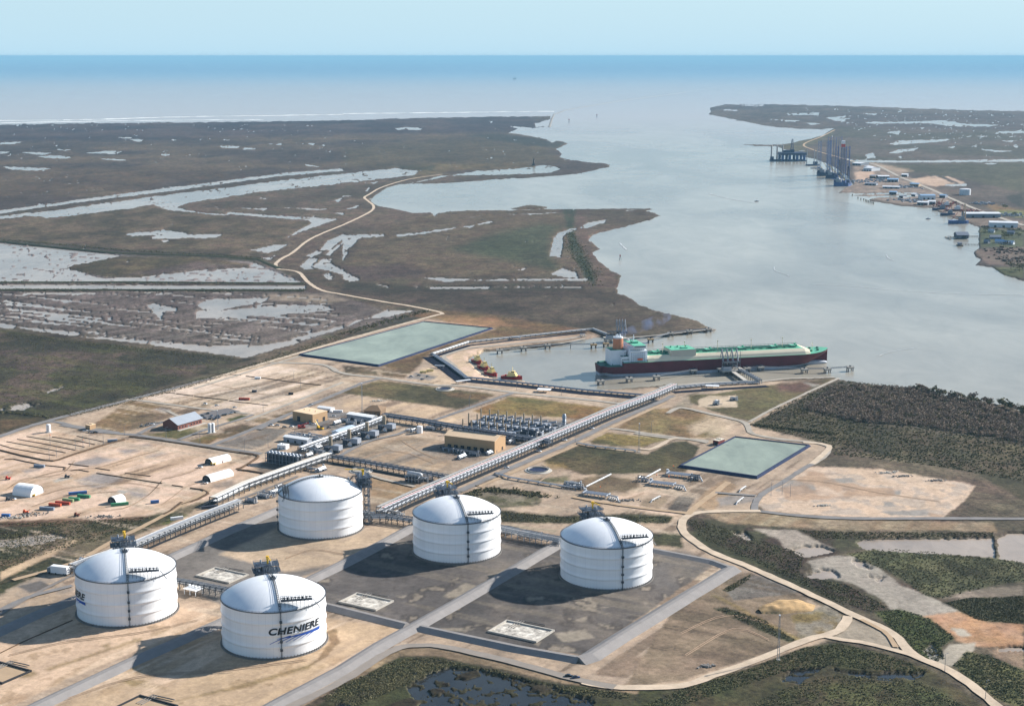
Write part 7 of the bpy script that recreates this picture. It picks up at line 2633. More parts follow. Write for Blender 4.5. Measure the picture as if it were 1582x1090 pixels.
# sand heap in the road loop
b = MB()
r_ = random.Random(2)
cx_, cy_ = 0, 0
p = W1('j', 480, 640)
nx, ny = 40, 22
vs = []
for iy in range(ny):
    for ix in range(nx):
        u, v_ = ix / (nx - 1) * 2 - 1, iy / (ny - 1) * 2 - 1
        e_ = max(0, 1 - (u * u + v_ * v_) * (1 + .22 * math.sin(3 * math.atan2(v_, u) + 1) + .1 * math.sin(7 * math.atan2(v_, u)))) ** .75
        n_ = float(vn(np.array([ix / 4.3]), np.array([iy / 3.7]), 5)[0]) - .4
        vs.append((u * 26, v_ * 15, -.6 + e_ * (4.6 + n_ * 2.4 - u * 1.4)))
b.add(vs, [(iy * nx + ix, iy * nx + ix + 1, (iy + 1) * nx + ix + 1, (iy + 1) * nx + ix) for iy in range(ny - 1) for ix in range(nx - 1)])
o = b.build('sand_heap', seenmat('yellow_sand', (214, 178, 130), var=.3, sc=.2, bump=.6))
o.location = (p.x, p.y, GL)
o.rotation_euler = (0, 0, .35)
tag(o, 'broad heap of yellow sand inside the loop of the dirt road', 'heap')


# ---------------------------------------------------------------- masts, poles, beacons
def lattice(label, p, h, w0=2.2, name='lattice_tower', m=STEEL, cat='tower'):
    root = thing(name, label, cat, (p.x, p.y, GL))
    b = MB()
    P4 = [(-1, -1), (1, -1), (1, 1), (-1, 1)]
    n = max(4, int(h / 3))
    for x, y in P4: b.bar((x * w0 / 2, y * w0 / 2, -.2), (x * w0 * .2, y * w0 * .2, h), .1)
    for k in range(n):
        for (x, y), (x2, y2) in zip(P4, P4[1:] + P4[:1]):
            s0, s1 = .5 - .3 * k / n, .5 - .3 * (k + 1) / n
            b.bar((x * w0 * s0, y * w0 * s0, h * k / n), (x2 * w0 * s1, y2 * w0 * s1, h * (k + 1) / n), .06, 3)
    b.build('mast', m, root)
    b = MB()
    b.box(0, 0, h, 1.2, 1.2, .8)
    b.build('lamp_head', WHITE, root)
    b = MB()
    b.box(0, 0, -.2, w0 + 1, w0 + 1, .7)
    b.build('footing', CONC, root)


lattice('slim lattice mast beside the dirt road in front of the dike corner', W1('j', 443, 880), 34, 1.6)
lattice('slim radio mast beside the brown control building', W1('k', 828, 200), 38, 2)
lattice('slim lattice mast on the corner of the square grass plot', W1('s', 36, 285), 32, 2)
lattice('slim lattice mast by the guard house turning', W1('r', 720, 540), 22, 1.6)
pole_first = None
PL = [('q', 470, 290, 'in the ribbed sand plot, upper left'), ('q', 838, 300, 'at the corner of the ribbed sand plot'), ('q', 707, 330, 'in the ribbed sand plot, near its right edge'), ('q', 530, 400, 'at the lower corner of the ribbed sand plot'), ('q', 462, 420, 'below the ribbed sand plot'), ('q', 968, 275, 'on the right rim of the ribbed sand plot'), ('q', 778, 310, 'beside the orange marker in the ribbed plot'),
      ('q', 1165, 200, 'on the entrance road verge'), ('r', 300, 620, 'on the road verge before the office'), ('r', 575, 655, 'on the grass island before the white tanks'), ('r', 940, 720, 'on the verge near the silo bank'), ('r', 1130, 690, 'beside the silo bank'), ('r', 1090, 400, 'at the junction below the north sand pad'), ('r', 1340, 150, 'on the north sand pad, far edge'), ('r', 1395, 210, 'on the north sand pad, right edge'),
      ('l', 440, 195, 'on the diagonal road by the brown field'), ('l', 1290, 485, 'beside the straight rack road'), ('l', 820, 65, 'on the road below the trench'), ('l', 1180, 110, 'on the trench road, farther along'), ('m', 450, 840, 'on the verge of the dark lawn'), ('j', 1200, 935, 'where the dirt road meets the spur'), ('j', 1385, 1060, 'at the bottom corner by the dirt road'), ('j', 410, 130, 'first of the poles on the borrow ground'), ('j', 460, 130, 'second of the poles on the borrow ground'), ('j', 497, 138, 'last of the poles on the borrow ground'),
      ('s', 130, 140, 'on the pale road toward the pump house'), ('h', 335, 500, 'behind the left lettered tank'), ('i', 1350, 280, 'behind the tank nearest the dirt road')]
for c_, x, y, lb in PL:
    p = W1(c_, x, y)
    if pole_first is None:
        root = thing('light_pole', '', 'light pole', (p.x, p.y, GL), .5, 'light poles over the terminal')
        b = MB()
        b.cyl(0, 0, -.3, .22, 14.3, 6, .12)
        b.build('pole', STEEL, root)
        b = MB()
        b.bar((0, 0, 13.8), (1.8, 0, 14), .1)
        b.box(1.9, 0, 13.8, 1.1, .5, .25)
        b.build('lamp_head', STEEL, root)
        pole_first = root
    else: root = copy_tree(pole_first)
    root['label'] = 'thin grey light pole ' + lb
    place(root, (p.x, p.y, GL))
for c_, x, y, lb in (('q', 778, 262, 'orange marker ball on a pole in the ribbed sand plot'), ('q', 470, 218, 'orange marker on a pole at the top of the ribbed plot'), ('z', 310, 372, 'orange beacon by the nearest meter skid'), ('z', 1055, 158, 'orange beacon by the green pond corner'), ('z', 885, 248, 'orange beacon between the two far meter skids'), ('z', 1010, 265, 'orange beacon over the middle meter skid')):
    p = W1(c_, x, y)
    root = thing('marker_beacon', lb, 'beacon', (p.x, p.y, GL))
    b = MB()
    b.cyl(0, 0, -.2, .14, 3.2, 6)
    b.build('post', STEEL, root)
    b = MB()
    b.lathe([(.05, 4.0), (.6, 3.7), (.7, 3.3), (.5, 2.9), (.05, 2.8)], 10)
    b.build('lamp', mat('beacon_orange', (244, 120, 50), .5), root)
# white valve station on the sand plot by the berth
p = W1('n', 778, 545)
root = thing('water_tank', 'small white upright tank on the sand plot near the loading berth', 'tank', (p.x, p.y, GL))
b = MB()
b.lathe([(.1, 6.6), (2, 6), (2.1, 5.6), (2.1, -.2)], 16)
b.build('shell', WHITE, root)
b = MB()
b.tube([(2, 0, 1), (8, 0, 1), (8, 4, 1)], .3, 6)
b.build('pipe', PIPEW, root)
# small canopies beside the pipe trench
for c_, x, y, L, w_, lb in (('m', 1058, 712, 18, 12, 'white canopy over the trench crossing, midway along the basin'), ('m', 400, 640, 22, 5, 'white footbridge over the trench corner near the sump'), ('m', 205, 518, 14, 6, 'grey footbridge over the deep trench near the buses'), ('m', 830, 285, 14, 6, 'grey deck on the pipeway behind the basin'), ('n', 755, 450, 18, 8, 'white valve canopy on the near berth pipeway'), ('m', 1370, 262, 8, 6, 'grey access stair near the far berth')):
    p = W1(c_, x, y)
    root = thing('trench_canopy', lb, 'canopy', (p.x, p.y, GL), .55 if 'corner' in lb else -.2)
    b = MB()
    b.box(0, 0, 3.4, L, w_, .4)
    b.build('deck', WHITE if 'white' in lb else STEEL, root)
    b = MB()
    for xx in (-L * .42, 0, L * .42):
        for yy in (-w_ * .4, w_ * .4): b.box(xx, yy, -.4, .35, .35, 3.9)
    b.build('frame', STEEL, root)
# ---------------------------------------------------------------- the far shore: rigs, shipyard, houses
def jackup(label, p, rz, legs, hl, hull_m, leg_m, sx=58, sy=52, zh=5, derrick=True):
    root = thing('jackup_rig', label, 'drilling rig', (p.x, p.y, 0), rz, 'rigs laid up along the far shore')
    b = MB()
    b.prism([(-sx * .5, -sy * .32), (-sx * .2, -sy * .5), (sx * .35, -sy * .42), (sx * .5, 0), (sx * .35, sy * .42), (-sx * .2, sy * .5), (-sx * .5, sy * .32)], -1, zh + 7)
    b.build('hull', hull_m, root)
    for (x, y) in legs:
        b = MB()
        w_ = 12
        tri = [(x + w_ * .6 * math.cos(a), y + w_ * .6 * math.sin(a)) for a in (.5, 2.6, 4.7, )]
        for q in tri: b.bar((*q, -3), (*q, hl), .7, 4)
        n = int(hl / 11)
        for k in range(n):
            for q, q2 in zip(tri, tri[1:] + tri[:1]):
                b.bar((*q, hl * k / n), (*q2, hl * (k + 1) / n), .34, 3)
                b.bar((*q2, hl * k / n), (*q, hl * (k + 1) / n), .34, 3)
        b.build('leg', leg_m, root)
        b = MB()
        b.box(x, y, zh + 7, 13, 13, 7)
        b.build('jack_house', hull_m, root)
    b = MB()
    b.box(8, 0, zh + 7, 18, 26, 10)
    b.box(12, 4, zh + 17, 10, 14, 5)
    b.build('quarters', RIGG, root)
    b = MB()
    b.cyl(26, 10, zh + 17, 9, .8, 16)
    b.build('helideck', hull_m, root)
    for x, y in ((-14, 16), (14, -18)):
        b = MB()
        b.bar((x, y, zh + 7), (x, y, zh + 24), 1.3)
        b.bar((x, y, zh + 22), (x + 16, y + 10, zh + 44), .8)
        b.build('deck_crane', YELLOW, root)
    if derrick:
        b = MB()
        for x, y in ((-5, -5), (5, -5), (5, 5), (-5, 5)):
            b.bar((-22 + x, y, zh + 10), (-22 + x * .3, y * .3, zh + 62), .7)
        for k in range(7):
            s0 = 5 * (1 - .1 * k)
            for (x, y), (x2, y2) in zip(((-1, -1), (1, -1), (1, 1), (-1, 1)), ((1, -1), (1, 1), (-1, 1), (-1, -1))):
                b.bar((-22 + x * s0, y * s0, zh + 10 + 7.4 * k), (-22 + x2 * s0 * .9, y2 * s0 * .9, zh + 17.4 + 7.4 * k), .35, 3)
        b.box(-22, 0, zh + 3, 16, 16, 8)
        b.build('derrick', RIGD, root)
    return root


LEGT = [(20, 0), (-14, -18), (-14, 18)]
jackup('nearest laid up jackup rig, its tall blue lattice legs against the marsh', W1('o', 1110, 765, 0), 2.6, LEGT, 134, RIGB, RIGB)
jackup('middle laid up jackup rig with a red and white leg top, behind the nearest one', W1('o', 1010, 672, 0), 2.4, LEGT, 150, RIGD, RIGB)
jackup('farthest of three laid up jackup rigs, close behind the others', W1('o', 900, 640, 0), 2.8, LEGT, 128, RIGD, mat('rig_pale', (96, 116, 150), .6))
b = MB()
p = W1('o', 1088, 700, 0)
root = thing('red_water_tower', 'red and white block topping the tall mast among the jackup rigs', 'tower', (p.x + 20, p.y + 60, 0))
for x, y in ((-5, -5), (5, -5), (5, 5), (-5, 5)): b.bar((x, y, -1), (x, y, 115), .8)
for k in range(11): b.bar((-5, -5, 10.4 * k), (5, 5, 10.4 * k + 10), .5); b.bar((5, -5, 10.4 * k), (-5, 5, 10.4 * k + 10), .5)
b.build('mast', RIGD, root)
b = MB()
b.box(0, 0, 115, 12, 12, 11)
b.build('red_block', REDS, root)
b = MB()
b.box(0, 0, 126, 12, 12, 11)
b.build('white_block', WHITE, root)
# liftboat with three slender legs
p = W1('o', 755, 520, 0)
root = thing('liftboat', 'small lift boat with three thin pale legs between the rigs', 'lift boat', (p.x, p.y, 0), .1, 'rigs laid up along the far shore')
b = MB()
b.loft([[(x, -h_, -1), (x, -h_ * 1.1, 5), (x, h_ * 1.1, 5), (x, h_, -1)] for x, h_ in ((-26, 12), (14, 13), (24, 8), (28, 2))])
b.box(10, 0, 5, 14, 16, 11)
b.build('hull', RIGD, root)
for x, y in ((-22, 10), (2, -12), (20, 10)):
    b = MB()
    b.cyl(x, y, -4, 1.7, 68, 10)
    b.build('leg', RIGG, root)
# semi submersible and barge
p = W1('o', 500, 462, 0)
root = thing('semisubmersible_rig', 'squat rig on fat columns with a single derrick, nearest the rock jetty', 'drilling rig', (p.x, p.y, 0), .05, 'rigs laid up along the far shore')
b = MB()
for y in (-30, 30): b.box(0, y, -2, 112, 14, 6)
b.build('pontoon', RIGD, root)
for x in (-46, -16, 16, 46):
    for y in (-30, 30):
        b = MB()
        b.cyl(x, y, 3, 6, 24, 14)
        b.build('column', RIGB, root)
b = MB()
b.box(0, 0, 26, 108, 74, 10)
b.box(-22, 10, 36, 30, 24, 8)
b.build('deck', RIGD, root)
b = MB()
for x, y in ((-6, -6), (6, -6), (6, 6), (-6, 6)): b.bar((x, y, 36), (x * .3, y * .3, 92), .9)
for k in range(8):
    s0 = 6 * (1 - .08 * k)
    for (x, y), (x2, y2) in zip(((-1, -1), (1, -1), (1, 1), (-1, 1)), ((1, -1), (1, 1), (-1, 1), (-1, -1))):
        b.bar((x * s0, y * s0, 36 + 7 * k), (x2 * s0 * .9, y2 * s0 * .9, 43 + 7 * k), .45, 3)
b.box(0, 0, 36, 16, 16, 12)
b.build('derrick', RIGD, root)
b = MB()
b.cyl(44, 12, 40, 13, 1, 18)
b.build('helideck', RIGG, root)
p = W1('o', 320, 462, 0)
root = thing('leg_barge', 'low barge with three pale pillar legs beside the squat rig', 'barge', (p.x, p.y, 0), .05, 'rigs laid up along the far shore')
b = MB()
b.box(0, 0, -1, 60, 26, 7)
b.box(-22, 0, 6, 12, 18, 12)
b.build('hull', RIGD, root)
for x in (-24, 0, 24):
    b = MB()
    b.cyl(x, 4, -4, 3.4, 70, 12)
    b.build('leg', mat('pale_leg', (176, 166, 160), .7), root)
p = W1('o', 800, 555, 0)
root = thing('work_barge', 'low dark barge just before the farthest jackup rig', 'barge', (p.x, p.y, 0))
b = MB()
b.box(0, 0, -1, 44, 14, 3.4)
b.build('hull', RIGD, root)
b = MB()
b.box(10, 0, 2.4, 10, 9, 4)
b.build('deckhouse', RIGG, root)
# sheds and warehouses of the shipyard
FBL = mat('blue_roof', (128, 160, 190), .5, var=.1)
FWH = mat('far_white', (206, 210, 214), .6, var=.06)
FGR = mat('far_grey', (128, 134, 144), .7, var=.15)
FBR = mat('far_tan', (168, 148, 124), .8, var=.15)
for c_, x0_, y0_, x1_, y1_, dp_, he, wm, rm, lb in (
        ('t', 680, 462, 1005, 462, 44, 11, FGR, FWH, 'long white roofed warehouse beside the moored drill barge'), ('t', 900, 550, 1165, 556, 40, 12, FWH, FWH, 'long pale warehouse behind the tree lined houses'), ('t', 262, 292, 395, 292, 40, 12, FWH, FBL, 'blue roofed warehouse in the shipyard with white walls'),
        ('t', 222, 342, 322, 346, 30, 8, FGR, FWH, 'white roofed shed at the water edge, left of the pair'), ('t', 322, 338, 392, 340, 30, 9, FGR, FWH, 'white roofed shed at the water edge, right of the pair'), ('t', 430, 275, 485, 278, 24, 8, FGR, FBL, 'small blue roofed shed beside the shore road'), ('A', 425, 110, 525, 116, 60, 12, FWH, FWH, 'white roofed shed behind the jackup rigs'),
        ('A', 290, 40, 395, 46, 60, 8, FGR, FWH, 'flat white roofed shed farthest up the shore behind the rigs'), ('A', 610, 205, 745, 205, 40, 8, FGR, FWH, 'grey shed with a white roof on the sandy yard'), ('A', 715, 245, 850, 248, 40, 9, FGR, FBL, 'blue grey shed in the middle of the sandy yard'), ('A', 890, 182, 960, 184, 40, 8, FGR, FWH, 'low shed on the landward side of the shore road'),
        ('A', 990, 300, 1100, 305, 30, 9, FBR, FBL, 'tan walled shed beside the shore road bend'), ('A', 500, 200, 570, 203, 40, 9, FBR, FGR, 'dark roofed shed at the near edge of the sandy yard'), ('A', 740, 395, 830, 398, 24, 7, FGR, FBL, 'teal roofed shed between the boat slips'), ('A', 1010, 420, 1060, 424, 20, 7, FWH, FWH, 'small white shed at the head of the boat slip'), ('A', 860, 440, 910, 444, 20, 6, FWH, FGR, 'small shed on the spit below the boat slip'),
        ('A', 440, 285, 580, 290, 30, 6, FGR, FGR, 'long grey roofed shed close to the nearest jackup rig'), ('A', 660, 325, 870, 330, 24, 6, FGR, FWH, 'long low shed above the upper boat slip')):
    A_, B_ = W1(c_, x0_, y0_), W1(c_, x1_, y1_)
    o = hall('warehouse', lb, 'warehouse', A_, B_, dp_, he, he + 2.5, wm, rm, over=1)
    openings(o, o['L'], 'front', [('opening', u, 0, 6, 5) for u in (.2, .5, .8)])
p = W1('t', 670, 248)
root = thing('oil_tank', 'white oil tank standing alone behind the shore road', 'tank', (p.x, p.y, GL))
b = MB()
b.lathe([(.1, 20.5), (12, 19.6), (17.5, 18.4), (17.5, -.3)], 40)
b.build('shell', FWH, root)
b = MB()
b.bar((-12, -13, 0), (0, -17.8, 18), .5)
b.build('stair', FGR, root)
for k, (x, y, lb) in enumerate(((478, 55, 'small white oil tank behind the rigs, left of the pair'), (505, 62, 'small white oil tank behind the rigs, right of the pair'))):
    p = W1('A', x, y + 40)
    root = thing('oil_tank', lb, 'tank', (p.x, p.y, GL))
    b = MB()
    b.lathe([(.1, 16), (9, 15), (13, 14), (13, -.3)], 30)
    b.build('shell', FWH, root)
    b = MB()
    b.bar((-9, -9.5, 0), (0, -13.2, 14), .5)
    b.build('stair', FGR, root)
for c_, x, y, L, wd_, hh_, lb, mm in (('t', 610, 515, 52, 20, 8, 'drill barge with a tall pale mast moored by the white warehouse', RIGB), ('t', 440, 390, 44, 16, 6, 'dark work boat moored left of the drill barge', RIGD), ('t', 575, 405, 50, 16, 7, 'rusty supply boat moored among the shipyard clutter', mat('rust_hull', (110, 62, 56), .8, var=.3)), ('t', 510, 440, 40, 14, 6, 'dark supply boat alongside the drill barge', RIGD), ('t', 480, 365, 40, 14, 7, 'rust red boat hauled up at the shipyard', mat('rust_hull', (110, 62, 56), .8))):
    p = W1(c_, x, y, 0)
    root = thing('work_boat', lb, 'boat', (p.x, p.y, 0), rr.uniform(-.2, .2), 'boats at the far shipyard')
    b = MB()
    b.loft([[(xx * L / 2, -h_ * wd_ / 2, -1), (xx * L / 2, -h_ * wd_ / 2, hh_), (xx * L / 2, h_ * wd_ / 2, hh_), (xx * L / 2, h_ * wd_ / 2, -1)] for xx, h_ in ((-1, .85), (-.7, 1), (.5, 1), (.8, .6), (1, .08))])
    b.build('hull', mm, root)
    b = MB()
    b.box(L * .15, 0, hh_, L * .3, wd_ * .7, 7)
    b.box(L * .18, 0, hh_ + 7, L * .16, wd_ * .5, 4)
    b.build('deckhouse', FWH if 'rust' in lb else FGR, root)
    b = MB()
    if 'mast' in lb:
        for x_, y_ in ((-4, -4), (4, -4), (4, 4), (-4, 4)): b.bar((14 + x_, y_, hh_), (14 + x_ * .25, y_ * .25, hh_ + 44), .8)
        for k in range(6): b.box(14, 0, hh_ + 8 + 6 * k, 8 - k, 8 - k, .6)
    else: b.bar((-L * .2, 0, hh_), (-L * .2, 0, hh_ + 22), .7)
    b.build('mast', FBR, root)
    b = MB()
    b.bar((-L * .35, 0, hh_ + 2), (-L * .05, 4, hh_ + 20), .7)
    b.build('deck_crane', REDS, root)
# boathouse and piers
A_, B_ = W1('t', 598, 660, 0), W1('t', 705, 660, 0)
o = hall('boathouse', 'grey boathouse on piles reached by a long pier', 'boathouse', A_, B_, 30, 8, 14, mat('boathouse_wall', (86, 92, 104), .8), mat('boathouse_roof', (104, 112, 128), .7), over=1.5, z=1.5)
openings(o, o['L'], 'front', [('opening', .6, .5, 10, 6), ('door', .25, .5, 3, 4)])
for c_, x0_, y0_, x1_, y1_, w_, lb in (('t', 705, 640, 798, 640, 4, 'pier from the bank to the boathouse'), ('t', 515, 640, 598, 655, 5, 'pier running out beyond the boathouse'), ('t', 635, 715, 805, 718, 4, 'long pier below the boathouse'), ('t', 485, 645, 540, 668, 4, 'floating dock at the outer end by the boathouse')):
    A_, B_ = W1(c_, x0_, y0_, 0), W1(c_, x1_, y1_, 0)
    d = B_ - A_
    root = thing('timber_pier', lb, 'pier', (A_.x, A_.y, 0), math.atan2(d.y, d.x))
    b = MB()
    b.box(d.length / 2, 0, 1.6, d.length, w_, .6)
    b.build('deck', WOOD, root)
    for k in range(6):
        b = MB()
        b.cyl(d.length * (k + .5) / 6, 0, -2, .5, 4.6, 6)
        b.build('pile', WOOD, root)
p = W1('t', 622, 725, 0)
root = thing('dock_hut', 'small dark hut at the end of the long pier', 'hut', (p.x, p.y, 0))
b = MB()
b.box(0, 0, .4, 12, 16, 2.2)
b.build('dock', WOOD, root)
b = MB()
b.box(0, 1, 2.6, 8, 9, 4.4)
b.build('wall', FGR, root)
b = MB()
b.loft([[(x, -4.6, 6.9), (x, 1, 9), (x, 6.6, 6.9)] for x in (-4.6, 4.6)])
b.build('roof', mat('boathouse_roof', (104, 112, 128), .7), root)
for c_, x0_, y0_, x1_, y1_, dp_, lb in (('t', 905, 660, 1010, 662, 16, 'largest grey house among the shore trees'), ('t', 950, 700, 1025, 704, 14, 'pale blue house nearest the long pier'), ('t', 885, 600, 940, 603, 12, 'white house behind the boathouse trees'), ('t', 1020, 710, 1070, 714, 12, 'low white house beside the pale blue one'), ('t', 1080, 712, 1120, 715, 12, 'small white house at the right of the shore row'), ('t', 1060, 615, 1130, 618, 14, 'grey roofed house hidden in the thick trees'), ('t', 845, 700, 885, 704, 10, 'small shed at the bank by the long pier')):
    A_, B_ = W1(c_, x0_, y0_), W1(c_, x1_, y1_)
    o = hall('shore_house', lb, 'house', A_, B_, dp_, 5, 9, FWH if 'white' in lb or 'pale' in lb else FGR, FBL if 'blue' in lb else (FWH if 'white' in lb else FGR), over=.8)
    openings(o, o['L'], 'front', [('window', .25, 1.4, 2, 1.6), ('window', .75, 1.4, 2, 1.6), ('door', .5, 0, 1.6, 2.6)])
for c_, x, y, s_, lb in (('t', 450, 335, 60, 'clutter of rusty steel behind the moored boats'), ('t', 700, 400, 40, 'heap of rusty steel inland of the drill barge'), ('A', 380, 240, 60, 'stacked steel behind the nearest jackup rig'), ('A', 620, 225, 60, 'stacked steel on the middle of the sandy yard'), ('A', 930, 310, 50, 'stacked steel near the shore road bend'), ('A', 1000, 475, 50, 'scrap steel on the lowest spit'), ('t', 840, 330, 40, 'scattered stores inland of the shore road'), ('t', 1100, 440, 40, 'vehicles and stores by the grass field'), ('t', 1100, 775, 60, 'dark brush piles on the bare shore ground'), ('t', 1110, 850, 50, 'dark rubble heap by the lower shore lawn')):
    p = W1(c_, x, y)
    r_ = random.Random(int(x))
    b = MB()
    for k in range(60):
        b.box(r_.gauss(0, .45) * s_, r_.gauss(0, .5) * s_, -.1, r_.uniform(2, 9), r_.uniform(2, 6), r_.uniform(1, 5), r_.uniform(0, 3))
    o = b.build('steel_heap', mat('rust_hull', (110, 62, 56), .8) if 'rust' in lb else (mat('brush_pile', (96, 82, 70), .9, var=.3) if ('brush' in lb or 'rubble' in lb) else (FGR if int(x) % 2 == 0 else RIGD)))
    o.location = (p.x, p.y, GL)
    tag(o, lb, 'heap')
# piles in the water off the slips
for k, (x, y) in enumerate(((290, 415), (360, 450), (395, 465), (430, 470), (455, 480), (470, 490), (490, 495), (510, 500), (530, 505), (548, 515))):
    p = W1('A', x, y, 0)
    b = MB()
    b.cyl(0, 0, -2, 1.6, 8, 8)
    o = b.build('old_pile', WOOD)
    o.location = p
    tag(o, 'dark old pile standing in the water off the boat slips', 'pile', 'old piles off the boat slips')
# lighthouse on the marsh point
p = W1('b', 868, 576)
root = thing('lighthouse', 'old dark lighthouse on the low marsh point', 'lighthouse', (p.x, p.y, GL))
b = MB()
for k in range(8):
    a = k * .785
    b.loft([[(r_ * math.cos(a) + e * math.sin(a), r_ * math.sin(a) - e * math.cos(a), z) for e, r_, z in ((-.8, 2, z0), (.8, 2, z0), (.8, r1, z0), (-.8, r1, z0))] for z0, r1 in ((-.3, 9), (5, 6.5), (12, 4))])
b.build('buttress', mat('old_brick', (112, 104, 100), .9, var=.25), root)
b = MB()
b.lathe([(4.6, -.3), (4.2, 8), (3.6, 22), (3.8, 22.2), (3.8, 23), (3.4, 23)], 16)
b.build('tower', mat('old_brick', (112, 104, 100), .9), root)
b = MB()
b.lathe([(2.3, 23), (2.3, 26), (.1, 28.6)], 12)
b.build('lantern', DARK, root)

# ---------------------------------------------------------------- plants
LEAFD = [mat('scrub_dark', (98, 94, 64), .95, var=.45, sc=.12), mat('scrub_olive', (114, 108, 76), .95, var=.4, sc=.12), mat('scrub_grey', (138, 122, 106), .95, var=.35, sc=.12), mat('scrub_green', (100, 100, 66), .95, var=.4, sc=.12)]
rng = np.random.default_rng(5)


def inpoly(poly, n):
    P_ = np.array([(p.x, p.y) for p in poly])
    lo, hi = P_.min(0), P_.max(0)
    out = []
    tot = 0
    while tot < n:
        q = rng.uniform(lo, hi, (n * 2, 2))
        ins = np.zeros(len(q), bool)
        for k in range(len(P_)):
            a, b_ = P_[k], P_[(k + 1) % len(P_)]
            c = (a[1] > q[:, 1]) != (b_[1] > q[:, 1])
            ins ^= c & (q[:, 0] < (b_[0] - a[0]) * (q[:, 1] - a[1]) / (b_[1] - a[1] + 1e-9) + a[0])
        out.append(q[ins])
        tot += ins.sum()
    return np.concatenate(out)[:n]


def along(P_, n, wd):
    L = smooth(P_, 10, False)
    L = np.array([(p.x, p.y) for p in L])
    k = rng.integers(0, len(L) - 1, n)
    t = rng.random((n, 1))
    q = L[k] * (1 - t) + L[k + 1] * t
    return q + rng.normal(0, wd / 2, (n, 2))


def leaves(cen, rad, hgt, nl, size, z0=GL):
    """leaf clumps: nl small faces spread through each plant's volume"""
    N_ = len(cen)
    d = rng.normal(0, 1, (N_, nl, 3))
    d /= np.linalg.norm(d, axis=2, keepdims=True)
    d *= rng.random((N_, nl, 1)) ** .45
    c = np.empty((N_, nl, 3))
    c[..., :2] = cen[:, None, :] + d[..., :2] * rad[:, None, None]
    c[..., 2] = z0 + hgt[:, None] * .5 + d[..., 2] * hgt[:, None] * .52
    c = c.reshape(-1, 3)
    M_ = len(c)
    n = rng.normal(0, 1, (M_, 3)) + np.array([0, 0, .6])
    n /= np.linalg.norm(n, axis=1, keepdims=True)
    u = np.cross(n, rng.normal(0, 1, (M_, 3)))
    u /= np.linalg.norm(u, axis=1, keepdims=True)
    w = np.cross(n, u)
    s_ = (size * rng.uniform(.6, 1.4, M_))[:, None]
    v = np.stack([c - u * s_ - w * s_ * .7, c + u * s_ - w * s_ * .5, c + u * s_ * .8 + w * s_, c - u * s_ * .7 + w * s_ * .8], 1)
    return v.reshape(-1, 3)


def leafmesh(name, v, m, parent=None):
    me = bpy.data.meshes.new(name)
    n = len(v) // 4
    me.vertices.add(len(v))
    me.vertices.foreach_set('co', v.astype(np.float32).reshape(-1))
    me.loops.add(n * 4)
    me.loops.foreach_set('vertex_index', np.arange(n * 4, dtype=np.int32))
    me.polygons.add(n)
    me.polygons.foreach_set('loop_start', np.arange(0, n * 4, 4, dtype=np.int32))
    me.update(calc_edges=True)
    me.materials.append(m)
    o = bpy.data.objects.new(name, me)
    COL.objects.link(o)
    if parent is not None: adopt(o, parent)
    return o


def scrub(name, cen, r, h, nl, size, m):
    n = len(cen)
    return tag(leafmesh(name, leaves(cen, rng.uniform(.6, 1.3, n) * r, rng.uniform(.5, 1.4, n) * h, nl, size), m), kind='stuff')


WOODP = W('g 735 672 1060 703 1200 740 1400 790 1561 830 1700 880 1700 1300 1561 1130 1340 1090 1100 1050 700 1010 680 960 560 930 330 880 340 862 430 800 600 718')
scrub('scrub_wood', inpoly(WOODP, 4200), 1.5, .9, 9, .45, LEAFD[0])
scrub('scrub_wood', inpoly(WOODP, 4200), 1.4, .8, 9, .45, LEAFD[1])
WOOD2 = W('g 700 700 1060 706 1250 752 1561 836 1600 860 1600 960 1100 880 800 860 640 820 560 800')
scrub('scrub_wood', inpoly(WOOD2, 1900), 3.4, 5.0, 44, .5, LEAFD[2])
scrub('scrub_wood', inpoly(WOOD2, 500), 3.0, 4, 34, .5, LEAFD[0])
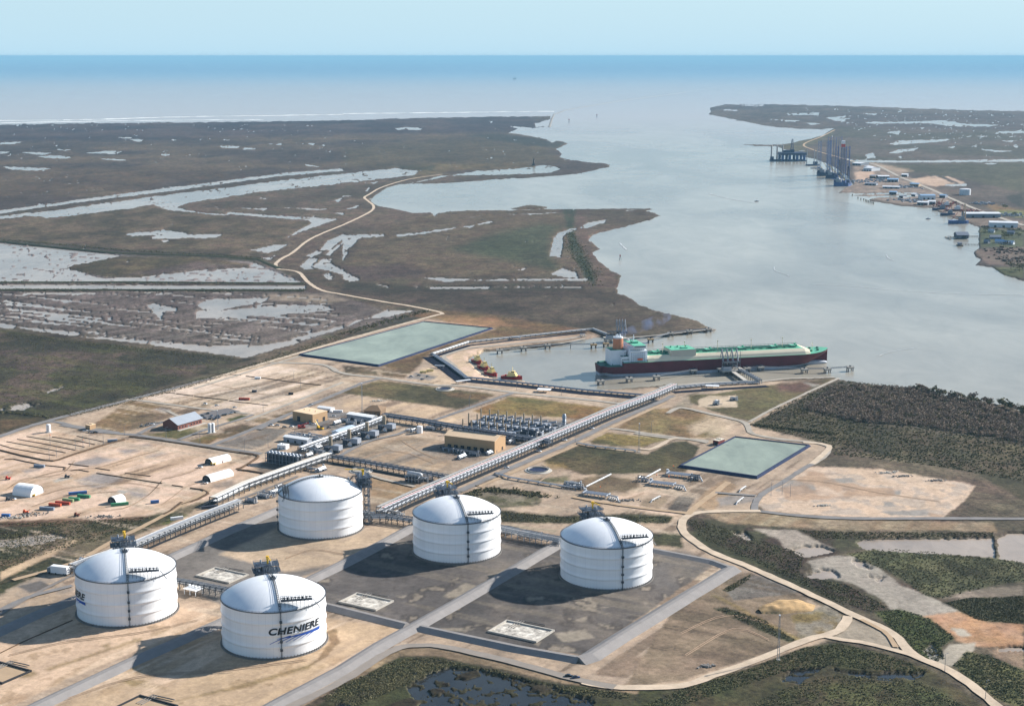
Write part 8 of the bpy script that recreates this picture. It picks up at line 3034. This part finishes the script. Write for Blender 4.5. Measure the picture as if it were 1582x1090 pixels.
# scrub in the marsh corners
for s_, n, k in (('j 130 480 330 270 560 400 520 470 760 640 900 650 860 660 520 540', 0, 0), ('j 760 400 900 372 1100 385 1561 435 1561 520 1400 545 1200 600 1120 590 950 480', 1500, 1), ('j 1200 620 1300 600 1561 590 1561 715 1350 700 1260 650', 1400, 0), ('j 540 290 830 300 1420 300 1430 318 1000 322 830 330 620 330', 700, 0), ('j 20 240 120 255 560 400 540 480 760 640 720 620 330 430 100 330', 1100, 0), ('j 600 510 760 540 940 640 860 660 700 600', 400, 0),
                 ('j 880 660 1000 650 1130 690 1250 780 1180 820 1200 880 1130 890 1000 780 920 700', 700, 3), ('j -200 1100 0 1015 300 925 560 825 720 805 960 865 1120 925 1080 930 880 925 700 905 520 920 300 990 0 1090', 1700, 3), ('j 500 1000 700 950 1080 975 1300 1090 300 1090', 900, 1), ('j 1240 905 1300 840 1400 860 1561 930 1561 1090 1440 1060', 900, 3),
                 ('i -100 1060 0 990 250 880 420 868 700 940 950 995 1300 1030 1300 1060 1080 1040 900 985 700 925 480 905 300 990 60 1090', 1400, 1), ('i 0 1090 60 1090 330 960 420 905 380 905 150 1000', 500, 1), ('i 720 205 1000 228 1500 228 1480 258 1000 258 720 252', 600, 0), ('h 0 290 240 270 520 250 660 250 440 340 200 400 0 480', 1200, 0), ('h 0 262 200 270 640 248 700 228 520 240', 250, 0),
                 ('j 150 645 200 640 380 700 520 790 480 795 300 715', 220, 0), ('j 190 560 320 490 310 515 220 575', 120, 0), ('d 0 440 200 470 700 525 1080 565 1060 580 700 545 200 490 0 465', 700, 0), ('d 220 838 600 745 1000 640 1200 575 1561 450 1561 480 1150 610 800 720 350 830', 1500, 0), ('d 0 460 1050 580 700 700 300 810 0 840', 1600, 1)):
    if n: scrub('marsh_scrub', inpoly(W(s_), int(n * 1.3)), .95, .6, 8, .3, LEAFD[k])
for s_, n, w_, k in (('d 0 222 600 228 1370 228', 420, 4, 0), ('d 0 256 600 258 1390 258', 380, 4, 0), ('b 1035 880 1040 950 1060 1000 1110 1050 1140 1090', 380, 16, 3), ('e 1060 40 1100 130 1140 190 1140 240', 260, 16, 0), ('a -100 905 300 938 600 965 1000 985 1200 1000', 420, 12, 0), ('g 330 872 700 915', 260, 4, 0), ('l 430 915 560 860 900 890 1030 920', 260, 10, 0), ('d 0 816 100 822 220 838', 60, 4, 0), ('e 20 455 200 400 390 352', 260, 12, 0)):
    scrub('bank_scrub', along(W(s_), n, w_), 1.9, 1.7, 14, .5, LEAFD[k])


def tree_proto(k, h, r, m, nl=150, bare=False):
    root = thing('shore_tree', 'x', 'tree', (0, 0, GL), 0)
    b = MB()
    b.cyl(0, 0, -.3, .32, h * .55, 7, .18)
    for q in range(4):
        a = q * 1.57 + k
        b.bar((0, 0, h * (.3 + .06 * q)), (r * .5 * math.cos(a), r * .5 * math.sin(a), h * (.62 + .05 * q)), .12)
    b.build('trunk', TRUNK, root)
    c = rng.normal(0, r * .42, (9, 2))
    v = np.concatenate([leaves(np.array([[c[q, 0], c[q, 1]]]), np.array([r * .55]), np.array([h * .42]), nl // 9, .62, h * (.3 + .05 * (q % 6))) for q in range(9)])
    leafmesh('crown', v, m, root)
    return root


TP = [tree_proto(0, 8, 4, LEAFD[2]), tree_proto(1, 9, 4.4, LEAFD[0]), tree_proto(2, 7, 3.6, LEAFD[1])]
edge = smooth(W('g 1060 704 1120 722 1190 738 1290 752 1380 775 1440 770 1480 788 1561 822 1650 850'), 1.0, False)
seen_ = [False] * 3
for q in range(46):
    p = edge[int(len(edge) * (q + .3 + .4 * rr.random()) / 46.5)]
    k = rr.randrange(3)
    o = TP[k] if not seen_[k] else copy_tree(TP[k])
    seen_[k] = True
    o['label'] = 'bare grey brown tree in the line along the river edge of the scrub wood'
    o['group'] = 'trees along the river edge'
    place(o, (p.x + rr.uniform(-4, 4), p.y - rr.uniform(0, 16), GL), rr.uniform(0, 6))
    s_ = rr.uniform(.7, 1.35)
    o.scale = (s_, s_, s_)
TQ = [tree_proto(3, 13, 8, LEAFD[0], 200), tree_proto(4, 11, 7, LEAFD[3], 200)]
seen_ = [False] * 2
TT = [(865, 600, 'dark round tree beside the bank, nearest the boathouse'), (850, 622, 'dark tree on the bank in front of the white house'), (962, 600, 'round tree right behind the white house'), (1040, 625, 'dark tree left end of the thick row behind the houses'), (1040, 660, 'dark tree close to the largest grey house'), (1085, 600, 'tree in the thick row, behind the grey roofed house'), (1130, 605, 'broad tree in the middle of the thick row'), (1175, 600, 'broad tree at the right of the thick row'), (1215, 610, 'tree last in the thick row, at the right edge'), (1080, 650, 'tree in front of the grey roofed house'), (1170, 650, 'tree alone on the lawn before the thick row'), (1050, 735, 'small tree beside the low white house'),
      (1100, 945, 'dark round tree alone on the lower shore lawn'), (1180, 965, 'dark tree on the lower lawn, left of a close pair'), (1210, 945, 'dark tree on the lower lawn, right of a close pair'), (1050, 380, 'lone tree on the bare ground inland'), (1130, 440, 'lone tree beside the grass field')]
for x, y, lb in TT:
    k = rr.randrange(2)
    o = TQ[k] if not seen_[k] else copy_tree(TQ[k])
    seen_[k] = True
    o['label'] = lb
    p = W1('t', x, y)
    place(o, (p.x, p.y, GL), rr.uniform(0, 6))
    s_ = rr.uniform(.9, 1.5)
    o.scale = (s_, s_, s_)
# ---------------------------------------------------------------- haze: the damp air over the marsh
HAZE_D, HAZE_C = 2.2e-5, (.30, .58, .78)
hm = bpy.data.materials.new('haze')
hm.use_nodes = True
t = hm.node_tree
t.nodes.clear()
pv = t.nodes.new('ShaderNodeVolumePrincipled')
pv.inputs['Color'].default_value = (*HAZE_C, 1)
pv.inputs['Density'].default_value = HAZE_D
pv.inputs['Density Attribute'].default_value = ''
pv.inputs['Color Attribute'].default_value = ''
pv.inputs['Temperature Attribute'].default_value = ''
mo = t.nodes.new('ShaderNodeOutputMaterial')
t.links.new(pv.outputs[0], mo.inputs['Volume'])
hm.cycles.homogeneous_volume = True
hz = MB()
hz.box(0, 0, -4.2, 400000, 400000, 456)
tag(hz.build('haze', hm), kind='stuff')
